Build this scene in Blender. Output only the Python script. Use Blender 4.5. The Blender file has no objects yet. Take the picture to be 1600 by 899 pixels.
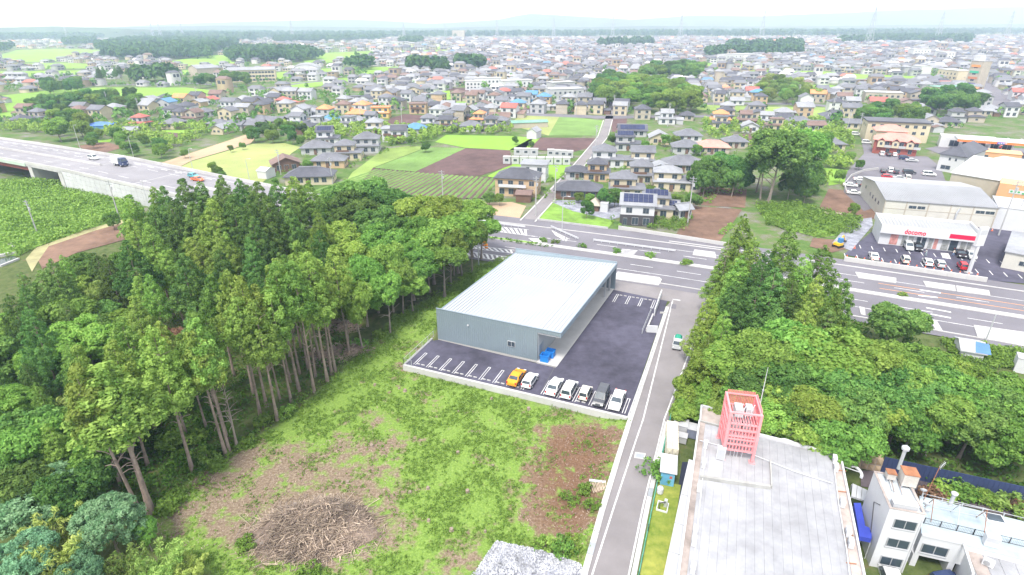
import bpy, bmesh, math, random
import numpy as np
from mathutils import Vector, Matrix
R = math.radians
rng = np.random.default_rng(7)
random.seed(7)
scn = bpy.context.scene
COL = scn.collection

# ------------------------------------------------------------------ camera, sky, sun, exposure
F_PX, HOR, CAM_H, ROLL = 890.0, 40.0, 48.0, 0.0037
PITCH = math.atan((449.5 - HOR) / F_PX)
cam_d = bpy.data.cameras.new('camera'); cam = bpy.data.objects.new('camera', cam_d); COL.objects.link(cam)
cam_d.sensor_width = 36.0; cam_d.lens = 36.0 * F_PX / 1600.0
cam_d.clip_start = 0.5; cam_d.clip_end = 40000
cam.location = (0, 0, CAM_H)
cam.rotation_euler = (Matrix.Rotation(math.pi / 2 - PITCH, 3, 'X') @ Matrix.Rotation(-ROLL, 3, 'Z')).to_euler()
scn.camera = cam
SUN_EL, SUN_AZ = 58, 205            # degrees; azimuth clockwise from +Y (behind the camera, a little left)
world = bpy.data.worlds.new('World'); scn.world = world; world.use_nodes = True
nt = world.node_tree; N = nt.nodes; L = nt.links; N.clear()
out = N.new('ShaderNodeOutputWorld'); bg = N.new('ShaderNodeBackground')
sky = N.new('ShaderNodeTexSky'); sky.sky_type = 'NISHITA'; sky.sun_disc = False
sky.sun_elevation = R(SUN_EL); sky.sun_rotation = R(SUN_AZ); sky.dust_density = 3.0; sky.altitude = 50
tc = N.new('ShaderNodeTexCoord'); mp = N.new('ShaderNodeMapping'); mp.inputs['Scale'].default_value = (3.0, 3.0, 14.0)
nz = N.new('ShaderNodeTexNoise'); nz.inputs['Scale'].default_value = 1.6; nz.inputs['Detail'].default_value = 6; nz.inputs['Roughness'].default_value = .6
cr = N.new('ShaderNodeValToRGB'); cr.color_ramp.elements[0].position = .40; cr.color_ramp.elements[0].color = (2.75, 2.9, 3.15, 1)
cr.color_ramp.elements[1].position = .56; cr.color_ramp.elements[1].color = (5.6, 5.7, 5.9, 1)
mx = N.new('ShaderNodeMix'); mx.data_type = 'RGBA'; mx.inputs[0].default_value = .88
L.new(tc.outputs['Generated'], mp.inputs['Vector']); L.new(mp.outputs[0], nz.inputs['Vector']); L.new(nz.outputs['Fac'], cr.inputs[0])
L.new(sky.outputs[0], mx.inputs[6]); L.new(cr.outputs[0], mx.inputs[7]); L.new(mx.outputs[2], bg.inputs[0])
bg.inputs[1].default_value = 0.1; L.new(bg.outputs[0], out.inputs[0])
HAZE = 0.00028
sun_d = bpy.data.lights.new('sun', 'SUN'); sun_d.energy = 1.3; sun_d.angle = R(14); sun_d.color = (1, .96, .9)
sun = bpy.data.objects.new('sun', sun_d); COL.objects.link(sun)
_a = R(SUN_AZ); _e = R(SUN_EL)
sun.rotation_euler = Vector((-math.sin(_a) * math.cos(_e), -math.cos(_a) * math.cos(_e), -math.sin(_e))).to_track_quat('-Z', 'Y').to_euler()
scn.view_settings.view_transform = 'Standard'; scn.view_settings.look = 'None'
scn.view_settings.exposure = 1.94; scn.view_settings.gamma = 1.0; scn.view_settings.use_curve_mapping = False
scn.render.engine = 'CYCLES'
cy = scn.cycles
cy.max_bounces = 5; cy.diffuse_bounces = 3; cy.glossy_bounces = 2; cy.transmission_bounces = 3; cy.volume_bounces = 1; cy.transparent_max_bounces = 6
cy.use_denoising = True

# ------------------------------------------------------------------ helpers
CT, ST = math.cos(PITCH), math.sin(PITCH); CRO, SRO = math.cos(ROLL), math.sin(ROLL)
def W(px, py, z=0.0):
    dx = px - 800; dy = 449.5 - py
    x = dx * CRO + dy * SRO; y = -dx * SRO + dy * CRO
    d = np.array([x, F_PX * CT + y * ST, -F_PX * ST + y * CT])
    return np.array([0, 0, CAM_H]) + d * ((z - CAM_H) / d[2])
def PXA(x, y, z=0.0):                 # world -> photo pixel (vectorised)
    dz = z - CAM_H
    fw = y * CT - dz * ST; up = y * ST + dz * CT
    a = F_PX * x / fw; b = F_PX * up / fw
    return 800 + a * CRO - b * SRO, 449.5 - (a * SRO + b * CRO)
def inpoly(x, y, poly):
    x = np.asarray(x, float); y = np.asarray(y, float); c = np.zeros(x.shape, bool); n = len(poly)
    for i in range(n):
        x0, y0 = poly[i]; x1, y1 = poly[i - 1]
        t = ((y0 > y) != (y1 > y)); c ^= t & (x < (x1 - x0) * (y - y0) / ((y1 - y0) if y1 != y0 else 1e-9) + x0)
    return c
def sstep(a, b, x):
    t = np.clip((x - a) / (b - a), 0, 1); return t * t * (3 - 2 * t)

MATS = {}
def mat(name, rgb, rough=.8, var=.12, scale=.6, metal=0.0, spec=.3, bump=0.0, bscale=None, coords='OBJ', rgb2=None):
    if name in MATS: return MATS[name]
    m = bpy.data.materials.new(name); m.use_nodes = True; MATS[name] = m
    t = m.node_tree; b = t.nodes['Principled BSDF']
    b.inputs['Roughness'].default_value = rough; b.inputs['Metallic'].default_value = metal
    b.inputs['Specular IOR Level'].default_value = spec
    if coords == 'OBJ':
        c = t.nodes.new('ShaderNodeTexCoord').outputs['Object']
    else:
        c = t.nodes.new('ShaderNodeNewGeometry').outputs['Position']
    n = t.nodes.new('ShaderNodeTexNoise'); n.inputs['Scale'].default_value = scale; n.inputs['Detail'].default_value = 6; n.inputs['Roughness'].default_value = .65
    r = t.nodes.new('ShaderNodeValToRGB'); t.links.new(c, n.inputs['Vector'])
    n3 = t.nodes.new('ShaderNodeTexNoise'); n3.inputs['Scale'].default_value = scale * .17; n3.inputs['Detail'].default_value = 4; t.links.new(c, n3.inputs['Vector'])
    ma_ = t.nodes.new('ShaderNodeMath'); ma_.operation = 'MULTIPLY_ADD'; ma_.inputs[1].default_value = .55; mb_ = t.nodes.new('ShaderNodeMath'); mb_.operation = 'MULTIPLY'; mb_.inputs[1].default_value = .45
    t.links.new(n.outputs['Fac'], mb_.inputs[0]); t.links.new(n3.outputs['Fac'], ma_.inputs[0]); t.links.new(mb_.outputs[0], ma_.inputs[2]); t.links.new(ma_.outputs[0], r.inputs[0])
    lo = [max(0, v * (1 - var * 1.6)) for v in rgb]; hi = rgb2 or [min(1, v * (1 + var * 1.6)) for v in rgb]
    e = r.color_ramp.elements; e[0].position = .35; e[0].color = (*lo, 1); e[1].position = .65; e[1].color = (*hi, 1)
    t.links.new(r.outputs[0], b.inputs['Base Color'])
    if bump:
        n2 = t.nodes.new('ShaderNodeTexNoise'); n2.inputs['Scale'].default_value = bscale or scale * 6; n2.inputs['Detail'].default_value = 5
        bp = t.nodes.new('ShaderNodeBump'); bp.inputs['Strength'].default_value = bump; bp.inputs['Distance'].default_value = .05
        t.links.new(c, n2.inputs['Vector']); t.links.new(n2.outputs['Fac'], bp.inputs['Height']); t.links.new(bp.outputs[0], b.inputs['Normal'])
    return m
def glass_mat(name, rgb=(.05, .07, .09), rough=.12):
    m = mat(name, rgb, rough, .25, .8, 0, .7); return m
def leaf_mat(name, a, b, transl=.28, hue=.022, val=.3):
    """two greens mixed by a per-leaf value and varied from tree to tree"""
    m = bpy.data.materials.new(name); m.use_nodes = True; t = m.node_tree; t.nodes.clear()
    o = t.nodes.new('ShaderNodeOutputMaterial'); ms = t.nodes.new('ShaderNodeMixShader'); ms.inputs[0].default_value = transl
    d = t.nodes.new('ShaderNodeBsdfDiffuse'); tr = t.nodes.new('ShaderNodeBsdfTranslucent')
    at = t.nodes.new('ShaderNodeAttribute'); at.attribute_name = 'v'
    cm = t.nodes.new('ShaderNodeMix'); cm.data_type = 'RGBA'; cm.inputs[6].default_value = (*a, 1); cm.inputs[7].default_value = (*b, 1)
    oi = t.nodes.new('ShaderNodeObjectInfo')
    hs = t.nodes.new('ShaderNodeHueSaturation')
    mr = t.nodes.new('ShaderNodeMapRange'); mr.inputs[3].default_value = .5 - hue; mr.inputs[4].default_value = .5 + hue
    mv = t.nodes.new('ShaderNodeMath'); mv.operation = 'MULTIPLY_ADD'
    fr = t.nodes.new('ShaderNodeMath'); fr.operation = 'MULTIPLY'; fr.inputs[1].default_value = 7.31
    ff = t.nodes.new('ShaderNodeMath'); ff.operation = 'FRACT'
    mv.inputs[1].default_value = val * 2; mv.inputs[2].default_value = 1 - val
    k = t.links.new
    k(at.outputs['Fac'], cm.inputs[0]); k(cm.outputs[2], hs.inputs['Color']); k(oi.outputs['Random'], mr.inputs[0]); k(mr.outputs[0], hs.inputs['Hue'])
    k(oi.outputs['Random'], fr.inputs[0]); k(fr.outputs[0], ff.inputs[0]); k(ff.outputs[0], mv.inputs[0]); k(mv.outputs[0], hs.inputs['Value'])
    k(hs.outputs[0], d.inputs[0]); k(hs.outputs[0], tr.inputs[0]); k(d.outputs[0], ms.inputs[1]); k(tr.outputs[0], ms.inputs[2]); k(ms.outputs[0], o.inputs[0])
    MATS[name] = m; return m

class MB:
    def __init__(s): s.v = []; s.f = []; s.m = []
    def add(s, vs, fs, mi=0):
        o = len(s.v); s.v += [tuple(map(float, p)) for p in vs]; s.f += [tuple(i + o for i in f) for f in fs]; s.m += [mi] * len(fs); return s
    def box(s, x0, x1, y0, y1, z0, z1, mi=0):
        return s.add([(x0,y0,z0),(x1,y0,z0),(x1,y1,z0),(x0,y1,z0),(x0,y0,z1),(x1,y0,z1),(x1,y1,z1),(x0,y1,z1)],
                     [(0,3,2,1),(4,5,6,7),(0,1,5,4),(1,2,6,5),(2,3,7,6),(3,0,4,7)], mi)
    def prism(s, poly, z0, z1, mi=0):
        n = len(poly); a = sum(poly[i-1][0]*poly[i][1]-poly[i][0]*poly[i-1][1] for i in range(n))
        if a < 0: poly = poly[::-1]
        vs = [(p[0], p[1], z0) for p in poly] + [(p[0], p[1], z1) for p in poly]
        fs = [tuple(range(n))[::-1], tuple(range(n, 2*n))] + [(i, (i+1) % n, n + (i+1) % n, n + i) for i in range(n)]
        return s.add(vs, fs, mi)
    def bar(s, a, b, r, mi=0, n=4, r2=None):
        return s.tube([a, b], [r, r if r2 is None else r2], n, mi)
    def tube(s, pts, rad, n=6, mi=0, cap=True):
        pts = [Vector(map(float, p)) for p in pts]; vs = []; fs = []
        for i, p in enumerate(pts):
            d = (pts[min(i+1, len(pts)-1)] - pts[max(i-1, 0)]).normalized()
            x = d.cross(Vector((0, 0, 1)) if abs(d.z) < .9 else Vector((1, 0, 0))).normalized(); y = d.cross(x)
            r = rad[i] if hasattr(rad, '__len__') else rad
            for k in range(n):
                a = 2 * math.pi * (k + .5) / n; vs.append(p + x * (r * math.cos(a)) + y * (r * math.sin(a)))
        for i in range(len(pts) - 1):
            for k in range(n):
                fs.append((i*n+k, i*n+(k+1) % n, (i+1)*n+(k+1) % n, (i+1)*n+k))
        if cap: fs += [tuple(range(n))[::-1], tuple((len(pts)-1)*n + k for k in range(n))]
        return s.add(vs, fs, mi)
    def lathe(s, prof, n=12, mi=0, c=(0, 0, 0)):
        vs = []; fs = []
        for r, z in prof:
            for k in range(n):
                a = 2*math.pi*k/n; vs.append((c[0]+r*math.cos(a), c[1]+r*math.sin(a), c[2]+z))
        for i in range(len(prof)-1):
            for k in range(n): fs.append((i*n+k, i*n+(k+1) % n, (i+1)*n+(k+1) % n, (i+1)*n+k))
        fs += [tuple(range(n))[::-1], tuple((len(prof)-1)*n+k for k in range(n))]
        return s.add(vs, fs, mi)
    def mesh(s, name, mats, smooth=False):
        me = bpy.data.meshes.new(name); me.from_pydata(s.v, [], s.f)
        for m in (mats if isinstance(mats, (list, tuple)) else [mats]): me.materials.append(m)
        if any(s.m): me.polygons.foreach_set('material_index', s.m)
        if smooth: me.polygons.foreach_set('use_smooth', [True] * len(s.f))
        me.update(); return me
def link(name, me, parent=None, loc=(0, 0, 0), rz=0.0, scale=None):
    o = bpy.data.objects.new(name, me); COL.objects.link(o); o.location = loc
    if rz: o.rotation_euler = (0, 0, rz)
    if scale is not None: o.scale = scale
    if parent is not None: o.parent = parent
    return o
def obj(name, mb, mats, parent=None, loc=(0, 0, 0), rz=0.0, smooth=False):
    return link(name, mb.mesh(name, mats, smooth), parent, loc, rz)
THINGS = []
def tag(o, label, cat, group=None, uniq=False):
    o['label'] = label; o['category'] = cat
    if group: o['group'] = group
    THINGS.append((o, uniq)); return o
def thing(name, label, cat, loc=(0, 0, 0), rz=0.0, group=None, uniq=False):
    o = bpy.data.objects.new(name, None); COL.objects.link(o); o.location = tuple(map(float, loc)); o.rotation_euler = (0, 0, rz); o.empty_display_size = .5
    return tag(o, label, cat, group, uniq)
def struct(name, mb, mats, parent=None, loc=(0, 0, 0), rz=0, smooth=False):
    o = obj(name, mb, mats, parent, loc, rz, smooth)
    if parent is None: o['kind'] = 'structure'
    return o
def sheet(name, poly, z, m, parent=None):
    """a flat sheet on the ground traced as ground points"""
    pts = [W(p[0], p[1], z) for p in poly]
    mb = MB(); vs = [tuple(p) for p in pts]
    a = sum(vs[i-1][0]*vs[i][1]-vs[i][0]*vs[i-1][1] for i in range(len(vs)))
    if a < 0: vs = vs[::-1]
    mb.add(vs, [tuple(range(len(vs)))])
    return struct(name, mb, m, parent)
def npmesh(name, verts, quads, mats, v=None, col=None, mi=None):
    me = bpy.data.meshes.new(name); nv = len(verts); nq = len(quads); k = quads.shape[1]
    me.vertices.add(nv); me.vertices.foreach_set('co', np.asarray(verts, np.float32).ravel())
    me.loops.add(nq * k); me.loops.foreach_set('vertex_index', np.asarray(quads, np.int32).ravel())
    me.polygons.add(nq); me.polygons.foreach_set('loop_start', np.arange(0, nq * k, k, dtype=np.int32))
    for m in (mats if isinstance(mats, (list, tuple)) else [mats]): me.materials.append(m)
    if mi is not None: me.polygons.foreach_set('material_index', np.asarray(mi, np.int32))
    if v is not None:
        a = me.attributes.new('v', 'FLOAT', 'FACE'); a.data.foreach_set('value', np.asarray(v, np.float32))
    if col is not None:
        a = me.attributes.new('col', 'FLOAT_COLOR', 'FACE'); a.data.foreach_set('color', np.asarray(col, np.float32).ravel())
    me.update(calc_edges=True); return me
def unit(a): return a / np.maximum(np.linalg.norm(a, axis=-1, keepdims=True), 1e-6)
def leaf_quads(c, n, s, asp=.62, rs=None):  # kite-shaped leaf faces
    rs = rs or rng; n = unit(n); t = unit(np.cross(n, unit(rs.normal(size=n.shape)))); b = np.cross(n, t)
    s = np.asarray(s)[:, None]; t = t * s; b = b * s * asp
    v = np.stack([c - t, c - b * .9 + t * .1 + n * s * .12, c + t, c + b * .9 + t * .1 + n * s * .12], 1).reshape(-1, 3)
    return v, np.arange(len(v)).reshape(-1, 4)
def clump_cloud(centers, radii, n, size, flat=.8, outward=.6, axis=None, rs=None, jit=.55, asp=.62):
    """leaf-sized faces on puffy clumps; returns verts, quads, per-leaf value"""
    rs = rs or rng; C = np.repeat(np.asarray(centers, float), n, 0); r = np.repeat(np.asarray(radii, float), n)
    d = rs.normal(size=C.shape); d[:, 2] += .35
    if axis is not None: d += np.repeat(np.asarray(axis), n, 0) * outward
    d = unit(d); p = C + d * (r * rs.uniform(.55, 1.05, len(r)))[:, None] * np.array([1, 1, flat])
    nn = d + rs.normal(size=d.shape) * jit
    v, q = leaf_quads(p, nn, size * rs.uniform(.65, 1.25, len(r)), asp, rs)
    cv = np.repeat(rs.uniform(0, 1, len(centers)), n)
    return v, q, np.clip(.55 * cv + .45 * rs.uniform(0, 1, len(r)), 0, 1)
# ------------------------------------------------------------------ shared materials
M_asph_new = mat('new_asphalt', (.074, .071, .104), .85, .26, .6, bump=.15, bscale=30, coords='POS')
M_asph = mat('road_asphalt', (.165, .158, .182), .85, .14, .12, bump=.1, bscale=20, coords='POS')
M_asph_lane = mat('lane_asphalt', (.215, .200, .208), .85, .12, .25, bump=.1, bscale=20, coords='POS')
M_paint = mat('road_paint', (.60, .60, .61), .7, .22, 5.0, coords='POS')
M_orange_paint = mat('orange_road_paint', (.75, .33, .10), .6, .1, 2.0, coords='POS')
M_red_paint = mat('red_road_paint', (.45, .12, .10), .7, .1, 2.0, coords='POS')
M_conc = mat('concrete', (.40, .40, .41), .85, .14, .5, bump=.1)
M_conc_l = mat('pale_concrete', (.47, .465, .465), .85, .08, .5)
M_conc_d = mat('weathered_concrete', (.36, .36, .35), .9, .2, .8, bump=.15)
M_white = mat('white_paint', (.56, .57, .60), .6, .05, .4)
M_wht_dirty = mat('weathered_white', (.45, .46, .49), .75, .1, .35)
M_cream = mat('cream_wall', (.52, .46, .34), .8, .07, .4)
M_beige = mat('beige_wall', (.42, .38, .32), .8, .08, .4)
M_tan = mat('tan_wall', (.50, .37, .24), .8, .1, .4)
M_greyw = mat('grey_wall', (.42, .43, .45), .8, .08, .4)
M_brownw = mat('brown_wall', (.16, .10, .075), .8, .15, .6)
M_darkw = mat('charcoal_wall', (.07, .068, .075), .7, .12, .6)
M_redbr = mat('red_brick_wall', (.30, .09, .07), .85, .15, 1.0)
M_yel = mat('ochre_wall', (.58, .44, .17), .8, .08, .4)
M_kaw = mat('grey_roof_tile', (.155, .160, .185), .55, .16, .8, bump=.2, bscale=9)
M_kaw_d = mat('dark_roof_tile', (.085, .088, .108), .5, .18, .8, bump=.2, bscale=9)
M_kaw_l = mat('pale_roof_tile', (.27, .28, .31), .6, .14, .8, bump=.2, bscale=9)
M_rbrown = mat('brown_roof', (.19, .13, .115), .7, .15, .8)
M_rred = mat('red_roof', (.42, .13, .11), .7, .15, .8)
M_rpink = mat('faded_pink_roof', (.58, .27, .23), .75, .12, .8)
M_rblue = mat('blue_metal_roof', (.10, .24, .42), .5, .12, .8)
M_rorange = mat('orange_roof', (.62, .26, .12), .7, .12, .8)
M_rgreen = mat('green_roof', (.17, .33, .27), .6, .12, .8)
M_solar = mat('solar_panel', (.020, .028, .085), .22, .2, 1.0, spec=.6)
M_glass = glass_mat('window_glass')
M_frame = mat('window_frame', (.30, .31, .33), .5, .05, 1)
M_metal = mat('grey_metal', (.40, .42, .45), .45, .1, .8, metal=.5)
M_galv = mat('galvanised_steel', (.56, .58, .61), .45, .08, .8, metal=.4)
M_black = mat('black_rubber', (.02, .02, .022), .8, .1, 2)
M_rust = mat('rusty_steel', (.34, .15, .08), .85, .3, 1.2)
M_soil = mat('bare_soil', (.17, .105, .075), .95, .3, .35, bump=.5, bscale=4, coords='POS')
M_soil_d = mat('tilled_soil', (.115, .070, .068), .95, .22, .3, bump=.5, bscale=3, coords='POS')
M_tansoil = mat('tan_ground', (.42, .31, .21), .95, .14, .12, bump=.3, bscale=3, coords='POS')
M_rice = mat('rice_green', (.20, .36, .045), .9, .16, .02, coords='POS', bump=.3, bscale=1.2)
M_crop = mat('crop_green', (.145, .245, .065), .9, .22, .10, coords='POS', bump=.5, bscale=1.5)
M_grass = mat('meadow_grass', (.21, .30, .075), .9, .28, .08, coords='POS', bump=.5, bscale=2)
M_olive = mat('dry_grass', (.27, .31, .11), .9, .2, .06, coords='POS', bump=.4, bscale=2)
M_verge = mat('verge_grass', (.17, .30, .05), .9, .3, .5, coords='POS', bump=.6, bscale=4)
M_gravel = mat('grey_gravel', (.26, .27, .32), .95, .3, 3.0, coords='POS', bump=.8, bscale=12)
M_bark = mat('bark', (.27, .215, .185), .95, .3, 1.5, bump=.6, bscale=6)
M_bark_g = mat('grey_bark', (.27, .23, .20), .95, .25, 1.5, bump=.6, bscale=6)
M_dryw = mat('dry_wood', (.29, .23, .19), .95, .3, 2.0)
M_paledry = mat('pale_dry_wood', (.43, .345, .27), .95, .25, 2.0)

# ------------------------------------------------------------------ lot frame (u along the lot's front kerb, v away from it)
O3 = W(632, 572); U3 = W(983, 655) - O3; U3 /= np.linalg.norm(U3); V3 = np.array([-U3[1], U3[0], 0]); LOT_RZ = math.atan2(U3[1], U3[0])
def UV(u, v, z=0.0): p = O3 + U3 * u + V3 * v; return (p[0], p[1], z)
def toUV(x, y): return (x - O3[0]) * U3[0] + (y - O3[1]) * U3[1], (x - O3[0]) * V3[0] + (y - O3[1]) * V3[1]
def gz(x, y):                         # ground height: the clearing lies a little below the new lot
    u, v = toUV(x, y)
    d = -0.75 * sstep(36.0, 31.0, u) * sstep(14.0, 8.0, v) * sstep(-70, -40, u)
    return d - 0.10
CLEAR = [(236,800),(300,733),(351,708),(432,655),(490,612),(522,580),(566,545),(615,495),(704,450),(745,415),(770,408),(808,392),(683,512),(632,572),(983,655),(985,660),(915,899),(345,899),(300,860),(215,830)]
SOILS = [[(835,655),(905,642),(985,660),(955,780),(932,850),(860,855),(800,800),(818,742)],
         [(205,812),(285,745),(390,684),(470,682),(560,672),(628,700),(615,760),(640,800),(600,860),(470,885),(400,870),(300,850)],
         [(612,562),(672,508),(690,512),(634,572),(655,590),(640,600)], [(640,850),(760,830),(770,899),(650,899)], [(560,640),(590,625),(640,690),(600,700)]]
xs = np.concatenate([[-9000,-6000,-3500,-2000,-1200,-700,-400,-250,-170], np.arange(-120,-66,4), np.arange(-64,48,1.0), np.arange(50,130,5), [170,250,400,700,1200,2000,3500,6000,9000]])
ys = np.concatenate([[-60,0,20], np.arange(30,112,1.0), np.arange(114,200,5), [220,260,320,400,550,800,1200,2000,3500,6000,9000]])
GX, GY = np.meshgrid(xs, ys); gxf, gyf = GX.ravel(), GY.ravel()
GZ = gz(gxf, gyf)
nx = len(xs); qi = (np.arange(len(ys)-1)[:, None] * nx + np.arange(nx-1)[None]).ravel()
gq = np.stack([qi, qi+1, qi+1+nx, qi+nx], 1)
near = (np.abs(gxf) < 140) & (gyf > 25) & (gyf < 200)
ppx, ppy = PXA(gxf, np.maximum(gyf, 25), 0)
clr = inpoly(ppx, ppy, CLEAR) & near
soil = np.zeros(len(gxf), bool)
for s in SOILS: soil |= inpoly(ppx, ppy, s)
soil &= near
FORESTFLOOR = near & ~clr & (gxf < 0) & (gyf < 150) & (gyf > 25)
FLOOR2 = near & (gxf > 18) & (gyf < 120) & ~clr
def blur(m, k=4):
    a = m.reshape(GX.shape).astype(float)
    for ax in (0, 1):
        p = np.pad(a, [(k, k) if i == ax else (0, 0) for i in (0, 1)], mode='edge'); c_ = np.cumsum(p, ax); n_ = a.shape[ax]
        a = (np.take(c_, range(2 * k, 2 * k + n_), ax) - np.concatenate([np.zeros_like(np.take(c_, [0], ax)), np.take(c_, range(0, n_ - 1), ax)], ax)) / (2 * k + 1)
    return a.ravel()
dark_soil = soil & (gxf > 1); soil_soft = blur(soil, 3)
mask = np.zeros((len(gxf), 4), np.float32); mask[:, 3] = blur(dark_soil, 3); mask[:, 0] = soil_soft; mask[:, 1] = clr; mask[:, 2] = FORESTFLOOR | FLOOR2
gm = bpy.data.materials.new('ground_earth'); gm.use_nodes = True; t = gm.node_tree; b = t.nodes['Principled BSDF']; b.inputs['Roughness'].default_value = .95; b.inputs['Specular IOR Level'].default_value = .1
def tn(t, kind, **kw):
    n = t.nodes.new(kind)
    for k, v in kw.items(): n.inputs[k].default_value = v
    return n
pos = t.nodes.new('ShaderNodeNewGeometry').outputs['Position']
def noise(t, pos, sc, det=6, ro=.65):
    n = tn(t, 'ShaderNodeTexNoise', Scale=sc, Detail=det, Roughness=ro); t.links.new(pos, n.inputs['Vector']); return n.outputs['Fac']
def ramp(t, fac, stops):
    r = t.nodes.new('ShaderNodeValToRGB'); e = r.color_ramp.elements
    while len(e) < len(stops): e.new(.5)
    for el, (p, c) in zip(e, stops): el.position = p; el.color = (*c, 1)
    t.links.new(fac, r.inputs[0]); return r.outputs[0]
def mixc(t, f, a, b):
    m = t.nodes.new('ShaderNodeMix'); m.data_type = 'RGBA'
    for s, x in ((m.inputs[0], f), (m.inputs[6], a), (m.inputs[7], b)):
        if hasattr(x, 'links'): t.links.new(x, s)
        else: s.default_value = x
    return m.outputs[2]
def mth(t, op, a, b, c=None):
    m = t.nodes.new('ShaderNodeMath'); m.operation = op
    for i, x in enumerate((a, b) if c is None else (a, b, c)):
        if hasattr(x, 'links'): t.links.new(x, m.inputs[i])
        else: m.inputs[i].default_value = x
    return m.outputs[0]
at = t.nodes.new('ShaderNodeAttribute'); at.attribute_name = 'mask'; sp = t.nodes.new('ShaderNodeSeparateColor'); t.links.new(at.outputs['Color'], sp.inputs[0])
n_big = noise(t, pos, .12); n_mid = noise(t, pos, .7); n_fine = noise(t, pos, 3.5, 8, .75); n_lump = noise(t, pos, .3, 5, .6)
town = ramp(t, noise(t, pos, .09, 8, .75), [(.34, (.06, .12, .028)), (.47, (.10, .17, .045)), (.54, (.15, .165, .09)), (.62, (.20, .195, .185)), (.7, (.29, .275, .27))])
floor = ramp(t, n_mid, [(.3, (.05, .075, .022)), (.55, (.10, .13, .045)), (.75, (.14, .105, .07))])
soilc = ramp(t, n_fine, [(.3, (.105, .075, .05)), (.46, (.185, .138, .098)), (.58, (.27, .215, .16)), (.72, (.43, .37, .30))])
grassc = ramp(t, n_fine, [(.3, (.08, .145, .03)), (.52, (.17, .27, .055)), (.72, (.30, .39, .11))])
patch = mth(t, 'GREATER_THAN', mth(t, 'ADD', n_big, mth(t, 'MULTIPLY', n_mid, .55)), .93)
sf = mth(t, 'ADD', mth(t, 'MULTIPLY', sp.outputs[0], .85), mth(t, 'ADD', mth(t, 'MULTIPLY_ADD', n_mid, 2.8, -1.5), mth(t, 'MULTIPLY_ADD', n_lump, 2.6, -1.3)))
sf = mth(t, 'ADD', sf, mth(t, 'MULTIPLY', at.outputs['Alpha'], .3)); sfac = t.nodes.new('ShaderNodeMapRange'); sfac.inputs[1].default_value = .25; sfac.inputs[2].default_value = .7; t.links.new(sf, sfac.inputs[0])
darkc = ramp(t, n_fine, [(.3, (.085, .048, .03)), (.48, (.15, .088, .056)), (.62, (.215, .135, .09)), (.76, (.33, .24, .18))])
soilc = mixc(t, at.outputs['Alpha'], soilc, darkc)
clearc = mixc(t, mth(t, 'MAXIMUM', sfac.outputs[0], mth(t, 'MULTIPLY', patch, .75)), grassc, soilc)
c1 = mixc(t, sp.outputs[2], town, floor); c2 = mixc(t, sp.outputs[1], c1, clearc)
t.links.new(c2, b.inputs['Base Color'])
bp = tn(t, 'ShaderNodeBump', Strength=.6, Distance=.12); t.links.new(noise(t, pos, 5, 6), bp.inputs['Height']); t.links.new(bp.outputs[0], b.inputs['Normal'])
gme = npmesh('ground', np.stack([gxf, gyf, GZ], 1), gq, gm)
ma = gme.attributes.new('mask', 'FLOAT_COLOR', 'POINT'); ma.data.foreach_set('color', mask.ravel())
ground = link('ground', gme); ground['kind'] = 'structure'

# ------------------------------------------------------------------ fields
def rows(name, poly, z, m, n_rows, pa, pb, mrow, w, h=.25, gap=0.0):
    """crop rows between two sides pa (list of 2 px) and pb"""
    f = sheet(name, poly, z, m)
    a0, a1, b0, b1 = [W(*p) for p in (*pa, *pb)]
    for i in range(n_rows):
        k = (i + .5) / n_rows; p = a0 + (a1 - a0) * k; q = b0 + (b1 - b0) * k
        d = unit(q - p); nrm = np.array([-d[1], d[0], 0]); k2 = 24; mb = MB(); vs = []; fs = []
        for j in range(k2 + 1):
            c = p + (q - p) * (j / k2); hh = h * rng.uniform(.6, 1.2); ww = w * rng.uniform(.75, 1.15)
            vs += [tuple(c - nrm * ww / 2 + [0, 0, z]), tuple(c + [0, 0, z + hh]), tuple(c + nrm * ww / 2 + [0, 0, z])]
            if j: o = 3 * (j - 1); fs += [(o, o+3, o+4, o+1), (o+1, o+4, o+5, o+2)]
        mb.add(vs, fs); obj('crop_row', mb, mrow, f)
    return f
FIELDS_PX = []      # kept clear of houses
def field(name, poly, m, z=0.0):
    FIELDS_PX.append(poly); return sheet(name, poly, z, m)
for p in ([(0,150),(60,143),(150,137),(290,137),(348,143),(350,151),(270,158),(180,160),(60,166),(45,181),(0,184)],
          [(0,86),(25,79),(85,77),(155,78),(162,83),(90,96),(0,99)], [(262,97),(325,86),(358,87),(362,97),(400,97),(300,106)],
          [(415,141),(440,131),(560,120),(622,107),(628,111),(560,126),(450,142)], [(468,90),(500,83),(582,80),(580,88),(545,95),(480,101)],
          [(500,108),(555,105),(556,116),(500,117)], [(560,106),(630,104),(612,116),(560,117)], [(580,69),(640,72),(720,74),(720,77),(620,76)],
          [(1096,99),(1180,100),(1180,106),(1112,110)], [(1142,112),(1200,109),(1200,118),(1148,115)], [(1198,117),(1235,112),(1275,111),(1350,117),(1458,120),(1458,125),(1415,131),(1352,133),(1292,123)],
          [(1545,122),(1600,119),(1600,128),(1560,128)], [(0,112),(140,110),(148,118),(0,122)], [(20,100),(95,98),(150,101),(140,107),(30,108)], [(215,160),(345,152),(350,158),(225,168)], [(395,118),(450,112),(452,122),(398,128)], [(610,80),(700,78),(700,84),(615,86)], [(1215,138),(1290,132),(1345,140),(1290,150)], [(262,111),(310,110),(310,116),(265,118)]):
    field('rice_field', p, M_rice)
field('dry_field', [(248,256),(398,206),(404,209),(392,224),(300,251),(268,267)], M_tansoil)
field('grass_field', [(268,268),(300,252),(395,225),(445,224),(470,230),(455,240),(426,272),(402,292),(330,288)], M_olive)
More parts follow.
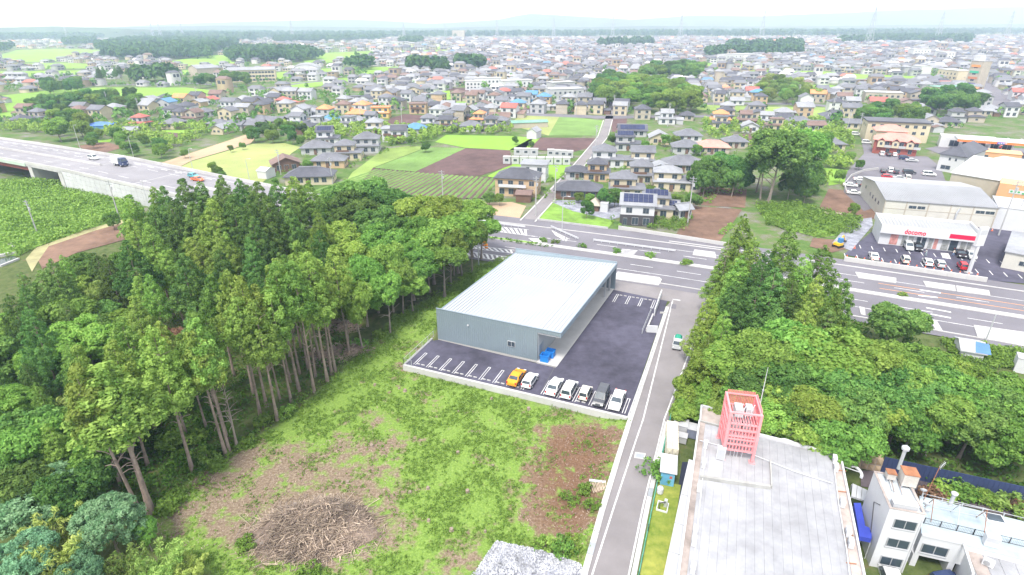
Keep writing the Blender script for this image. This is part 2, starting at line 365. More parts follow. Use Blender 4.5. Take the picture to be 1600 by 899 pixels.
field('grass_field', [(583,262),(668,230),(640,228),(600,233),(550,270),(530,300),(555,300)], M_grass)
field('soil_field', [(727,232),(797,235),(800,258),(750,275),(648,269)], M_soil_d, .02)
for p, m in (([(583,263),(668,231),(727,232),(648,269)], M_soil_d),): field('soil_field', p, m)
rows('crop_bed', [(583,263.2),(668,231.2),(727,232.2),(648,269.2)], .02, M_soil_d, 16, ((583,263),(648,269)), ((668,231),(727,232)), M_crop, 1.3, .22)
field('soil_field', [(560,290),(583,263),(750,276),(782,278),(757,309),(700,312),(560,312)], M_soil_d)
rows('vegetable_field', [(560,290.5),(583,264.5),(750,277),(780,279),(757,308),(700,311),(560,311)], .02, M_soil_d, 26, ((470,305),(758,311)), ((586,265),(781,280)), M_crop, 1.3, .35)
field('grass_field', [(680,222),(697,211),(800,213),(845,216),(825,233),(797,235),(727,231)], M_rice)
field('grass_field', [(762,275),(800,256),(870,256),(893,258),(874,279),(850,285),(775,285)], M_rice)
field('crop_field', [(875,181),(944,189),(941,212),(857,212)], M_crop)
field('dry_field', [(800,192),(812,180),(875,181),(857,212),(812,200)], M_olive)
field('soil_field', [(845,215),(939,216),(920,231),(895,238),(825,234)], M_soil_d, .01)
field('soil_field', [(610,185),(632,178),(668,181),(640,196),(600,196)], M_soil_d)
field('crop_field', [(640,196),(668,183),(705,190),(690,199),(640,199)], M_crop)
field('crop_field', [(668,145),(720,140),(740,150),(690,157)], M_rice)
field('soil_field', [(700,138),(745,137),(742,147),(705,146)], M_soil_d, .02)
field('grass_field', [(690,160),(735,158),(725,172),(695,173)], M_rice)
field('soil_field', [(955,184),(980,184),(978,206),(956,206)], M_soil_d)
field('soil_field', [(1082,322),(1160,327),(1125,377),(1057,366)], M_soil, .01)
field('soil_field', [(1095,292),(1167,296),(1164,325),(1084,320)], M_soil, .0)
field('soil_field', [(1130,210),(1190,210),(1196,228),(1175,228)], M_soil_d)
field('grass_field', [(1200,167),(1290,168),(1322,182),(1290,188),(1230,176),(1090,172),(1085,163),(1140,166)], M_grass)
field('soil_field', [(835,214),(820,234),(800,236),(797,234)], M_grass)
field('dry_field', [(755,317),(800,316),(822,322),(810,345),(768,343)], M_tansoil)
field('gravel_lot', [(867,313),(960,314),(972,318),(968,340),(950,345),(842,341)], M_gravel, .0)
field('grass_field', [(838,342),(862,316),(895,330),(960,345),(950,357)], M_verge, .01)
field('soil_field', [(60,408),(76,385),(150,360),(210,344),(222,350),(205,372),(120,395),(66,420)], M_soil, .02)
field('dirt_track', [(40,405),(55,388),(130,360),(205,340),(210,344),(150,360),(76,385),(60,408),(50,425)], mat('dirt_track', (.34,.32,.17), .95, .2, .4, coords='POS', bump=.4, bscale=3), .01)
field('grass_field', [(0,285),(60,288),(200,300),(215,335),(150,356),(55,386),(30,400),(0,400)], M_verge, .0)
field('grass_field', [(1285,262),(1340,268),(1330,285),(1295,290)], M_rice)
field('soil_field', [(1280,325),(1295,295),(1345,300),(1372,340),(1345,345)], M_soil, .01)
field('grass_field', [(1180,320),(1240,318),(1345,344),(1340,362),(1280,372),(1200,350)], M_verge, .0)
field('soil_field', [(1270,372),(1310,375),(1325,388),(1300,395),(1265,385)], M_soil, .015)
field('gravel_yard', [(1300,380),(1330,345),(1362,340),(1364,352),(1330,392)], M_gravel, .02)
field('grass_field', [(1470,530),(1600,545),(1600,575),(1500,565)], M_verge)
field('grass_field', [(683,512),(808,392),(765,408),(700,455)], M_verge, .01)
field('soil_field', [(235,210),(262,207),(292,209),(285,218),(240,217)], M_soil_d)
field('crop_field', [(252,204),(302,203),(302,208),(256,208)], M_rice)
field('soil_field', [(120,228),(165,222),(195,230),(150,243)], M_soil)
field('crop_field', [(150,218),(175,217),(172,222),(148,223)], M_rice)
field('crop_field', [(1100,196),(1125,198),(1122,206),(1098,204)], M_crop)
field('gravel_yard', [(775,845),(845,860),(905,880),(920,899),(915,930),(735,930),(745,890)], M_gravel, .0)

# ------------------------------------------------------------------ highway with its elevated stretch
_hx = np.array([-900,-420,-260,-192,-152,-134,-108,-60,-11.6,0,10,45.6,69.4,91.7,160,300.]); _hy = np.array([590,340,252,216.5,197,187.5,174,153.5,136.5,132,127.9,113.3,101.5,90.7,58,-10.])
def hwc(x): return sum(np.interp(x + d, _hx, _hy) for d in (-16,-8,0,8,16)) / 5
def hwz(x): return np.interp(x, [-900,-260,-190,-135,-108,-80,-60,-40,-28,300], [2,6,6.6,6.2,5.2,3.6,2.0,.6,0,0])
def hw(x, off, dz=0.0):
    s = (hwc(x + 1) - hwc(x - 1)) / 2; l = math.hypot(1, s)
    return (x - s / l * off, hwc(x) + off / l, hwz(x) + dz)
def ribbon(mb, x0, x1, o0, o1, dz, step=5.0, mi=0, thick=0.0):
    n = max(1, int(abs(x1 - x0) / step)); vs = []; fs = []
    fo = lambda o, x: o(x) if callable(o) else o
    for i in range(n + 1):
        x = x0 + (x1 - x0) * i / n; a = hw(x, fo(o0, x), dz); c = hw(x, fo(o1, x), dz)
        vs += [a, c]
        if thick: vs += [(a[0], a[1], a[2] - thick), (c[0], c[1], c[2] - thick)]
    k = 4 if thick else 2
    for i in range(n):
        a, c = k * i, k * (i + 1)
        fs.append((a, c, c+1, a+1))
        if thick: fs += [(a+2, a+3, c+3, c+2), (a, a+2, c+2, c), (a+1, c+1, c+3, a+3)]
    if thick: fs += [(0, 1, 3, 2), (k*n, k*n+2, k*n+3, k*n+1)]
    return mb.add(vs, fs, mi)
near_o = lambda x: float(np.interp(x, [-80, -35], [-10.2, -14.5])); far_o = lambda x: float(np.interp(x, [-80, -35], [10.5, 17.6]))
highway = struct('highway', ribbon(MB(), -46, 260, near_o, far_o, .03), M_asph)
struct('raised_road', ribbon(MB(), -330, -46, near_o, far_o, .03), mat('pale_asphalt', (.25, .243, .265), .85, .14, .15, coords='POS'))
def hmark(name, x0, x1, o0, o1, m=M_paint, dz=.04): return obj(name, ribbon(MB(), x0, x1, o0, o1, dz, 8), m, highway)
for k in range(-23, 26):
    x = k * 9.3
    for o in (-4.6, 4.9):
        if x > -215: hmark('lane_line', x, x + 4.6, o - .09, o + .09)
for a, c in ((-215, -32), (20, 120)): hmark('edge_line', a, c, -8.1, -7.92)
for a, c in ((-215, -32), (34, 120)): hmark('edge_line', a, c, 8.3, 8.48)
for o in (3.2, 5.9): hmark('turn_lane_line', 72, 130, o, o + .16, M_orange_paint, .045)
for k in range(26): hmark('dash_line', -205 + k * 6.2, -205 + k * 6.2 + 3, 7.2, 7.55)
med = struct('median', ribbon(MB(), -95, 200, -.75, .75, .17, 5, thick=.2), M_conc_l)
for x0, x1 in ((-28, 6),): obj('planting_strip', ribbon(MB(), x0, x1, -.55, .55, .19), M_verge, med)
def line(parent, name, pts, w, m=M_paint, z=.05):
    mb = MB()
    for p, q in zip(pts[:-1], pts[1:]):
        a, c = W(*p, z), W(*q, z); d = unit(c - a); n = np.array([-d[1], d[0], 0]) * w / 2
        mb.add([a - n, c - n, c + n, a + n], [(0, 1, 2, 3)])
    return obj(name, mb, m, parent)
def hatch(parent, e0, e1, n, w=.45, lean=0.12):
    (a, b_), (c, d) = e0, e1
    for i in range(n):
        k = (i + .3) / n; k2 = min(1, k + lean)
        line(parent, 'hatch_stripe', [(a[0]+(b_[0]-a[0])*k, a[1]+(b_[1]-a[1])*k), (c[0]+(d[0]-c[0])*k2, c[1]+(d[1]-c[1])*k2)], w)
    line(parent, 'hatch_border', [a, b_], .18); line(parent, 'hatch_border', [c, d], .18)
hatch(highway, ((724,382),(804,391)), ((728,387),(800,396)), 9); hatch(highway, ((717,391),(798,402)), ((716,398),(790,409)), 10, .5)
hatch(highway, ((764,353),(826,359)), ((770,361),(822,368)), 8, .55); hatch(highway, ((862,360),(890,374)), ((868,368),(884,377)), 5, .45)
for i in range(5): line(highway, 'crossing_stripe', [(826 + i*2, 372.5 + i*1.5), (851 + i*1, 374 + i*1.5)], .35)
for i in range(5): line(highway, 'crossing_stripe', [(972 - i*1.5, 389.5 + i*1.7), (996 - i*1.5, 392 + i*1.7)], .35)
for i in range(5): line(highway, 'dash_line', [(830 + i*12, 369 + i*1.6), (836 + i*12, 369.8 + i*1.6)], .25)
for a, c in (((1435,462),(1465,465)), ((1437,453),(1470,458)), ((1440,468),(1472,474)), ((1447,481),(1486,488)), ((1454,491),(1486,497))): line(highway, 'arrow_mark', [a, c], .5)
# pavement pads and kerbs on both sides
for pp_ in ([(965,425.5),(1030,434.3),(1034,437.8),(1029,446.6),(957,436.5)], [(1336,426),(1400,435.5),(1400,443),(1341,435)], [(1442,440),(1492,447),(1493,456),(1447,449)], [(1493.5,447.2),(1545,455),(1547,463),(1495,456.3)], [(1342,480),(1351,482),(1352,494),(1345,492)], [(1452,500),(1463,502),(1473,519),(1462,517)], [(1521,509),(1620,523),(1620,546),(1527,527)], [(1085,391),(1117,395),(1119,404),(1082,399)], [(700,410),(716,412),(712,416),(697,414)]):
    mb = MB(); mb.prism([tuple(W(*p)[:2]) for p in pp_], .03, .16); struct('pavement', mb, M_conc_l)
for a, c in ((33, 130),): obj('kerb', ribbon(MB(), a, c, 13.5, 13.8, .15, 6, thick=.14), M_conc_l, highway)
for a, c in ((30, 110),): obj('kerb', ribbon(MB(), a, c, -12.6, -12.35, .15, 6, thick=.14), M_conc_l, highway)
obj('kerb', ribbon(MB(), -30, 44, 12.2, 12.5, .15, 6, thick=.14), M_conc_l, highway)
# side wall of the vacant lots along the far pavement
def wall_px(name, label, pts, h, th, m, cat='wall', n_panel=0, z=0.0, kind=None):
    P = [W(*p, z) for p in pts]; c = P[0]; o = thing(name, label, cat, (c[0], c[1], z)) if kind is None else None
    for a, b_ in zip(P[:-1], P[1:]):
        d = b_ - a; Ln = np.linalg.norm(d); d /= Ln; n = np.array([-d[1], d[0], 0]); k = max(1, n_panel or int(Ln / 3))
        for i in range(k):
            s0, s1 = a + d * (Ln * i / k + .012), a + d * (Ln * (i + 1) / k - .012)
            q = [s0 - n*th/2, s1 - n*th/2, s1 + n*th/2, s0 + n*th/2]
            mb = MB(); mb.prism([(x[0]-c[0], x[1]-c[1]) for x in q], -.2, h + rng.uniform(-.01, .01)); obj('panel', mb, m, o)
    return o
wall_px('boundary_wall', 'long pale concrete wall along the far pavement below the gardens', [(966,358),(1057,372),(1125,383),(1150,387)], .9, .25, M_conc_l)
wall_px('boundary_wall', 'low concrete wall below the vacant weedy lot by the junction', [(838,344),(950,358)], .5, .25, M_conc)
wall_px('boundary_wall', 'long concrete retaining kerb in front of the phone shop parking', [(1318,408),(1420,423),(1541,441)], 1.0, .35, M_conc_l)
def guard_rail(label, p, q, h=.8, m=M_white):
    a, b_ = W(*p), W(*q); d = b_ - a; Ln = np.linalg.norm(d); rz = math.atan2(d[1], d[0])
    o = thing('guard_rail', label, 'guard rail', (a[0], a[1], .03), rz, 'white guard rails of the highway')
    for i in range(int(Ln / 2) + 1): mb = MB(); mb.box(-.06, .06, -.06, .06, 0, h - .05); obj('post', mb, M_galv, o, (min(i * 2, Ln), 0, 0))
    mb = MB(); mb.box(0, Ln, -.15, -.07, h - .4, h); mb.box(0, Ln, -.11, -.06, h - .25, h - .15); obj('rail', mb, m, o)
guard_rail('slanting white guard rail at the hatched junction island', (861,357), (904,376)); guard_rail('long white guard rail between carriageway and far side road', (927,378), (1055,395))
guard_rail('white pipe guard rail above the hatched junction area', (766,351), (821,358), .9)
# lane up to the village, lane beside the lot, other roads
lane = sheet('side_lane', [(1056,462),(1115,466),(1050,640),(1026,720),(1002,820),(978,930),(905,930),(930,850),(985,660),(1042,478)], .012, M_asph_lane)
line(lane, 'edge_line', [(1051,470),(1005,655),(993,690),(960,790),(923,905)], .17, z=.02); line(lane, 'edge_line', [(1104,478),(1038,655),(1027,700),(1005,790),(981,905)], .17, z=.02)
line(lane, 'stop_line', [(1051,468),(1063,469.5)], .35, z=.024)
sheet('drain_patch', [(1050,475),(1057,476),(1056,483),(1048,482)], .02, M_asph, lane)
mh = sheet('manhole_frame', [(992.5,706.5),(1009,708.5),(1007.5,718),(990.5,715.5)], .03, M_conc_l, lane); sheet('manhole_cover', [(994,708),(1007.3,709.6),(1006,716.6),(992.4,714.5)], .036, M_metal, mh)
def kerb_run(name, pts, w, h, m, seg=1.6, dark=0.0, parent=None, z=0.0):
    P = [W(*p) for p in pts]
    for a, b_ in zip(P[:-1], P[1:]):
        d = b_ - a; Ln = np.linalg.norm(d); d /= Ln; n = np.array([-d[1], d[0], 0]); k = max(1, int(Ln / seg))
        for i in range(k):
            s0, s1 = a + d * (Ln*i/k + .015), a + d * (Ln*(i+1)/k - .015); q = [s0 - n*w/2, s1 - n*w/2, s1 + n*w/2, s0 + n*w/2]
            mb = MB(); mb.prism([(x[0], x[1]) for x in q], -.3, h + rng.uniform(-.012, .012))
            obj('kerb_stone', mb, M_metal if rng.random() < dark else m, parent)
kerb_run('kerb', [(1043,480),(983,661),(966,715),(940,800),(911,905)], .62, .10, M_conc_l, 1.3, .07, lane)
kerb_run('kerb', [(1042,660),(1031,706),(1012,790),(989,905)], .5, .10, M_conc_l, 1.3, .06, lane)
sheet('side_pavement', [(938,430),(1060,453),(1124,460),(1116,470),(1050,472),(944,450)], .008, M_asph_lane)
vlane = sheet('village_lane', [(815,347),(836,349),(900,275),(948,215),(958,186),(960,160),(953,160),(944,190),(935,214),(885,268),(830,325)], .012, M_asph_lane)
for pts in ([(813,345),(836,322),(888,268),(934,214),(943,188)], [(836,347),(862,318),(903,272),(950,214),(957,188)]): kerb_run('kerb', pts, .4, .14, M_conc_l, 6, 0, vlane)
for nm, p in (('town_road', [(700,338),(760,348),(815,352),(815,346),(760,343),(700,332)]), ('town_road', [(780,179),(945,186),(1130,183),(1130,180),(945,181),(800,176)]),
    ('town_road', [(1085,165),(1140,163),(1250,164),(1330,170),(1430,170),(1600,176),(1600,172),(1430,167),(1330,167),(1250,161),(1140,160),(1085,161)]),
    ('town_road', [(1490,120),(1500,111),(1520,112),(1600,165),(1600,180),(1580,176),(1540,160),(1515,140)]), ('town_road', [(1485,111),(1500,111),(1490,90),(1484,85)]),
    ('town_road', [(170,134),(300,131),(420,139),(470,131),(520,126),(520,124.5),(470,129),(415,137),(300,129.5),(170,132.5)]), ('town_road', [(490,175),(560,160),(622,147),(622,145),(560,157),(485,173)]),
    ('town_road', [(1150,185),(1170,162),(1176,162),(1162,186)]), ('town_road', [(820,160),(850,143),(870,128),(866,128),(845,142),(812,160)]),
    ('car_park', [(1318,300),(1322,270),(1350,240),(1345,215),(1355,210),(1365,240),(1450,245),(1470,262),(1480,290),(1350,330)]), ('forecourt', [(1445,232),(1480,226),(1600,232),(1600,255),(1480,245)]),
    ('car_park', [(1318,398),(1362,362),(1470,340),(1600,345),(1600,443),(1541,438)])):
    sheet(nm, p, .016 if nm != 'town_road' else .012, M_asph_new if p[0] == (1318,398) else M_asph)
    FIELDS_PX.append(p)
FIELDS_PX.append([(810,350),(840,350),(965,185),(962,155),(948,155),(930,200)])
# ------------------------------------------------------------------ elevated road: embankment wall, abutments, girder, parapets
br = thing('retaining_wall', 'tall pale panelled retaining wall carrying the raised highway', 'retaining wall', (0, 0, 0))
M_pan = mat('wall_panel', (.50, .51, .53), .85, .1, .4)
for side, o in ((-1, -10.35), (1, 10.65)):
    x = -139.0
    while x < -44:
        x1 = x + 2.2; zt = hwz((x + x1) / 2) - .1; nr = max(1, int(math.ceil(zt / 1.5)))
        for r in range(nr):
            z0 = -.2 if r == 0 else r * zt / nr + .02; z1 = (r + 1) * zt / nr - .02
            a, c = hw(x + .03, o), hw(x1 - .03, o); a2, c2 = hw(x + .03, o - side * .25), hw(x1 - .03, o - side * .25)
            if side < 0: mb = MB(); mb.prism([(a[0], a[1]), (c[0], c[1]), (c2[0], c2[1]), (a2[0], a2[1])], z0, z1); obj('panel', mb, M_pan, br)
        x = x1
mb = MB(); core = []
for x in np.arange(-139, -40, 3.0):
    core.append((hw(x, -9.9), hw(x, 10.4), hwz(x)))
vs = []; fs = []
for a, c, z in core: vs += [(a[0], a[1], -.3), (c[0], c[1], -.3), (c[0], c[1], max(z - .12, -.2)), (a[0], a[1], max(z - .12, -.2))]
for i in range(len(core) - 1):
    for k in range(4): fs.append((4*i+k, 4*i+(k+1) % 4, 4*i+4+(k+1) % 4, 4*i+4+k))
fs += [(3, 2, 1, 0)]; mb.add(vs, fs); obj('fill_core', mb, M_conc, br)
bd = thing('overpass_bridge', 'concrete and dark red girder bridge of the raised highway over the railway', 'bridge', (0, 0, 0))
def slab(x0, x1, o0, o1, z0, z1, m, nm, par):
    mb = MB(); ribbon(mb, x0, x1, o0, o1, z1, 4, 0, z1 - z0); return obj(nm, mb, m, par)
slab(-330, -139, -10.3, 10.6, -.7, .02, M_conc, 'deck', bd)
M_girder = mat('dark_red_girder', (.20, .055, .045), .6, .15, .5); M_ggreen = mat('pale_green_fascia', (.42, .52, .44), .7, .1, .5)
for o in (-9.6, -4.5, 0, 4.5, 9.6): slab(-330, -158, o - .25, o + .25, -2.2, -.72, M_girder, 'girder', bd)
slab(-330, -158, -10.55, -10.32, -.75, .3, M_ggreen, 'edge_beam', bd)
for x in (-140.5, -156.5):
    mb = MB(); a = [hw(x - 1.0, -10.2), hw(x + 1.0, -10.2), hw(x + 1.0, 10.5), hw(x - 1.0, 10.5)]; mb.prism([(p[0], p[1]) for p in a], -.5, hwz(x) - .72); obj('abutment', mb, M_conc_l, bd)
for o in (-8, 0, 8):
    p = hw(-200, o); mb = MB(); mb.lathe([(1.0, -.5), (1.0, hwz(-200) - 2.3)], 12, 0, (p[0], p[1], 0)); obj('pier', mb, M_conc, bd)
for x0, x1, o, nm in ((-330, -60, -10.3, 'parapet'), (-330, -60, 10.4, 'parapet'), (-330, -136, -.2, 'median_barrier')):
    pz = thing(nm, {'parapet-10.3': 'near pale concrete parapet of the raised highway', 'parapet10.4': 'far pale concrete parapet of the raised highway'}.get(nm + str(o), 'low concrete median barrier on the raised highway'), 'parapet')
    x = x0
    while x < x1 - 1: slab(x + .05, min(x + 8, x1) - .05, o, o + .3, .03, .95 if nm == 'parapet' else .7, M_conc_l, 'segment', pz); x += 8
for x in (-155.2, -137, -110): hmark('expansion_joint', x, x + .4, -9.8, 10, M_conc, .05)
# railway and canal at the far left
rail = sheet('railway', [(0,288),(58,279),(64,283),(0,297)], .01, mat('ballast', (.10,.09,.09), .95, .3, 1.5, coords='POS'))
for a, c in (((0,290.5),(60,280.2)), ((0,294),(61,282))):
    mb = MB(); mb.bar(W(*a, .2), W(*c, .2), .1); obj('rail', mb, M_metal, rail)
can = sheet('canal', [(0,404),(20,400),(30,404),(0,416)], .01, mat('canal_water', (.05,.07,.06), .1, .2, .5, coords='POS', spec=.6))
kerb_run('k', [(0,401),(26,396)], .9, .5, M_conc_l, 3, 0, can); kerb_run('k', [(0,417),(30,405)], .5, .3, M_conc, 3, 0, can)
line(can, 'footpath', [(0,368),(10,375),(20,388)], 1.2, M_conc_l, .02)

# ------------------------------------------------------------------ new store, parking lot
lot_poly = [UV(-.05, .35), UV(34.7, .35), W(1043,470), W(1020,466), W(947,449), W(868,575), W(685,531), UV(-.3, 8.0)]
mb = MB(); mb.add([(p[0], p[1], 0.0) for p in lot_poly], [tuple(range(len(lot_poly)))]); lot = struct('parking_lot', mb, M_asph_new)
mb = MB(); mb.add([(*UV(-.05, .35)[:2], -.9), (*UV(34.7, .35)[:2], -.9), (*UV(34.7, 9)[:2], -.9), (*UV(-.3, 9)[:2], -.9)], [(0, 1, 2, 3)])
def uvbox(mb, u0, u1, v0, v1, z0, z1, mi=0): mb.prism([UV(u0, v0)[:2], UV(u1, v0)[:2], UV(u1, v1)[:2], UV(u0, v1)[:2]], z0, z1, mi); return mb
rw = thing('lot_wall', 'low concrete retaining wall around the front of the new parking lot', 'wall', UV(0, 0))
def lw(u0, u1, v0, v1, z0=-1.2, z1=.14):
    mb = MB(); p = [Vector(UV(u, v)) - Vector(UV(0, 0)) for u, v in ((u0, v0), (u1, v0), (u1, v1), (u0, v1))]; mb.prism([(q.x, q.y) for q in p], z0, z1); obj('wall_segment', mb, M_conc_l, rw)
for i in range(12): lw(35.1 * i / 12 + .01 - .3, 35.1 * (i + 1) / 12 - .01 - .3, -.05, .33)
for i in range(3): lw(-.36, -.06, .35 + i * 2.9, .35 + i * 2.9 + 2.87)
for i in range(9): lw(34.72, 35.0, .35 + i * 2.9, .35 + i * 2.9 + 2.87, -.5, .14)
def uvline(name, u0, u1, v0, v1, z=.008, m=M_paint): return obj(name, uvq(u0, u1, v0, v1, z), m, lot)
def uvq(u0, u1, v0, v1, z): m_ = MB(); m_.add([UV(u0, v0, z), UV(u1, v0, z), UV(u1, v1, z), UV(u0, v1, z)], [(0, 1, 2, 3)]); return m_
def stall(u, v0, v1):
    for du in (-.22, .13): uvline('stall_line', u + du, u + du + .10, v0, v1)
    uvline('stall_end', u - .119, u + .127, v1 - .1, v1)
US = [1.2 + 2.25 * k for k in range(9)] + [22.3 + 2.35 * k for k in range(6)]
for u in US:
    stall(u, .95, 4.6)
for u in US[:-1]:
    if abs(u - 19.2) < .3: continue
    for d in (.55, 1.35):
        m_ = MB(); p = UV(u + d, 1.25); m_.box(-.28, .28, -.07, .07, 0, .11); obj('wheel_stop', m_, M_conc_l, lot, p, LOT_RZ)
for k in range(4):
    u = 24.9 + 2.4 * k; stall(u, 34.3, 38.0)
    if k < 3:
        for d in (.7, 1.55): m_ = MB(); m_.box(-.28, .28, -.07, .07, 0, .11); obj('wheel_stop', m_, M_conc_l, lot, UV(u + d, 37.7), LOT_RZ)
obj('apron', MB().prism([tuple(p[:2]) for p in (W(838,566), W(870,573.5), W(960,451), W(930,440))], -.2, .05), M_conc_l, lot)
line(lot, 'asphalt_seam', [(866,575),(846,612)], .12, mat('seam', (.10,.10,.11), .8, .1, 2, coords='POS'), .006)
# store
M_clad = mat('blue_grey_cladding', (.25, .31, .355), .45, .06, .3, metal=.25)
M_roofm = mat('silver_roof_metal', (.44, .465, .50), .5, .05, .12, metal=.25)
M_fascia = mat('slate_fascia', (.27,.33,.39), .5, .06, .4, metal=.2)
FL, FR, BR_, BL = UV(.8, 9.25), UV(22.3, 8.95), UV(23.9, 39.9), UV(2.7, 39.5)
FLv, FRv, BRv, BLv = [Vector(p) for p in (FL, FR, BR_, BL)]
store = thing('store_building', 'low blue-grey metal-clad store with big pale silver roof', 'building', FL)
def ribbed(mb, a, c, z0, z1, pitch=.36, dep=.05, z1b=None):
    a = Vector(a) - FLv; c = Vector(c) - FLv; d = c - a; Ln = d.length; d.normalize(); n = Vector((d.y, -d.x, 0)); k = int(Ln / pitch); vs = []; fs = []
    for i in range(k):
        for s, e in ((0, 0), (.5, 0), (.6, 1), (.9, 1)):
            f = (i + s) / k; p = a + d * (Ln * f) + n * (dep * e); zt = z1 + ((z1b if z1b is not None else z1) - z1) * f; vs += [(p.x, p.y, z0), (p.x, p.y, zt)]
    m_ = len(vs) // 2
    for i in range(m_ - 1): fs.append((2*i, 2*i+2, 2*i+3, 2*i+1))
    mb.add(vs, fs); return mb
wFR = Vector(UV(18.7, 9.0)); wBR = Vector(UV(20.4, 39.7))
obj('front_wall', ribbed(MB(), FL, wFR, .12, 5.15), M_clad, store); obj('front_parapet', ribbed(MB(), FLv - Vector((0, 0, 0)), FR, 5.16, 5.85), M_clad, store)
obj('left_wall', ribbed(MB(), BL, FL, .12, 5.0), M_clad, store); obj('right_wall', ribbed(MB(), wFR, wBR, .12, 5.1), mat('pale_grey_cladding', (.42,.45,.48), .5, .06, .4, metal=.2), store)
bw = MB(); ribbed(bw, BR_, BL, .12, 5.9)
obj('back_wall', bw, M_clad, store)
pl = MB(); pl.prism([tuple((p - FLv).xy) for p in (FLv, wFR, wBR, BLv)], -.3, .1); obj('plinth', pl, M_conc_l, store)
# roof: a warped sheet with standing seams running front to back
rm = MB(); nS = 34
def rp(s, tt, dz=0.0):
    lo = FLv.lerp(BLv, tt); hi = FRv.lerp(BRv, tt); p = lo.lerp(hi, s) - FLv; return (p.x, p.y, 5.0 + .72 * s + dz)
for i in range(nS):
    s0, s1, s2, s3 = i / nS + .003, (i + .88) / nS, (i + .93) / nS, (i + .97) / nS
    for a, c, za, zc in ((s0, s1, 0, 0), (s1, s2, 0, .04), (s2, s3, .04, 0)):
        rm.add([rp(a, .006, za), rp(c, .006, zc), rp(c, .992, zc), rp(a, .992, za)], [(0, 1, 2, 3)])
    rm.add([rp(s3, .006), rp((i + 1.003) / nS, .006), rp((i + 1.003) / nS, .992), rp(s3, .992)], [(0, 1, 2, 3)])
obj('roof', rm, M_roofm, store)
pp = MB(); bb = BLv - FLv; cc = BRv - FLv; d = (cc - bb).normalized(); n = Vector((-d.y, d.x, 0))
pin = MB(); ribbed(pin, BLv - n * .12, BRv - n * .12, 5.0, 5.92); obj('back_parapet', pin, mat('pale_blue_cladding', (.34, .42, .48), .5, .05, .4, metal=.2), store)
def coping(nm, a, c, z, w=.22):
    a = a - FLv; c = c - FLv; d = (c - a).normalized(); n = Vector((-d.y, d.x, 0)) * w / 2; mb = MB(); mb.prism([tuple((a - n).xy), tuple((c - n).xy), tuple((c + n).xy), tuple((a + n).xy)], z, z + .06); obj(nm, mb, M_fascia, store)
coping('coping', FLv, FRv, 5.86); coping('coping', BRv, BLv, 5.94); coping('coping', BLv, FLv, 5.02, .2)
fa = MB(); d = (BRv - FRv).normalized(); n = Vector((-d.y, d.x, 0)) * .09; a = FRv - FLv; c = BRv - FLv; fa.prism([tuple((a - n).xy), tuple((c - n).xy), tuple((c + n).xy), tuple((a + n).xy)], 4.95, 5.83); obj('canopy_fascia', fa, M_fascia, store)
so = MB(); so.add([tuple((p - FLv).xy) + (4.97,) for p in (wFR, wBR, BRv, FRv)], [(0, 1, 2, 3)]); obj('canopy_soffit', so, M_white, store)
for k in range(2):
    q = FRv.lerp(BRv, .87 + k * .1) - FLv - Vector((U3[0], U3[1], 0)) * .9; mb = MB(); mb.box(-.15, .15, -.15, .15, 0, 4.95); obj('pillar', mb, M_greyw, store, (q.x, q.y, .05), LOT_RZ)
WIN = MB(); WIN.box(-.5, .5, -.05, .03, 0, 1, 0); WIN.add([(-.455, -.056, .05), (.455, -.056, .05), (.455, -.056, .95), (-.455, -.056, .95)], [(0, 1, 2, 3)], 1); WIN.box(-.02, .02, -.066, -.05, .05, .95, 0)
WINDOW = WIN.mesh('window', [M_frame, M_glass])
WINDOW_W = WIN.mesh('window_white', [M_white, M_glass])
def window(par, x, y, z, w, h, rz=0.0, me=None, nm='window'): return link(nm, me or WINDOW, par, (x, y, z), rz, (w, 1, h))
p = Vector(UV(14.3, 8.93)) - FLv; window(store, p.x, p.y, 1.75, 1.3, .95, LOT_RZ, WINDOW_W)
p = Vector(UV(6.7, 8.98)) - FLv; mb = MB(); mb.box(-.12, .12, -.12, .05, 0, .2); obj('wall_lamp', mb, M_white, store, (p.x, p.y, 3.9), LOT_RZ)
mb = MB(); mb.box(-.06, .06, 0, 2.4, .05, 2.6); p = Vector(UV(18.78, 9.4)) - FLv; obj('door', mb, M_fascia, store, (p.x, p.y, 0), LOT_RZ)
for dx, dy in ((0, 0), (.35, 1.5)):
    b_ = thing('waste_bin', ['open bright blue plastic bin in front at the store corner', 'second blue plastic bin tucked behind at the store wall'][dy > 0], 'bin', UV(19.75 + dx, 9.6 + dy, .05), LOT_RZ, 'blue bins at the store corner')
    M_bin = mat('blue_plastic', (.02, .20, .62), .5, .1, 1); mb = MB()
    for a in ((-.65, .65, -.6, -.52), (-.65, .65, .52, .6), (-.65, -.57, -.52, .52), (.57, .65, -.52, .52)): mb.box(*a, .02, 1.05)
    mb.box(-.57, .57, -.52, .52, .02, .12); obj('tub', mb, M_bin, b_)
    mb = MB()
    for a in ((-.71, .71, -.66, -.52), (-.71, .71, .52, .66), (-.71, -.57, -.52, .52), (.57, .71, -.52, .52)): mb.box(*a, 1.052, 1.14)
    obj('rim', mb, M_bin, b_)
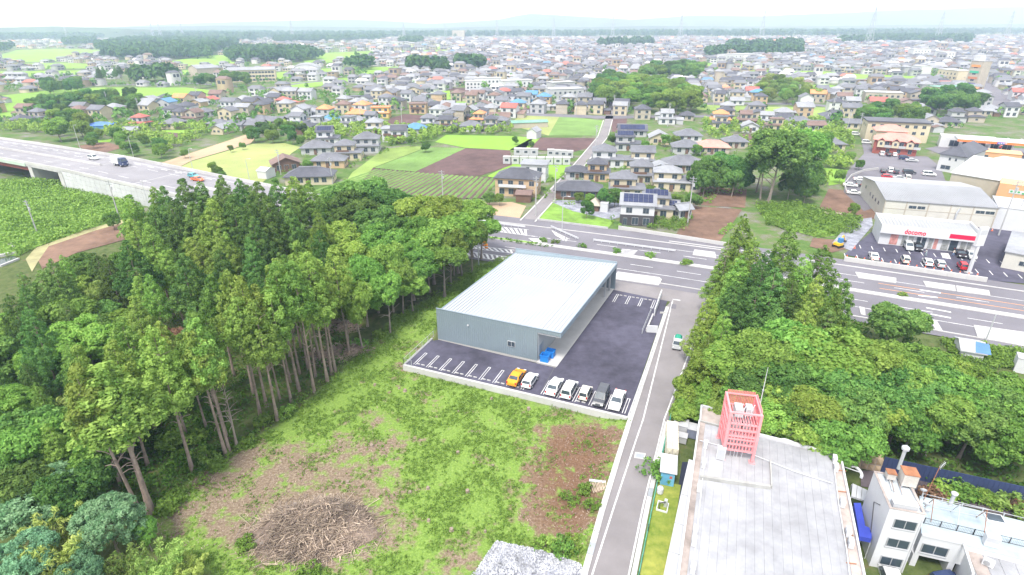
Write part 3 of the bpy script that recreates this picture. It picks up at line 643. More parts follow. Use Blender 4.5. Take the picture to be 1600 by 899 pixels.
# mesh fence at the lot's left corner, low fence and walls along the lane side
def fence(label, pts, h, m, step=2.0, par_cat='fence', mesh=.25, z=.14, name='mesh_fence', group=None):
    P = [Vector(p) for p in pts]; o = thing(name, label, par_cat, (P[0].x, P[0].y, z), 0, group); base = Vector((P[0].x, P[0].y, 0))
    for a, c in zip(P[:-1], P[1:]):
        d = c - a; d.z = 0; Ln = d.length; d.normalize(); k = max(1, round(Ln / step))
        for i in range(k + 1):
            q = a + d * (Ln * i / k) - base; mb = MB(); mb.box(-.035, .035, -.035, .035, 0, h); obj('post', mb, m, o, (q.x, q.y, 0))
        for i in range(k):
            q0 = a + d * (Ln * i / k) - base; q1 = a + d * (Ln * (i + 1) / k) - base; mb = MB()
            for zz in (.06, h - .04): mb.bar((q0.x, q0.y, zz), (q1.x, q1.y, zz), .025)
            nb = int(Ln / k / mesh)
            for j in range(1, nb): q = q0.lerp(q1, j / nb); mb.bar((q.x, q.y, .06), (q.x, q.y, h - .04), .008, n=3)
            obj('mesh_panel', mb, m, o)
    return o
fence('grey mesh fence at the left end of the new parking lot', [UV(1.2, .15), UV(-.2, .15), UV(-.2, 9.5)], 1.1, M_galv)
fence('low galvanised pipe fence between new parking lot and lane', [UV(34.9, 1), UV(34.9, 24)], .55, M_galv, 2.9, mesh=9)
fence('grey mesh fence on the ramp beside the lot entrance', [W(1003,522), W(1018,486)], .9, M_galv, 1.5, mesh=.2, z=.05)
sw = thing('ramp_wall', 'white angled walls beside the lot entrance ramp', 'wall', W(1011,517))
def pxwall(par, p, q, h, th, m, nm='panel'):
    a = Vector(W(*p)) - Vector(par.location); c = Vector(W(*q)) - Vector(par.location); a.z = c.z = 0; d = (c - a).normalized(); n = Vector((-d.y, d.x, 0)) * th / 2
    mb = MB(); mb.prism([tuple((a - n).xy), tuple((c - n).xy), tuple((c + n).xy), tuple((a + n).xy)], -.1, h); return obj(nm, mb, m, par)
pxwall(sw, (1010,519), (1027,520), 1.3, .18, M_white); pxwall(sw, (1010,518), (1020,494), .5, .25, M_conc_l); pxwall(sw, (1022,494), (1033,463), 1.4, .18, M_white); pxwall(sw, (1031,490), (1040,490), .3, .18, M_conc_l)

# ------------------------------------------------------------------ vehicles
def paint(name, rgb): return mat('paint_' + name, rgb, .28, .03, 1, spec=.6)
PAINT = {'white': paint('white', (.80, .81, .82)), 'silver': paint('silver', (.50, .52, .54)), 'grey': paint('dark_grey', (.07, .075, .09)), 'black': paint('black', (.018, .018, .022)), 'orange': paint('orange', (.85, .33, .012)), 'red': paint('red', (.55, .02, .03)), 'blue': paint('navy', (.03, .05, .13)), 'teal': paint('teal', (.10, .40, .46)), 'pearl': paint('pearl', (.70, .68, .62)), 'ored': paint('orange_red', (.80, .16, .04))}
M_hl = mat('headlamp', (.75, .78, .8), .15, .05, 2, spec=.7); M_tl = mat('tail_lamp', (.45, .02, .02), .3, .1, 2)
CARS = {  # profile (x forward, z) of the painted shell; greenhouse corner indices; width
    'hatch': dict(L=3.9, Wd=1.68, prof=[(-1.93,.35),(-1.95,.75),(-1.86,.98),(-1.55,1.46),(-.2,1.53),(.35,1.47),(1.05,1.0),(1.7,.88),(1.93,.68),(1.95,.35)], belt=.95, rw=((-1.84,1.0),(-1.55,1.46)), ws=((.35,1.47),(1.05,1.0))),
    'sedan': dict(L=4.6, Wd=1.76, prof=[(-2.28,.35),(-2.3,.8),(-2.2,1.0),(-1.6,1.05),(-.95,1.42),(.1,1.46),(.45,1.40),(1.2,.98),(2.0,.84),(2.27,.64),(2.3,.33)], belt=.97, rw=((-1.6,1.05),(-.95,1.42)), ws=((.45,1.40),(1.2,.98))),
    'van': dict(L=4.5, Wd=1.72, prof=[(-2.22,.38),(-2.25,.9),(-2.2,1.1),(-2.02,1.78),(-.8,1.86),(.55,1.80),(1.35,1.12),(2.0,.98),(2.22,.75),(2.25,.36)], belt=1.06, rw=((-2.2,1.1),(-2.02,1.78)), ws=((.55,1.80),(1.35,1.12))),
    'kei': dict(L=3.4, Wd=1.48, prof=[(-1.68,.36),(-1.7,.85),(-1.66,1.0),(-1.55,1.64),(-.3,1.72),(.45,1.66),(1.0,1.05),(1.5,.95),(1.68,.7),(1.7,.36)], belt=1.0, rw=((-1.66,1.0),(-1.55,1.64)), ws=((.45,1.66),(1.0,1.05)))}
_cm = {}
def car_meshes(kind):
    if kind in _cm: return _cm[kind]
    c = CARS[kind]; pr = c['prof']; hw_ = c['Wd'] / 2; belt = c['belt']
    zt = max(p[1] for p in pr)
    def wid(z, x): 
        e = 1 - .05 * (abs(x) / (c['L'] / 2)) ** 3
        if z <= belt: return hw_ * (.95 + .05 * min(1, (z - .3) / .4)) * e
        return (hw_ - (z - belt) / (zt - belt) * hw_ * .20) * e
    # insert belt points where the profile crosses the belt line
    pts = []
    for (x0, z0), (x1, z1) in zip(pr, pr[1:] + pr[:1]):
        pts.append((x0, z0))
        if (z0 - belt) * (z1 - belt) < 0 and abs(z1 - z0) > .02: k = (belt - z0) / (z1 - z0); pts.append((x0 + (x1 - x0) * k, belt))
    bm = bmesh.new(); Lf = [bm.verts.new((x, wid(z, x), z)) for x, z in pts]; Rt = [bm.verts.new((x, -wid(z, x), z)) for x, z in pts]; n = len(pts)
    for i in range(n): j = (i + 1) % n; bm.faces.new((Lf[i], Lf[j], Rt[j], Rt[i]))
    lowi = [i for i in range(n) if pts[i][1] <= belt + 1e-6]; upi = [i for i in range(n) if pts[i][1] >= belt - 1e-6]
    bi = [i for i in range(n) if abs(pts[i][1] - belt) < 1e-6]
    for S, rev in ((Lf, False), (Rt, True)):
        for idx in (lowi, upi):
            vs = [S[i] for i in idx]
            if len(vs) > 2:
                try: bm.faces.new(vs[::-1] if not rev else vs)
                except ValueError: pass
    bmesh.ops.recalc_face_normals(bm, faces=bm.faces[:])
    bmesh.ops.bevel(bm, geom=[e for e in bm.edges if len(e.link_faces) == 2 and e.calc_face_angle(0) > .5], offset=.06, segments=2, affect='EDGES', profile=.5)
    body = bpy.data.meshes.new('car_body'); bm.to_mesh(body); bm.free(); body.materials.append(None)
    body.polygons.foreach_set('use_smooth', [False] * len(body.polygons))
    # glass panels stand 12 mm proud of the shell
    (rb, rt), (wt, wb_) = c['rw'], c['ws']
    def between(a, b_, k): return (a[0] + (b_[0] - a[0]) * k, a[1] + (b_[1] - a[1]) * k)
    def panel(a, b_, off):
        q = []
        dx, dz = b_[0] - a[0], b_[1] - a[1]; l = math.hypot(dx, dz); nx_, nz_ = -dz / l * off, dx / l * off
        for p, s in ((a, 1), (b_, 1), (b_, -1), (a, -1)): q.append((p[0] + nx_, s * (wid(p[1], p[0]) - .11), p[1] + nz_))
        m_ = MB(); m_.add(q, [(0, 1, 2, 3)]); return m_.mesh('car_glass', M_glass)
    rear = panel(between(rb, rt, .08), between(rb, rt, .9), .03)
    ws = panel(between(wt, wb_, .08), between(wt, wb_, .95), .03)
    side = []
    r0, r1 = between(rb, rt, .15), between(rb, rt, .82); f1, f0 = between(wt, wb_, .2), between(wt, wb_, .88)
    mid = (r1[0] * .5 + f1[0] * .5 + .05)
    for s in (1, -1):
        for a, b_, c2, d2 in (((r0[0] + .12, belt + .05), (r1[0] + .12, zt - .13), (mid - .04, zt - .11), (mid - .04, belt + .04)), ((mid + .04, belt + .04), (mid + .04, zt - .11), (f1[0] - .05, zt - .15), (f0[0] - .22, belt + .04))):
            m_ = MB(); m_.add([(x, s * (wid(z, x) + .03), z) for x, z in (a, b_, c2, d2)], [(0, 1, 2, 3)]); side.append(m_.mesh('car_side_glass', M_glass))
    wr = .31 if kind != 'kei' else .28; wm = MB()
    for r0_, y0, y1, mi in ((wr, -.1, .1, 0), (wr * .6, -.108, .108, 1)):
        o = len(wm.v); k = 14
        vs = [(r0_ * math.cos(2*math.pi*i/k), y, r0_ * math.sin(2*math.pi*i/k)) for y in (y0, y1) for i in range(k)]
        wm.add(vs, [tuple(range(k)), tuple(range(2*k - 1, k - 1, -1))] + [(i, k + i, k + (i+1) % k, (i+1) % k) for i in range(k)], mi)
    wheel = wm.mesh('car_wheel', [M_black, M_galv])
    x1 = c['L'] / 2; hl = MB(); hl.box(-.14, .05, -.2, .2, -.07, .07); hlm = hl.mesh('car_lamp', M_hl); tl = MB(); tl.box(-.04, .06, -.1, .1, -.16, .16); tlm = tl.mesh('car_tail', M_tl)
    _cm[kind] = (body, rear, ws, side, wheel, wr, hlm, tlm, c); return _cm[kind]
def car(kind, col, pos, head, label, group, cat='car', uniq=False):
    body, rear, ws, side, wheel, wr, hlm, tlm, c = car_meshes(kind)
    o = thing('parked_car' if 'highway' not in group else 'car', label, cat, pos, head, group, uniq); o.scale = (.94, .94, .94)
    b_ = link('body', body, o); b_.material_slots[0].link = 'OBJECT'; b_.material_slots[0].material = PAINT[col]
    link('rear_window', rear, o); link('windshield', ws, o)
    for s in side: link('side_window', s, o)
    hw_ = c['Wd'] / 2; wb = c['L'] * .305
    for sx in (1, -1):
        for sy in (1, -1): link('wheel', wheel, o, (sx * wb, sy * (hw_ - .09), wr))
    for sy in (1, -1):
        link('headlight', hlm, o, (c['L'] / 2 - .06, sy * (hw_ * .66), .70)); link('taillight', tlm, o, (-c['L'] / 2 + .015, sy * (hw_ * .80), .88))
    return o
LA = math.atan2(V3[1], V3[0]); G = 'cars parked in the new lot'
for u, v, k, cl, hd, lb in ((17.6, 2.9, 'sedan', 'orange', 1, 'bright orange small car at the front row of the new lot'), (19.75, 2.85, 'hatch', 'white', 1, 'white hatchback parked right beside the orange car'),
    (23.6, 2.75, 'sedan', 'white', 1, 'white car alone after the empty stall right of orange car'), (25.85, 2.75, 'van', 'white', 1, 'white estate car between white saloon and pearl box van'), (28.2, 2.8, 'kei', 'pearl', 1, 'pearl white boxy small van left of the dark grey car'),
    (30.5, 2.75, 'van', 'grey', -1, 'dark grey people carrier in the front row of the lot'), (32.75, 2.85, 'sedan', 'white', -1, 'rightmost white car in the front row of the new lot')):
    car(k, cl, UV(u, v, .012), LA if hd > 0 else LA + math.pi, lb, G)
def kei_truck(pos, head, label, cabcol, boxcol, box, name='light_truck', s=1.0):
    o = thing(name, label, 'truck', pos, head); o.scale = (s, s, s)
    bm = MB(); bm.prism([(0, 0)] * 0 or [(.55, -.70), (1.68, -.70), (1.68, .70), (.55, .70)], .35, 1.05); bm.add([(.55,-.70,1.05),(1.68,-.70,1.05),(1.28,-.60,1.78),(.62,-.60,1.78),(.55,.70,1.05),(1.68,.70,1.05),(1.28,.60,1.78),(.62,.60,1.78)], [(0,1,2,3),(7,6,5,4),(1,5,6,2),(3,2,6,7),(4,0,3,7)]); obj('cab', bm, PAINT[cabcol], o)
    g = MB(); g.add([(1.655,-.60,1.12),(1.655,.60,1.12),(1.31,.54,1.72),(1.31,-.54,1.72)], [(0,1,2,3)]); obj('windshield', g, M_glass, o)
    for s_ in (1, -1): g = MB(); g.add([(.70,.71*s_,1.1),(1.5,.71*s_,1.1),(1.22,.625*s_,1.68),(.72,.625*s_,1.68)], [(0,1,2,3)]); obj('side_window', g, M_glass, o)
    c = MB(); c.box(-1.7, .52, -.55, .55, .35, .6); obj('chassis', c, M_black, o)
    d = MB()
    if box: d.box(-1.75, .48, -.80, .80, .62, 2.05)
    else:
        d.box(-1.7, .5, -.70, .70, .62, .72)
        for a in ((-1.7, .5, -.70, -.66), (-1.7, .5, .66, .70), (-1.7, -1.66, -.66, .66)): d.box(*a, .72, 1.0)
    obj('cargo_box' if box else 'cargo_bed', d, PAINT[boxcol], o)
    if not box:
        tp = MB(); tp.add([(-1.6,-.62,1.0),(.45,-.62,1.0),(.45,.62,1.0),(-1.6,.62,1.0),(-1.5,-.35,1.45),(.35,-.35,1.5),(.35,.35,1.5),(-1.5,.35,1.4)], [(0,1,5,4),(1,2,6,5),(2,3,7,6),(3,0,4,7),(4,5,6,7)]); obj('tarp', tp, mat('green_tarp', (.03,.30,.20), .7, .2, 2), o)
    wh = car_meshes('kei')[4]
    for x in (1.1, -1.1):
        for y in (.6, -.6): link('wheel', wh, o, (x, y, .28))
    for y in (.5, -.5): h = MB(); h.box(1.66, 1.70, y - .12, y + .12, .6, .75); obj('headlight', h, M_hl, o)
q = W(1058,541); kei_truck((q[0], q[1], .02), math.atan2(-V3[1], -V3[0]) + .03, 'silver and white light truck with green tarp on the lane', 'silver', 'white', False)
def on_hw(x, o, dz=.05): return hw(x, o, dz)
HA = lambda x: math.atan2(hwc(x + 2) - hwc(x - 2), 4)
p = on_hw(-146.5, 4.3); car('van', 'white', p, HA(-146), 'white van ahead of the box truck on the raised highway', 'vehicles on the highway')
p = on_hw(-131, 3.2); kei_truck(p, HA(-131), 'white box truck with blue cab on the raised highway', 'blue', 'white', True, 'box_truck', 1.55)
p = on_hw(-102.5, 6.0); car('hatch', 'teal', p, HA(-102), 'pale teal car on the raised highway', 'vehicles on the highway')
p = on_hw(-98.5, 4.0); car('sedan', 'ored', p, HA(-98), 'orange-red car on the raised highway near the cedars', 'vehicles on the highway')
# ------------------------------------------------------------------ flat-roofed hall at the lower right
HZ = 4.5
def Wz(px, py, z): p = W(px, py, z); return Vector((p[0], p[1], 0))
BLh, BRh, FRh, FLh = Wz(1093,659,HZ), Wz(1315,715,HZ), Wz(1364,960,HZ), Wz(1052,960,HZ)
M_memb = mat('stained_roof_membrane', (.315, .32, .345), .9, .17, .6, bump=.15, bscale=3, coords='POS')
M_memb2 = mat('pale_roof_membrane', (.325, .33, .355), .9, .17, .6, bump=.15, bscale=3, coords='POS')
M_brownst = mat('brown_stained_roof', (.36, .31, .29), .9, .25, .8)
hall = thing('flat_roof_hall', 'large flat-roofed hall with stained white membrane roof', 'building', BLh)
def hp(s, t): return BLh.lerp(BRh, s).lerp(FLh.lerp(FRh, s), t) - BLh
mb = MB(); mb.prism([tuple(hp(s, t).xy) for s, t in ((0, 0), (1, 0), (1, 1), (0, 1))], -1.5, HZ - .12); obj('wall', mb, M_wht_dirty, hall)
nst = 17
for i in range(nst):
    s0, s1 = .045 + .885 * i / nst, .045 + .885 * (i + .985) / nst
    mb = MB(); mb.prism([tuple(hp(s, t).xy) for s, t in ((s0, .005), (s1, .005), (s1, .999), (s0, .999))], HZ - .12, HZ + rng.uniform(-.012, .012)); obj('roof_strip', mb, M_memb2 if i % 3 else M_memb, hall)
for a, c in ((.002, .044), (.931, .985)): mb = MB(); mb.prism([tuple(hp(s, t).xy) for s, t in ((a, .0), (c, .0), (c, .999), (a, .999))], HZ - .12, HZ - .04); obj('roof_margin', mb, M_brownst, hall)
for a, c, t0, t1 in ((-.008, .004, 0, 1), (.986, .998, 0, 1)): mb = MB(); mb.prism([tuple(hp(s, t).xy) for s, t in ((a, t0), (c, t0), (c, t1), (a, t1))], HZ - .3, HZ + .25); obj('parapet', mb, M_white, hall)
mb = MB(); mb.prism([tuple(hp(s, t).xy) for s, t in ((.36, -.012), (1.0, -.012), (1.0, -.001), (.36, -.001))], HZ - .3, HZ + .3); obj('parapet', mb, M_white, hall)
mb = MB(); mb.prism([tuple(hp(s, t).xy) for s, t in ((.62, -.03), (.72, -.02), (.72, -.013), (.58, -.013))], HZ - .6, HZ + .2); obj('cornice_lip', mb, M_white, hall)
def hall_line(nm, pts, r, z, m):
    mb = MB(); P = [Wz(x, y, HZ) - BLh for x, y in pts]
    mb.tube([(p.x, p.y, z) for p in P], r, 5); return obj(nm, mb, m, hall)
hall_line('pipe', [(1103,690),(1098,745),(1088,840),(1080,930)], .06, HZ + .18, M_white); hall_line('pipe', [(1300,712),(1310,790),(1322,860),(1330,930)], .06, HZ + .18, M_white)
hall_line('pipe', [(1093,690),(1175,712),(1240,738),(1300,757)], .05, HZ + .15, M_white)
for p in ((1317,735),(1320,768),(1328,836),(1333,880)): hall_line('drain_pipe', [(p[0]-11, p[1]), (p[0]+5, p[1]+2)], .05, HZ + .05, M_rust)
def curb(pts, h, w, m, nm='roof_kerb'):
    for p, q in zip(pts[:-1], pts[1:]):
        a, c = Wz(*p, HZ) - BLh, Wz(*q, HZ) - BLh; d = (c - a).normalized(); n = Vector((-d.y, d.x, 0)) * w / 2
        mb = MB(); mb.prism([tuple((a - n).xy), tuple((c - n).xy), tuple((c + n).xy), tuple((a + n).xy)], HZ - .05, HZ + h); obj(nm, mb, m, hall)
curb([(1093,748),(1203,764)], .42, .3, M_conc_d); curb([(1205,764),(1203,722)], .35, .12, M_conc_d)
# raised back-left block
bk = [Wz(1096,634,HZ) - BLh, Wz(1172,652,HZ) - BLh, Wz(1174,678,HZ) - BLh, Wz(1094,658,HZ) - BLh]
mb = MB(); mb.prism([tuple(p.xy) for p in bk], -1.5, HZ - .25); obj('rear_block', mb, M_brownst, hall)
for i in range(4):
    a, c = bk[i], bk[(i+1) % 4]; d = (c - a).normalized(); n = Vector((-d.y, d.x, 0)) * .1; mb = MB(); mb.prism([tuple((a - n).xy), tuple((c - n).xy), tuple((c + n).xy), tuple((a + n).xy)], HZ - .3, HZ + .12); obj('parapet', mb, M_wht_dirty if i != 2 else M_conc_d, hall)
# side canopy and ditch
sa = [(1085,720),(1073,775),(1064,820),(1055,865),(1046,910),(1040,960)]
for i in range(5):
    a, c = Wz(*sa[i], 2.6), Wz(*sa[i+1], 2.6); d = (c - a).normalized(); n = Vector((-d.y, d.x, 0)); a, c = a + d * .03 - BLh, c - d * .03 - BLh
    mb = MB(); mb.prism([tuple((a - n * .62).xy), tuple((c - n * .62).xy), tuple((c + n * .62).xy), tuple((a + n * .62).xy)], 2.5, 2.62); obj('canopy_panel', mb, M_wht_dirty, hall)
sheet('ditch', [(1066,722),(1078,722),(1052,899),(1040,960),(1020,960),(1044,860)], .0, mat('dark_ditch', (.025, .03, .055), .7, .2, 1, coords='POS'))
def ac(px, py, z, label, par_rz=LOT_RZ, s=1.0):
    p = W(px, py, z); o = thing('air_conditioner', label, 'air conditioner', (p[0], p[1], z), par_rz, 'roof air conditioners', True); o.scale = (s, s, s)
    mb = MB(); mb.box(-.2, .2, -.42, .42, .1, .75); obj('casing', mb, M_white, o); mb = MB(); mb.box(-.2, .2, -.4, -.3, 0, .1); mb.box(-.2, .2, .3, .4, 0, .1); obj('feet', mb, M_conc, o)
    mb = MB(); mb.tube([(-.201, .1, .42), (-.235, .1, .42)], .25, 12); obj('fan_grille', mb, M_metal, o)
for p in ((1102,699),(1099,729),(1092,766),(1086,834),(1084,850),(1082,893)): ac(*p, HZ, 'white air-conditioner unit on the hall roof left margin')
for p in ((1303,722),(1305,735),(1315,790),(1324,836),(1328,853)): ac(*p, HZ, 'white air-conditioner unit on the hall roof right margin')
b0 = W(1125,717,HZ); o = thing('roof_cabinet', 'tall white equipment cabinet at the foot of the pink tower', 'cabinet', (b0[0], b0[1], HZ), LOT_RZ); mb = MB(); mb.box(-.45, .45, -.3, .3, .1, 1.6); obj('casing', mb, M_white, o); mb = MB(); mb.box(-.4, -.3, -.25, .25, 0, .1); mb.box(.3, .4, -.25, .25, 0, .1); obj('feet', mb, M_conc, o); mb = MB(); mb.box(-.38, .38, -.315, -.3, .2, 1.5); obj('door', mb, M_wht_dirty, o)
# pink steel frame tower
M_pink = mat('faded_pink_paint', (.78, .29, .31), .6, .1, .8); M_pinkd = mat('pink_louvre', (.55, .20, .19), .7, .15, .8)
A = W(1128,716,HZ); Bq = W(1158,719,HZ); d = Bq - A; TW = 3.1; TD = 3.6; TH = 6.4; trz = math.atan2(d[1], d[0]) - .06
tw = thing('steel_roof_tower', 'pink painted steel frame tower standing on the hall roof', 'tower', (A[0], A[1], HZ - .1), trz)
for x in (0, TW):
    for y in (0, TD): mb = MB(); mb.box(x - .14, x + .14, y - .14, y + .14, 0, TH); obj('leg', mb, M_pink, tw); mb = MB(); mb.box(x - .3, x + .3, y - .3, y + .3, 0, .15); obj('base_plate', mb, M_pink, tw)
for z in (1.5, 2.3, 3.0, 3.4, 4.2, 5.0, TH):
    for x0, x1, y0, y1 in ((.14, TW - .14, -.11, .11), (.14, TW - .14, TD - .11, TD + .11), (-.11, .11, .14, TD - .14), (TW - .11, TW + .11, .14, TD - .14)): mb = MB(); mb.box(x0, x1, y0, y1, z - .14, z); obj('beam', mb, M_pink, tw)
for z, n_ in ((1.5, 9), (3.4, 14), (5.0, 11)):
    for i in range(n_): mb = MB(); x = .2 + (TW - .4) * i / (n_ - 1); mb.box(x - .05, x + .05, .15, TD - .15, z + .01, z + .06); obj('floor_slat', mb, M_pink, tw)
for i in range(18): mb = MB(); x = .16 + (TW - .32) * i / 17; mb.box(x - .055, x + .055, TD + .03, TD + .1, 3.5, TH + .35); obj('louvre', mb, M_pinkd, tw)
for i in range(15): mb = MB(); y = .3 + (TD - .5) * i / 14; mb.box(TW + .03, TW + .09, y - .07, y + .07, 3.5, TH + .3); obj('louvre', mb, M_pink, tw)
for i in range(9): mb = MB(); x = .2 + (TW - .4) * i / 8; mb.box(x - .06, x + .045, -.06, .02, 1.5, 5.0); obj('bar', mb, M_pink, tw)
for z in (2.2, 4.2): mb = MB(); mb.box(.14, TW - .14, -.07, .03, z, z + .09); obj('bar', mb, M_pink, tw)
eq = thing('cooling_plant', 'white pipes and cooling units inside the pink steel tower', 'cooling unit', (A[0], A[1], HZ - .1), trz)
for x0, x1, y0, y1, z0, z1 in ((.6, 1.4, .8, 2.2, 3.47, 4.6), (1.7, 2.5, .8, 2.4, 3.47, 4.4), (.7, 1.5, 1, 2.4, 5.07, 6.0), (1.9, 2.6, 1.4, 2.6, 5.07, 5.9)): mb = MB(); mb.box(x0, x1, y0, y1, z0, z1); obj('unit', mb, M_wht_dirty, eq)
for x in (.9, 1.3, 1.6, 2.1): mb = MB(); mb.tube([(x, .6, 0), (x, .6, 2.6), (x + .2, 1, 3.2), (x + .2, 1, 6.2), (x + .5, 1.4, 6.6)], .06, 6); obj('pipe', mb, M_white, eq)
p = W(1175,690,HZ); o = thing('antenna_mast', 'thin white antenna pole behind the pink steel tower', 'antenna', (p[0], p[1], HZ - .2)); mb = MB(); mb.tube([(0,0,0),(0,0,5),(0,0,10.2)], [.07,.06,.025], 6); obj('pole', mb, M_white, o); mb = MB(); mb.tube([(0,0,7.1),(0,0,7.3)], .11, 8); obj('clamp', mb, M_metal, o)
# yard left of the hall
M_creamtank = mat('cream_tank', (.60, .55, .44), .7, .12, .8)
def tank(label, p1, p2, depth, h, m, nx_, ny_, z=0.0):
    a, c = W(*p1, z), W(*p2, z); d = c - a; Ln = np.linalg.norm(d); rz = math.atan2(d[1], d[0]); o = thing('panel_tank', label, 'water tank', (a[0], a[1], z), rz)
    mb = MB(); mb.box(.04, Ln - .04, .04, depth - .04, 0, h - .05); obj('inner_shell', mb, M_brownst, o)
    for i in range(nx_):
        x0, x1 = Ln * i / nx_ + .03, Ln * (i + 1) / nx_ - .03
        for j in range(ny_):
            y0, y1 = depth * j / ny_ + .03, depth * (j + 1) / ny_ - .03; mb = MB(); xm, ym = (x0 + x1) / 2, (y0 + y1) / 2
            mb.add([(x0,y0,h-.05),(x1,y0,h-.05),(x1,y1,h-.05),(x0,y1,h-.05),(xm,ym,h+.09)], [(0,1,4),(1,2,4),(2,3,4),(3,0,4)]); obj('top_panel', mb, m, o)
        for k in range(2):
            z0, z1 = h * k / 2 + .03, h * (k + 1) / 2 - .06; mb = MB(); mb.add([(x0,.04,z0),(x1,.04,z0),(x1,.04,z1),(x0,.04,z1),((x0+x1)/2,-.08,(z0+z1)/2)], [(0,1,4),(1,2,4),(2,3,4),(3,0,4)]); obj('side_panel', mb, m, o)
    for j in range(ny_):
        for k in range(2):
            y0, y1 = depth * j / ny_ + .03, depth * (j + 1) / ny_ - .03; z0, z1 = h * k / 2 + .03, h * (k + 1) / 2 - .06
            mb = MB(); mb.add([(.04,y0,z0),(.04,y1,z0),(.04,y1,z1),(.04,y0,z1),(-.08,(y0+y1)/2,(z0+z1)/2)], [(1,0,4),(2,1,4),(3,2,4),(0,3,4)]); obj('side_panel', mb, m, o)
    return o
tank('long cream panelled water tank by the green fence', (1039,722), (1058,725), 5.4, 2.2, M_creamtank, 2, 5)
tk = tank('brown weathered panel tank behind the white tower', (1324,728), (1375,739), 2.6, 1.9, mat('brown_tank', (.42, .32, .22), .8, .2, .8), 5, 2)
sh = W(1031,757); d = W(1052,761) - sh; o = thing('garden_shed', 'small blue shed with grey roof beside the lane', 'shed', sh, math.atan2(d[1], d[0])); Ls = float(np.linalg.norm(d))
mb = MB(); mb.box(0, Ls, 0, 2.4, 0, 2.0); obj('wall', mb, mat('sky_blue_metal', (.16,.42,.62), .6, .1, .8), o); mb = MB(); mb.add([(-.2,-.25,2.0),(Ls+.2,-.25,2.0),(Ls+.2,2.7,2.25),(-.2,2.7,2.25),(-.2,-.25,2.08),(Ls+.2,-.25,2.08),(Ls+.2,2.7,2.33),(-.2,2.7,2.33)], [(3,2,1,0),(4,5,6,7),(0,1,5,4),(1,2,6,5),(2,3,7,6),(3,0,4,7)]); obj('roof', mb, M_wht_dirty, o); mb = MB(); mb.box(Ls-.55, Ls-.25, -.03, -.005, 1.1, 1.45); obj('sign', mb, M_rred, o); mb = MB(); mb.box(.15, .95, -.025, -.003, .05, 1.75); obj('door', mb, mat('sky_blue_metal'+'_d', (.12,.34,.52), .6, .1, .8), o)
for (px_, py_, w_, d_, h_, m_, lb) in ((1062,676,1.7,1.6,1.6,M_wht_dirty,'white equipment box by the cream tank top end'), (1064,690,1.3,1.0,1.0,M_greyw,'small grey equipment box between tank and hall'), (1085,682,1.9,1.4,1.4,mat('slate_box',(.2,.22,.3),.6,.1,1),'slate blue equipment box against the hall corner')):
    p = W(px_, py_); o = thing('equipment_box', lb, 'box', p, LOT_RZ); mb = MB(); mb.box(-w_/2, w_/2, -d_/2, d_/2, .1, h_); obj('casing', mb, m_, o); mb = MB(); mb.box(-w_/2-.06, w_/2+.06, -d_/2-.06, d_/2+.06, h_+.002, h_+.08); obj('lid', mb, M_wht_dirty, o); mb = MB(); mb.box(-w_/2+.1, w_/2-.1, -d_/2+.1, d_/2-.1, 0, .1); obj('base', mb, M_conc, o)
M_gf = mat('green_fence', (.10, .40, .30), .6, .1, 1)
fence('tall green mesh fence along the lane beside the tank', [W(1090,662), W(1049,650), W(1033,722)], 1.8, M_gf, 2.2, mesh=.22, z=0)
fence('green pipe fence running beside the lane kerb and lawn', [W(1028,750), W(1012,830), W(997,905), W(990,950)], 1.0, M_gf, 2.2, mesh=1.5, z=0)
sheet('lawn', [(1029,752),(1064,758),(1052,840),(1040,899),(1028,960),(985,960),(1000,899)], .004, mat('lawn_grass', (.15,.30,.025), .9, .3, 1.1, coords='POS', bump=.6, bscale=6, rgb2=(.36,.36,.08)))
for px_, py_, lb in ((1031,771,'white round tank standing on the lawn strip'),): p = W(px_, py_); o = thing('small_tank', lb, 'tank', p); mb = MB(); mb.lathe([(.25,0),(.36,.15),(.36,.8),(.2,1.0),(.08,1.02)], 12); obj('shell', mb, M_white, o); mb = MB(); mb.lathe([(.1,1.03),(.1,1.1)], 8); obj('cap', mb, M_metal, o)
p = W(1035,793); o = thing('pump_unit', 'small piped pump in a white kerb on the lawn', 'pump', p, LOT_RZ)
for a in ((-.6,.6,-.7,-.6),(-.6,.6,.6,.7),(-.6,-.5,-.6,.6),(.5,.6,-.6,.6)): mb = MB(); mb.box(*a, 0, .2); obj('kerb', mb, M_white, o)
mb = MB(); mb.tube([(-.3,-.3,0),(-.3,-.3,.8),(.2,-.1,.9),(.25,.3,.5)], .07, 6); obj('pipe', mb, M_darkw, o); mb = MB(); mb.box(.1,.42,.1,.5,0,.9); obj('motor', mb, M_galv, o)

# ------------------------------------------------------------------ white three-storey tower house with its wing
TZ = 7.3; TB = -.8
a, c = W(1390,796,TZ), W(1446,806,TZ); d = c - a; tW = float(np.linalg.norm(d)); trz2 = math.atan2(d[1], d[0])
e = W(1371,739,TZ) - a; tD = float(abs(-math.sin(trz2) * e[0] + math.cos(trz2) * e[1]))
tws = thing('white_tower_house', 'white three-storey stair tower house with rooftop tanks', 'house', (a[0], a[1], TB), trz2); HH = TZ - TB
mb = MB(); mb.box(0, tW, 0, tD, 0, HH - .2); obj('wall', mb, M_white, tws); mb = MB(); mb.box(.15, tW - .15, .15, tD - .15, HH - .18, HH - .1); obj('roof_deck', mb, mat('grey_deck', (.44,.48,.52), .8, .15, .8), tws)
for q in ((0, tW, 0, .14), (0, tW, tD - .14, tD), (0, .14, .14, tD - .14), (tW - .14, tW, .14, tD - .14)): mb = MB(); mb.box(*q, HH - .19, HH + .12); obj('parapet', mb, M_white, tws)
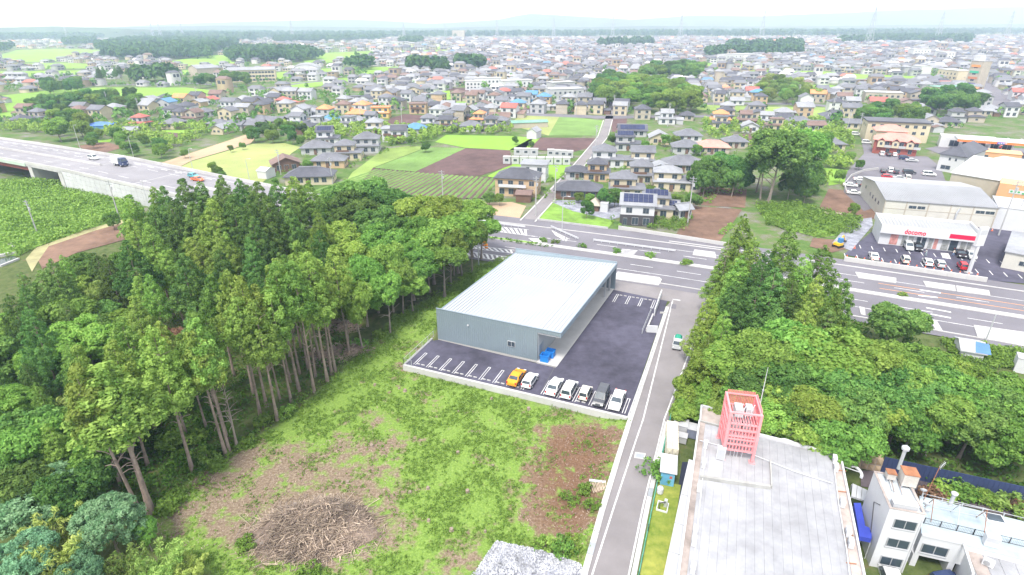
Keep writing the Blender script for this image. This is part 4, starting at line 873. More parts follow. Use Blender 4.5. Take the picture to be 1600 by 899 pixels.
for q in ((-.04, tW + .04, -.04, .18), (-.04, .18, .185, tD - .185), (tW - .18, tW + .04, .185, tD - .185), (-.04, tW + .04, tD - .18, tD + .04)): mb = MB(); mb.box(*q, HH + .122, HH + .16); obj('coping', mb, M_brownst, tws)
for z, x in ((HH - 2.0, tW * .56), (HH - 4.4, tW * .56), (HH - 6.8, tW * .56)): w_ = window(tws, x, -.01, z, 1.9, 1.05); mb = MB(); mb.box(-.52, .52, -.12, -.01, -.08, -.01); obj('sill', mb, M_wht_dirty, w_)
mb = MB(); mb.tube([(-.03, tD * .35, HH - 1.2), (-.03, tD * .6, HH - 2.0), (-.03, tD * .3, HH - 5)], .04, 5); obj('cable', mb, M_darkw, tws)
mb = MB(); mb.tube([(tW * .97, -.06, .2), (tW * .97, -.06, HH - .5)], .06, 6); obj('drain_pipe', mb, M_white, tws)
def local(par, px_, py_, z):
    p = W(px_, py_, z); q = Vector((p[0], p[1], z)) - Vector(par.location); rz = -par.rotation_euler.z; return (q.x * math.cos(rz) - q.y * math.sin(rz), q.x * math.sin(rz) + q.y * math.cos(rz), q.z)
for px_, py_, s, h_, lb in ((1415,757,1.25,1.7,'big rust-topped square tank on the white tower roof'), (1389,749,.75,1.0,'small rust-topped tank on the white tower roof')):
    p = W(px_, py_, TZ); o = thing('roof_tank', lb, 'tank', (p[0], p[1], TZ - .1), trz2); mb = MB(); mb.box(-s/2, s/2, -s/2, s/2, .35, h_); obj('body', mb, mat('tank_steel', (.50,.47,.44), .6, .2, 1.2), o); mb = MB(); mb.box(-s/2-.05, s/2+.05, -s/2-.05, s/2+.05, h_+.002, h_+.07); obj('lid', mb, M_rust, o)
    for x in (-s/2+.08, s/2-.08):
        for y in (-s/2+.08, s/2-.08): mb = MB(); mb.box(x-.05, x+.05, y-.05, y+.05, 0, .35); obj('leg', mb, M_metal, o)
p = W(1411,745,TZ); o = thing('roof_vent', 'round metal chimney vent behind the big roof tank', 'vent', (p[0]+.3, p[1]+1.2, TZ - .1)); mb = MB(); mb.lathe([(.16,0),(.16,2.4)], 10); obj('pipe', mb, M_galv, o); mb = MB(); mb.lathe([(.2,2.42),(.36,2.5),(.36,2.75),(.1,2.95)], 10); obj('cowl', mb, M_galv, o)
p = W(1412,792,TZ); o = thing('roof_locker', 'low white box locker on the white tower roof', 'box', (p[0], p[1], TZ - .1), trz2); mb = MB(); mb.box(-1.0,1.0,-.35,.35,0,.6); obj('body', mb, M_wht_dirty, o); mb = MB(); mb.box(-1.04,1.04,-.39,.39,.602,.66); obj('lid', mb, M_white, o)
for i, p_ in enumerate(((1394,768,1388,745),(1397,770,1391,747),(1410,775,1403,752))): p0, p1 = local(tws, p_[0], p_[1], TZ), local(tws, p_[2], p_[3], TZ); mb = MB(); mb.bar((p0[0], p0[1], HH + .1), (p1[0], p1[1], HH + .1), .045, n=5); obj('roof_pipe', mb, M_brownst if i else M_white, tws)
# wing
WZ = 3.9
wg = [W(1440,837,WZ), W(1505,851,WZ), W(1640,886,WZ), W(1640,826,WZ), W(1600,815,WZ), W(1437,775,WZ)]
w0 = Vector((wg[0][0], wg[0][1], TB)); wing = thing('wing_building', 'white two-storey wing with blue-grey terrace roof and dark garage', 'building', w0)
mb = MB(); mb.prism([(p[0]-w0.x, p[1]-w0.y) for p in wg], 2.2, WZ - TB - .06); obj('upper_wall', mb, M_white, wing)
mb = MB(); mb.prism([(p[0]-w0.x, p[1]-w0.y) for p in wg], WZ - TB - .058, WZ - TB); obj('terrace_deck', mb, mat('bluegrey_deck', (.36,.43,.48), .85, .18, .6), wing)
fr0, fr1 = Vector(wg[0][:2].tolist() + [0]) - Vector((w0.x, w0.y, 0)), Vector(wg[1][:2].tolist() + [0]) - Vector((w0.x, w0.y, 0)); dd = (fr1 - fr0).normalized(); wrz = math.atan2(dd.y, dd.x); nn_ = Vector((-dd.y, dd.x, 0))
for k in (0.0, 1.0): q = fr0.lerp(fr1, k); mb = MB(); mb.box(-.05 if k == 0 else -.45, .45 if k == 0 else .05, .02, 5, 0, 2.2); obj('pier', mb, M_white, wing, (q.x, q.y, 0), wrz)
mb = MB(); mb.box(.45, (fr1 - fr0).length - .45, 4.6, 4.8, 0, 2.2); obj('garage_back', mb, M_darkw, wing, (fr0.x, fr0.y, 0), wrz)
mb = MB(); mb.box(.45, (fr1 - fr0).length - .45, .05, 4.6, .0, .02); obj('garage_floor', mb, M_asph, wing, (fr0.x, fr0.y, 0), wrz)
q = fr0.lerp(fr1, .42) - nn_ * .01; w_ = window(wing, q.x, q.y, 2.75, 2.2, 1.1, wrz); mb = MB(); mb.box(-.52, .52, -.12, -.01, -.08, -.01); obj('sill', mb, M_wht_dirty, w_)
for (p_, q_) in (((1440,837),(1505,851)), ((1505,851),(1520,899))):
    A_, B_ = W(*p_, WZ), W(*q_, WZ); A_ -= np.array([w0.x, w0.y, 0]); B_ -= np.array([w0.x, w0.y, 0]); d = unit(B_ - A_); n = np.array([-d[1], d[0], 0]) * .1; mb = MB(); mb.prism([tuple((A_-n)[:2]), tuple((B_-n)[:2]), tuple((B_+n)[:2]), tuple((A_+n)[:2])], WZ - TB + .002, WZ - TB + .22); obj('parapet', mb, M_white, wing)
lz = 3.3; lp = [W(1507,853,lz), W(1660,893,lz), W(1700,990,lz), W(1565,990,lz)]; l0 = Vector((lp[0][0], lp[0][1], TB))
lowb = thing('low_annex', 'low annex with streaky white and brown flat roof', 'building', l0); mb = MB(); mb.prism([(p[0]-l0.x, p[1]-l0.y) for p in lp], 0, lz - TB - .05); obj('wall', mb, M_white, lowb)
LP = [Vector((p[0]-l0.x, p[1]-l0.y, 0)) for p in lp]
for i in range(6):
    f = lambda s, t: tuple(LP[0].lerp(LP[1], s).lerp(LP[3].lerp(LP[2], s), t).xy)
    mb = MB(); mb.prism([f(i/6+.004, .02), f((i+1)/6-.004, .02), f((i+1)/6-.004, .99), f(i/6+.004, .99)], lz - TB - .05, lz - TB + rng.uniform(0, .02)); obj('roof_strip', mb, M_brownst if i == 0 else M_memb2, lowb)
d = (LP[3] - LP[0]); sr = math.atan2(d.y, d.x); q = LP[0] + d * .35; window(lowb, q.x - .02, q.y, 1.0, 1.8, 1.7, sr + math.pi)
ac(1542,884, lz, 'white air conditioner on the low annex roof', LOT_RZ + 1.2); p = W(1546,852,WZ); o = thing('equipment_box', 'upright white equipment box at the terrace railing', 'box', (p[0], p[1], WZ), LOT_RZ); mb = MB(); mb.box(-.55,.55,-.3,.3,.08,1.2); obj('casing', mb, M_white, o); mb = MB(); mb.box(-.5,.5,-.25,.25,0,.08); obj('base', mb, M_conc, o); mb = MB(); mb.box(-.5,.5,-.315,-.3,.6,1.1); obj('door', mb, M_wht_dirty, o)
fence('dark railing across the blue-grey terrace', [W(1443,818,WZ), W(1520,836,WZ), W(1605,856,WZ)], .75, M_darkw, 1.6, mesh=.12, z=WZ, name='railing')
fence('pale railing along the far edge of the terrace', [W(1440,778,WZ), W(1600,817,WZ)], .6, M_galv, 1.8, mesh=1.0, z=WZ, name='railing')
# drying frame, dishes, aerial, skylight
p = W(1490,812,WZ); o = thing('drying_frame', 'thin rusty pipe drying frame on the terrace', 'drying frame', (p[0], p[1], WZ), wrz)
for x in (-2.2, 0, 2.2): mb = MB(); mb.bar((x,-1,0),(x,0,2.0),.035); mb.bar((x,1,0),(x,0,2.0),.035); obj('trestle', mb, M_rust if x else M_galv, o)
for y, z in ((0, 2.0), (-.35, 1.3), (.35, 1.3)): mb = MB(); mb.bar((-2.3,y,z),(2.3,y,z),.03); obj('rail', mb, M_galv, o)
for i, (px_, py_) in enumerate(((1443,768),(1448,790),(1448,800))):
    p = W(px_, py_, WZ+1); o = thing('satellite_dish', ['upper white satellite dish on the aerial pole', 'middle white satellite dish by the tower wall', 'lowest white satellite dish by the tower wall'][i], 'satellite dish', (p[0], p[1], WZ), 2.6, 'satellite dishes by the white tower'); mb = MB(); mb.tube([(0,0,0),(0,0,1.0)], .03, 6); obj('post', mb, M_galv, o); mb = MB(); mb.lathe([(.02,.0),(.2,.04),(.32,.12),(.33,.125),(.2,.06)], 14); dsh = obj('dish', mb, M_white, o, (0, -.05, 1.0)); dsh.rotation_euler = (R(65), 0, 0); mb = MB(); mb.bar((0,-.08,.9),(0,-.45,1.05),.015); obj('arm', mb, M_galv, o)
p = W(1443,782,WZ); o = thing('tv_aerial', 'rusty pole with tv aerial beside the white tower roof', 'aerial', (p[0], p[1], WZ)); mb = MB(); mb.bar((0,0,0),(0.3,0,4.4),.035); obj('pole', mb, M_rust, o); mb = MB(); mb.bar((.3,0,4.2),(1.2,.5,4.5),.025); [mb.bar((.3+.9*k-.1,.5*k-.25,4.2+.3*k),(.3+.9*k+.1,.5*k+.25,4.2+.3*k),.015) for k in (.1,.3,.5,.7,.9)]; obj('antenna', mb, M_galv, o)
p = W(1484,790,WZ); o = thing('roof_vent', 'white mushroom vent pipe at the terrace edge', 'vent', (p[0], p[1], WZ)); mb = MB(); mb.lathe([(.17,0),(.17,1.5)], 10); obj('pipe', mb, M_wht_dirty, o); mb = MB(); mb.lathe([(.3,1.5),(.3,1.65),(.1,1.75)], 10); obj('cap', mb, M_white, o)
p = W(1553,811,WZ); o = thing('skylight', 'dark square skylight on the terrace roof', 'skylight', (p[0], p[1], WZ), wrz); mb = MB(); mb.box(-.8,.8,-.6,.6,0,.18); obj('frame', mb, M_white, o); mb = MB(); mb.box(-.68,.68,-.48,.48,.182,.2); obj('pane', mb, M_glass, o)
# blue awning, glazed link, dark blue fence, roof hoop, white parked car corner
M_awn = mat('blue_vinyl', (.045, .07, .42), .5, .12, .7); z_ = 2.6
aw = [W(1334,786,z_), W(1345,786,z_), W(1352,822,z_), W(1362,826,z_), W(1362,842,z_), W(1343,838,z_)]; a0 = Vector((aw[0][0], aw[0][1], -.5)); o = thing('blue_awning', 'blue vinyl awning between the hall and the white tower', 'awning', a0)
mb = MB(); mb.prism([(p[0]-a0.x, p[1]-a0.y) for p in aw], 2.55, 3.1); obj('cover', mb, M_awn, o)
for p in (aw[0], aw[2], aw[4], aw[5]): mb = MB(); mb.tube([(p[0]-a0.x, p[1]-a0.y, 0), (p[0]-a0.x, p[1]-a0.y, 2.55)], .05, 6); obj('post', mb, M_galv, o)
gl = [W(1333,752,3), W(1364,766,3), W(1362,782,3), W(1331,772,3)]; g0 = Vector((gl[0][0], gl[0][1], -.5)); o = thing('link_roof', 'grey sloping link roof between hall and white tower', 'roof', g0)
for i in range(4):
    f = lambda s, t: [gl[0]+(gl[1]-gl[0])*s + ((gl[3]+(gl[2]-gl[3])*s) - (gl[0]+(gl[1]-gl[0])*s))*t][0]; q = [f(i/4+.01,0), f((i+1)/4-.01,0), f((i+1)/4-.01,1), f(i/4+.01,1)]; mb = MB(); mb.prism([(p[0]-g0.x, p[1]-g0.y) for p in q], 3.0, 3.2); obj('roof_panel', mb, M_wht_dirty, o)
for p in gl: mb = MB(); mb.tube([(p[0]-g0.x, p[1]-g0.y, 0), (p[0]-g0.x, p[1]-g0.y, 3.0)], .07, 6); obj('post', mb, M_galv, o)
ho = W(1318,722,HZ); o = thing('roof_hoop', 'curved white hoop cornice at the hall roof corner', 'cornice', (ho[0], ho[1], HZ-.6), LOT_RZ); mb = MB(); mb.tube([(1.8*math.sin(t_)*1.0+.0, 1.0-1.8*(1-math.cos(t_))*.9, 0) for t_ in np.linspace(0,1.9,12)], .16, 6); obj('rim', mb, M_white, o)
for k in (.4,.9,1.4): mb = MB(); mb.bar((0,0,0),(1.75*math.sin(k), 1.0-1.62*(1-math.cos(k)),0),.05); obj('brace', mb, M_white, o)
M_navy = mat('navy_panel', (.035, .05, .12), .6, .12, .6)
wall_px('panel_fence', 'long dark navy panel fence in front of the right wood', [(1375,737),(1600,787),(1680,806)], 2.2, .08, M_navy, 'fence', 30)
sheet('yard', [(1345,735),(1378,737),(1600,788),(1700,810),(1700,835),(1437,775),(1345,760)], .01, mat('dark_yard', (.09,.075,.085), .95, .3, .8, coords='POS'))
p = W(1391,905,0); car('van', 'white', (p[0], p[1], -.75), trz2 + 1.55, 'white vehicle roof at the foot of the white tower', 'cars by the white tower')
p = W(1478,915,-.7); car('kei', 'blue', (p[0], p[1], -.78), trz2 + .4, 'dark blue car nose in the dark garage', 'cars by the white tower')

# ------------------------------------------------------------------ generic block buildings
def frame_px(p1, p2, z=0.0):
    a, c = W(*p1, z), W(*p2, z); d = c - a; return a, math.atan2(d[1], d[0]), float(np.linalg.norm(d))
def win_rows(par, Wd, D, rows_, me=None):
    for face, z, h, n, w_, x0, x1 in rows_:
        for i in range(n):
            k = x0 + (x1 - x0) * ((i + .5) / n)
            if face == 'F': window(par, k * Wd, -.005, z, w_, h, 0, me)
            elif face == 'L': window(par, -.005, k * D, z, w_, h, -math.pi / 2, me)
            else: window(par, Wd + .005, k * D, z, w_, h, math.pi / 2, me)
def roof_mesh(Wd, D, h, kind, rise, ov=.5, th=.18):
    mb = MB(); x0, x1, y0, y1 = -ov, Wd + ov, -ov, D + ov; ym = D / 2
    if kind == 'flat': mb.box(x0, x1, y0, y1, h, h + th); return mb
    if kind == 'mono':
        mb.add([(x0,y0,h),(x1,y0,h),(x1,y1,h+rise),(x0,y1,h+rise),(x0,y0,h+th),(x1,y0,h+th),(x1,y1,h+rise+th),(x0,y1,h+rise+th)], [(3,2,1,0),(4,5,6,7),(0,1,5,4),(1,2,6,5),(2,3,7,6),(3,0,4,7)]); return mb
    if kind in ('gable', 'gabley'):
        e = -ov * rise / (D / 2)
        if kind == 'gabley':
            xm = Wd / 2; e = -ov * rise / (Wd / 2)
            pr = [(x0, h + e), (xm, h + rise), (x1, h + e)]
            vs = [(x, y, z + dz) for y in (y0, y1) for dz in (0, th) for x, z in pr]
        else:
            pr = [(y0, h + e), (ym, h + rise), (y1, h + e)]
            vs = [(x, y, z + dz) for x in (x0, x1) for dz in (0, th) for y, z in pr]
        f = [(0,1,7,6),(1,2,8,7),(3,9,10,4),(4,10,11,5),(0,6,9,3),(2,5,11,8),(0,3,4,1),(1,4,5,2),(6,7,10,9),(7,8,11,10)]
        if kind == 'gabley': f = [tuple(reversed(q)) for q in f]
        return mb.add(vs, f)
    e = -ov * rise / (min(Wd, D) / 2); r = min(Wd, D) / 2
    if Wd >= D: rd = [(r, ym), (Wd - r if Wd - r > r + .01 else r + .01, ym)]
    else: rd = [(Wd / 2, r), (Wd / 2, D - r)]
    b4 = [(x0,y0),(x1,y0),(x1,y1),(x0,y1)]
    vs = [(x, y, h + e) for x, y in b4] + [(x, y, h + e + th) for x, y in b4] + [(x, y, h + rise + th) for x, y in rd]
    f = [(3,2,1,0),(0,1,5,4),(1,2,6,5),(2,3,7,6),(3,0,4,7)]
    f += [(4,5,9,8),(5,6,9),(6,7,8,9),(7,4,8)] if Wd >= D else [(4,5,8),(5,6,9,8),(6,7,9),(7,4,8,9)]
    return mb.add(vs, f)
def wall_mesh(Wd, D, h, kind, rise):
    mb = MB(); mb.box(0, Wd, 0, D, -.3, h)
    if kind == 'gable':
        for x in (0, Wd): mb.add([(x,0,h),(x,D,h),(x,D/2,h+rise)], [(0,1,2)])
    elif kind == 'gabley':
        for y in (0, D): mb.add([(0,y,h),(Wd,y,h),(Wd/2,y,h+rise)], [(0,1,2)])
    elif kind == 'mono':
        for x in (0, Wd): mb.add([(x,0,h),(x,D,h),(x,D,h+rise)], [(0,1,2)])
        mb.add([(0,D,h),(Wd,D,h),(Wd,D,h+rise),(0,D,h+rise)], [(0,1,2,3)])
    return mb
DIM = {}
def block(name, label, cat, p1, p2, D, h, wm, rk, rm_, rise=1.5, ov=.4, wins=(), group=None, th=.18, uniq=False, z=0.0, me=None):
    a, rz, Wd = frame_px(p1, p2, z); o = thing(name, label, cat, (a[0], a[1], z), rz, group, uniq)
    obj('wall', wall_mesh(Wd, D, h, rk, rise), wm, o); obj('roof', roof_mesh(Wd, D, h + .005, rk, rise, ov, th), rm_, o); win_rows(o, Wd, D, wins, me); DIM[o.name] = (Wd, D)
    return o
# ------------------------------------------------------------------ phone shop with its sign, lot, cones
M_crim = mat('crimson_panel', (.72, .01, .06), .5, .05, 1); M_sgrey = mat('shop_roof_metal', (.38, .39, .41), .5, .08, .5, metal=.2)
a, rz, Wd = frame_px((1372,382), (1524,399)); D = 9.5; H = 4.6
shop = thing('phone_shop', 'white phone shop with crimson band and large glass front', 'shop', (a[0], a[1], 0), rz)
mb = MB(); mb.box(0, Wd, .6, D, -.2, H - .6); obj('wall', mb, M_white, shop)
for q in ((-.3, Wd + .3, -.25, .05), (-.3, Wd + .3, D, D + .3), (-.3, 0, .052, D), (Wd, Wd + .3, .052, D)): mb = MB(); mb.box(*q, H - 1.6 if q[3] == .05 else H - .9, H + .45); obj('parapet', mb, M_white, shop)
n = 26
for i in range(n): mb = MB(); x0, x1 = Wd * i / n + .03, Wd * (i + 1) / n - .03; mb.add([(x0,.06,H-.55),(x1,.06,H-.55),(x1,D-.05,H-.15),(x0,D-.05,H-.15),((x0+x1)/2+.2,.06,H-.43),((x0+x1)/2+.2,D-.05,H-.03)], [(0,4,5,3),(4,1,2,5)]); obj('roof_sheet', mb, M_sgrey, shop)
mb = MB(); mb.box(Wd * .69, Wd + .32, -.32, -.255, H - 1.15, H - .15); obj('crimson_band', mb, M_crim, shop)
fc = bpy.data.curves.new('lettering', 'FONT'); fc.body = 'docomo'; fc.size = 1.75; fc.extrude = .03; fc.offset = .035; fc.space_character = 1.08
to = bpy.data.objects.new('lettering_src', fc); COL.objects.link(to); bpy.context.view_layer.update()
tme = bpy.data.meshes.new_from_object(to.evaluated_get(bpy.context.evaluated_depsgraph_get())); bpy.data.objects.remove(to)
tme.materials.clear(); tme.materials.append(M_crim)
te = link('lettering', tme, shop, (Wd * .235, -.29, H - 1.2)); te.rotation_euler = (R(90), 0, 0); te.scale = (1.0, .92, 1)
tx = [v.co.x for v in tme.vertices]; te.scale = (Wd * .215 / (max(tx) - min(tx)), .9, 1)
for x0, x1, m_ in ((.02,.10,None),(.11,.20,'P'),(.235,.29,'G'),(.30,.36,'G'),(.385,.435,'D'),(.44,.49,'D'),(.51,.56,'G'),(.565,.61,'P'),(.645,.72,'G'),(.725,.81,'D'),(.83,.89,'G'),(.895,.945,'G')):
    if m_ is None: continue
    mm = MB(); w_ = (x1 - x0) * Wd; mm.box(-w_/2, w_/2, -.06, .0, 0, 2.7, 0); mm.add([(-w_/2+.07,-.066,.08),(w_/2-.07,-.066,.08),(w_/2-.07,-.066,2.6),(-w_/2+.07,-.066,2.6)], [(0,1,2,3)], 1)
    obj('glass_door' if m_ == 'D' else 'poster_window' if m_ == 'P' else 'display_window', mm, [M_white, {'G': mat('shop_glass', (.30,.31,.31), .15, .5, 1.2, spec=.6), 'D': M_glass, 'P': mat('poster_print', (.66,.26,.24), .6, .55, 1.1)}[m_]], shop, ((x0 + x1) / 2 * Wd, .595, .12))
q = W(1513,427); o = thing('sign_pylon', 'tall white signboard pylon in front of the phone shop', 'sign', (q[0], q[1], 0), rz + .5)
mb = MB(); mb.box(-.3,.3,-.2,.2,0,6.2); obj('post', mb, M_white, o); mb = MB(); mb.box(-.9,.9,-.3,.3,6.2,10.2); obj('board', mb, M_white, o); mb = MB(); mb.box(-.7,.7,-.315,-.302,8.6,9.6); obj('emblem', mb, M_wht_dirty, o); mb = MB(); mb.box(-.6,.6,-.5,.5,0,.25); obj('base', mb, M_conc, o)
dl = bpy.data.objects['car_park.001']
# stalls in shop coordinates (x along the front, y towards the road)
def sp(x, y, z=.02): c_, s_ = math.cos(rz), math.sin(rz); return (a[0] + c_ * x - s_ * y, a[1] + s_ * x + c_ * y, z)
SRZ = rz; SA = a.copy()
for k in range(15):
    for y0, y1 in ((-4.6, -2.2), (-12.2, -9.8)):
        mb = MB(); mb.box(-.09, .09, 0, y1 - y0, 0, .006); obj('stall_line', mb, M_paint, dl, sp(-4.2 + k * 2.5 + (-4 if y0 < -5 else 0), y0, .018), rz)
for (x, y, kind, cl, hd, lb) in ((1418,389,'van','silver',-1,'silver van before the phone shop windows'),(1433,390.5,'hatch','black',-1,'black car nosed out before the phone shop glass front'),(1499,400,'sedan','black',-1,'black car left of the phone shop signboard'),(1516,403,'hatch','silver',-1,'silver car half hidden behind the signboard post'),
    (1364,404,'sedan','white',1,'leftmost white car by the cones of the phone shop lot'),(1413,410,'kei','pearl',1,'pearl small car mid row by the phone shop cones'),(1448,413.5,'hatch','white',1,'white car beside the silver hatchback by the cones'),(1467,416,'hatch','silver',1,'silver hatchback second from right by the cones'),(1502,420,'kei','red',1,'red small car nearest the signboard in phone shop lot')):
    q = W(x, y); car(kind, cl, (q[0], q[1], .03), rz + math.pi / 2 * hd, lb, 'cars at the phone shop')
sheet('painted_bay', [(1469.5,395.3),(1482,396),(1486,405),(1473,403)], .024, M_paint, dl)
def person(label, px_, py_, head, pose, top, legs):
    """one continuous skinned body grown from a posed skeleton; colour by height band on the one mesh"""
    p = W(px_, py_); o = thing('person', label, 'person', (p[0], p[1], .03), head); l = pose
    J = {'pelvis': (0,0,.92,.14), 'chest': (.05+.1*l,0,1.28,.155), 'neck': (.08+.14*l,0,1.47,.06), 'head': (.10+.18*l,0,1.60,.105), 'top': (.10+.18*l,0,1.71,.07), 'ls': (.05+.1*l,.18,1.41,.07), 'le': (.10+.2*l,.25,1.14,.05), 'lh': (.25+.3*l,.20,.95,.042), 'rs': (.05+.1*l,-.18,1.41,.07), 're': (.02,-.26,1.14,.05), 'rh': (.12,-.25,.90,.042), 'lp': (0,.10,.86,.10), 'lk': (.12,.11,.50,.07), 'lf': (.05,.12,.08,.05), 'lt': (.20,.13,.05,.04), 'rp': (0,-.10,.86,.10), 'rk': (-.04,-.10,.50,.07), 'rf': (-.20,-.11,.08,.05), 'rt': (-.05,-.12,.05,.04)}
    E_ = [('pelvis','chest'),('chest','neck'),('neck','head'),('head','top'),('chest','ls'),('ls','le'),('le','lh'),('chest','rs'),('rs','re'),('re','rh'),('pelvis','lp'),('lp','lk'),('lk','lf'),('lf','lt'),('pelvis','rp'),('rp','rk'),('rk','rf'),('rf','rt')]
    ks = list(J); bm = bmesh.new(); sl_ = bm.verts.layers.skin.verify(); vs = [bm.verts.new(J[k][:3]) for k in ks]
    for k, v_ in zip(ks, vs): v_[sl_].radius = (J[k][3], J[k][3]); v_[sl_].use_root = (k == 'pelvis')
    for a_, c_ in E_: bm.edges.new((vs[ks.index(a_)], vs[ks.index(c_)]))
    me = bpy.data.meshes.new('person_body'); bm.to_mesh(me); bm.free(); tmp = bpy.data.objects.new('tmp', me); COL.objects.link(tmp); tmp.modifiers.new('skin', 'SKIN'); ss_ = tmp.modifiers.new('sub', 'SUBSURF'); ss_.levels = 1
    bpy.context.view_layer.update(); bme = bpy.data.meshes.new_from_object(tmp.evaluated_get(bpy.context.evaluated_depsgraph_get())); bpy.data.objects.remove(tmp)
    bme.materials.clear(); [bme.materials.append(m_) for m_ in (top, legs, mat('skin', (.52,.34,.25), .6, .05, 2), M_black)]
    for f in bme.polygons:
        z_, y_ = f.center.z, abs(f.center.y); f.material_index = 3 if z_ < .11 else 1 if z_ < .93 and y_ < .21 else 2 if (z_ > 1.46 or (y_ > .2 and z_ < 1.2)) else 0; f.use_smooth = True
    link('body', bme, o)
    mb = MB(); mb.lathe([(.115, 1.60), (.125, 1.68), (.10, 1.76), (.03, 1.79)], 12, 0, (.09 + .18 * l, 0, 0)); obj('hair', mb, M_black, o, smooth=True); return o
person('person in grey bending forward before the shop parking stalls', 1446, 401, 2.2, .9, mat('grey_cloth', (.33,.38,.40), .9, .1, 3), mat('slate_cloth', (.28,.36,.38), .9, .1, 3)); person('person in white top and blue trousers beside the black car', 1488, 401, -1.2, .1, mat('white_cloth', (.62,.60,.56), .9, .1, 3), mat('denim', (.16,.24,.40), .9, .1, 3))
M_cone = mat('cone_orange', (.80, .13, .03), .6, .08, 2); CONE = MB(); CONE.lathe([(.19,.03),(.13,.28)], 8, 0); CONE.lathe([(.129,.281),(.10,.4)], 8, 1); CONE.lathe([(.099,.401),(.04,.65)], 8, 0); CONE.box(-.22,.22,-.22,.22,0,.03,0); CONEM = CONE.mesh('traffic_cone', [M_cone, M_white])
for i in range(16):
    k = i / 15; p = W(1326 + (1531 - 1326) * k, 406.5 + (436 - 406.5) * k); o = link('traffic_cone', CONEM, None, (p[0], p[1] + .9, .02)); tag(o, 'orange cone on the phone shop kerb', 'cone', 'traffic cones by the phone shop', True); o.scale = (1.3,) * 3
for px_, py_, lb in ((1335,388,'two-tone traffic cone by the phone shop left driveway'),(1526,364,'orange cone behind the phone shop right corner'),(1550,361,'orange cone on the kerb beside the warehouse lane')): p = W(px_, py_); o = link('traffic_cone', CONEM, None, (p[0], p[1], .02)); tag(o, lb, 'cone', 'traffic cones by the phone shop')
for px_, py_, lb in ((757,384,'orange traffic barrel upper one on the hatched median tip'),(760,388,'orange traffic barrel lower one on the hatched median tip')):
    p = W(px_, py_); o = thing('traffic_barrel', lb, 'barrel', p, 0, 'barrels on the highway'); mb = MB(); mb.lathe([(.35,0),(.4,.1),(.36,1.0),(.2,1.1)], 12); obj('drum', mb, mat('barrel_orange', (.85,.30,.03), .6, .06, 2), o); mb = MB(); mb.lathe([(.405,.4),(.40,.6)], 12); obj('band', mb, M_white, o)
# small excavator and log stack left of the shop
p = W(1309,386); o = thing('mini_excavator', 'small yellow and blue excavator on the bare plot', 'excavator', p, .5)
M_yelp = mat('machine_yellow', (.80,.48,.03), .5, .1, 1)
for y in (-.7,.7): mb = MB(); mb.box(-1.0,1.0,y-.2,y+.2,0,.5); obj('track', mb, M_black, o)
mb = MB(); mb.box(-.9,.7,-.75,.75,.55,1.1); obj('house', mb, M_yelp, o); mb = MB(); mb.box(-.2,.7,-.6,.3,1.1,2.2); obj('cab', mb, mat('machine_blue', (.06,.22,.5), .5, .1, 1), o); mb = MB(); mb.bar((.7,.4,1.0),(2.0,.4,2.4),.14); mb.bar((2.0,.4,2.4),(3.0,.4,1.0),.11); obj('arm', mb, M_yelp, o); mb = MB(); mb.box(2.8,3.3,.1,.7,.5,1.0); obj('bucket', mb, M_darkw, o)
p0, p1 = W(1287,337), W(1324,339); o = thing('log_stack', 'row of stacked cut logs at the edge of the weeds', 'log pile', p0)
for i in range(14):
    for j in range(2): c_ = (p1 - p0) * ((i + .5 * j) / 14); mb = MB(); r_ = rng.uniform(.18,.26); mb.tube([(c_[0], c_[1]-1, .25+j*.42), (c_[0], c_[1]+1, .25+j*.42)], r_, 7); obj('log', mb, M_dryw, o)

# ------------------------------------------------------------------ warehouses, market, apartments, petrol station
M_ware = mat('warehouse_cream', (.54, .53, .49), .75, .07, .3); M_wroof = mat('warehouse_roof', (.36, .37, .40), .5, .08, .2, metal=.2)
a, rz, Wd = frame_px((1376,343), (1548,357)); D = 27.0; H = 5.4
wh = thing('warehouse', 'long cream warehouse with low grey ridge roof behind phone shop', 'warehouse', (a[0], a[1], 0), rz)
mw = wall_mesh(Wd, D, H, 'gable', 1.7); obj('wall', mw, M_ware, wh); obj('roof', roof_mesh(Wd, D, H + .01, 'gable', 1.7, .3, .15), M_wroof, wh)
for k in range(60):
    x = -.2 + (Wd + .4) * k / 59; mb = MB(); mb.add([(x-.06,-.3,H-.02+.17),(x+.06,-.3,H-.02+.17),(x+.06,D/2,H+1.88),(x-.06,D/2,H+1.88),(x,-.3,H+.26),(x,D/2,H+1.97)], [(0,4,5,3),(4,1,2,5)]); obj('roof_seam', mb, M_wroof, wh)
for k in (.0, .2, .4, .6, .8, 1.0): mb = MB(); mb.box(k*Wd-.12, k*Wd+.12, -.1, -.005, 0, H-.1); obj('pilaster', mb, M_beige, wh)
for k in (.2, .8): mb = MB(); mb.box(.0, Wd, -.06, -.004, 3.2, 3.3); obj('trim_strip', mb, M_beige, wh); break
win_rows(wh, Wd, D, [('F', 3.6, .8, 2, 1.8, .22, .38), ('F', 3.6, .8, 2, 2.0, .82, .99), ('L', 2.6, 1.0, 4, 1.2, .15, .62), ('L', 3.2, 1.0, 1, 1.2, .72, .85)])
mb = MB(); mb.tube([(.66*Wd,-.4,0),(.66*Wd,-.4,3.4),(.67*Wd,-.4,4.5),(.68*Wd,-.4,4.6)], .22, 8); obj('flue', mb, M_galv, wh)
block('storage_hall', 'white block extension at the right end of the warehouse', 'warehouse', (1548,357), (1600,364), 12, 5.6, M_white, 'flat', M_wht_dirty, 0, .1)
mk = block('market_hall', 'market hall with broad white gable roof behind the warehouse', 'shop', (1478,300), (1640,330), 32, 6.0, M_beige, 'gable', M_white, 3.2, .3, [('L', 2.5, 1.0, 2, 1.6, .1, .4)])
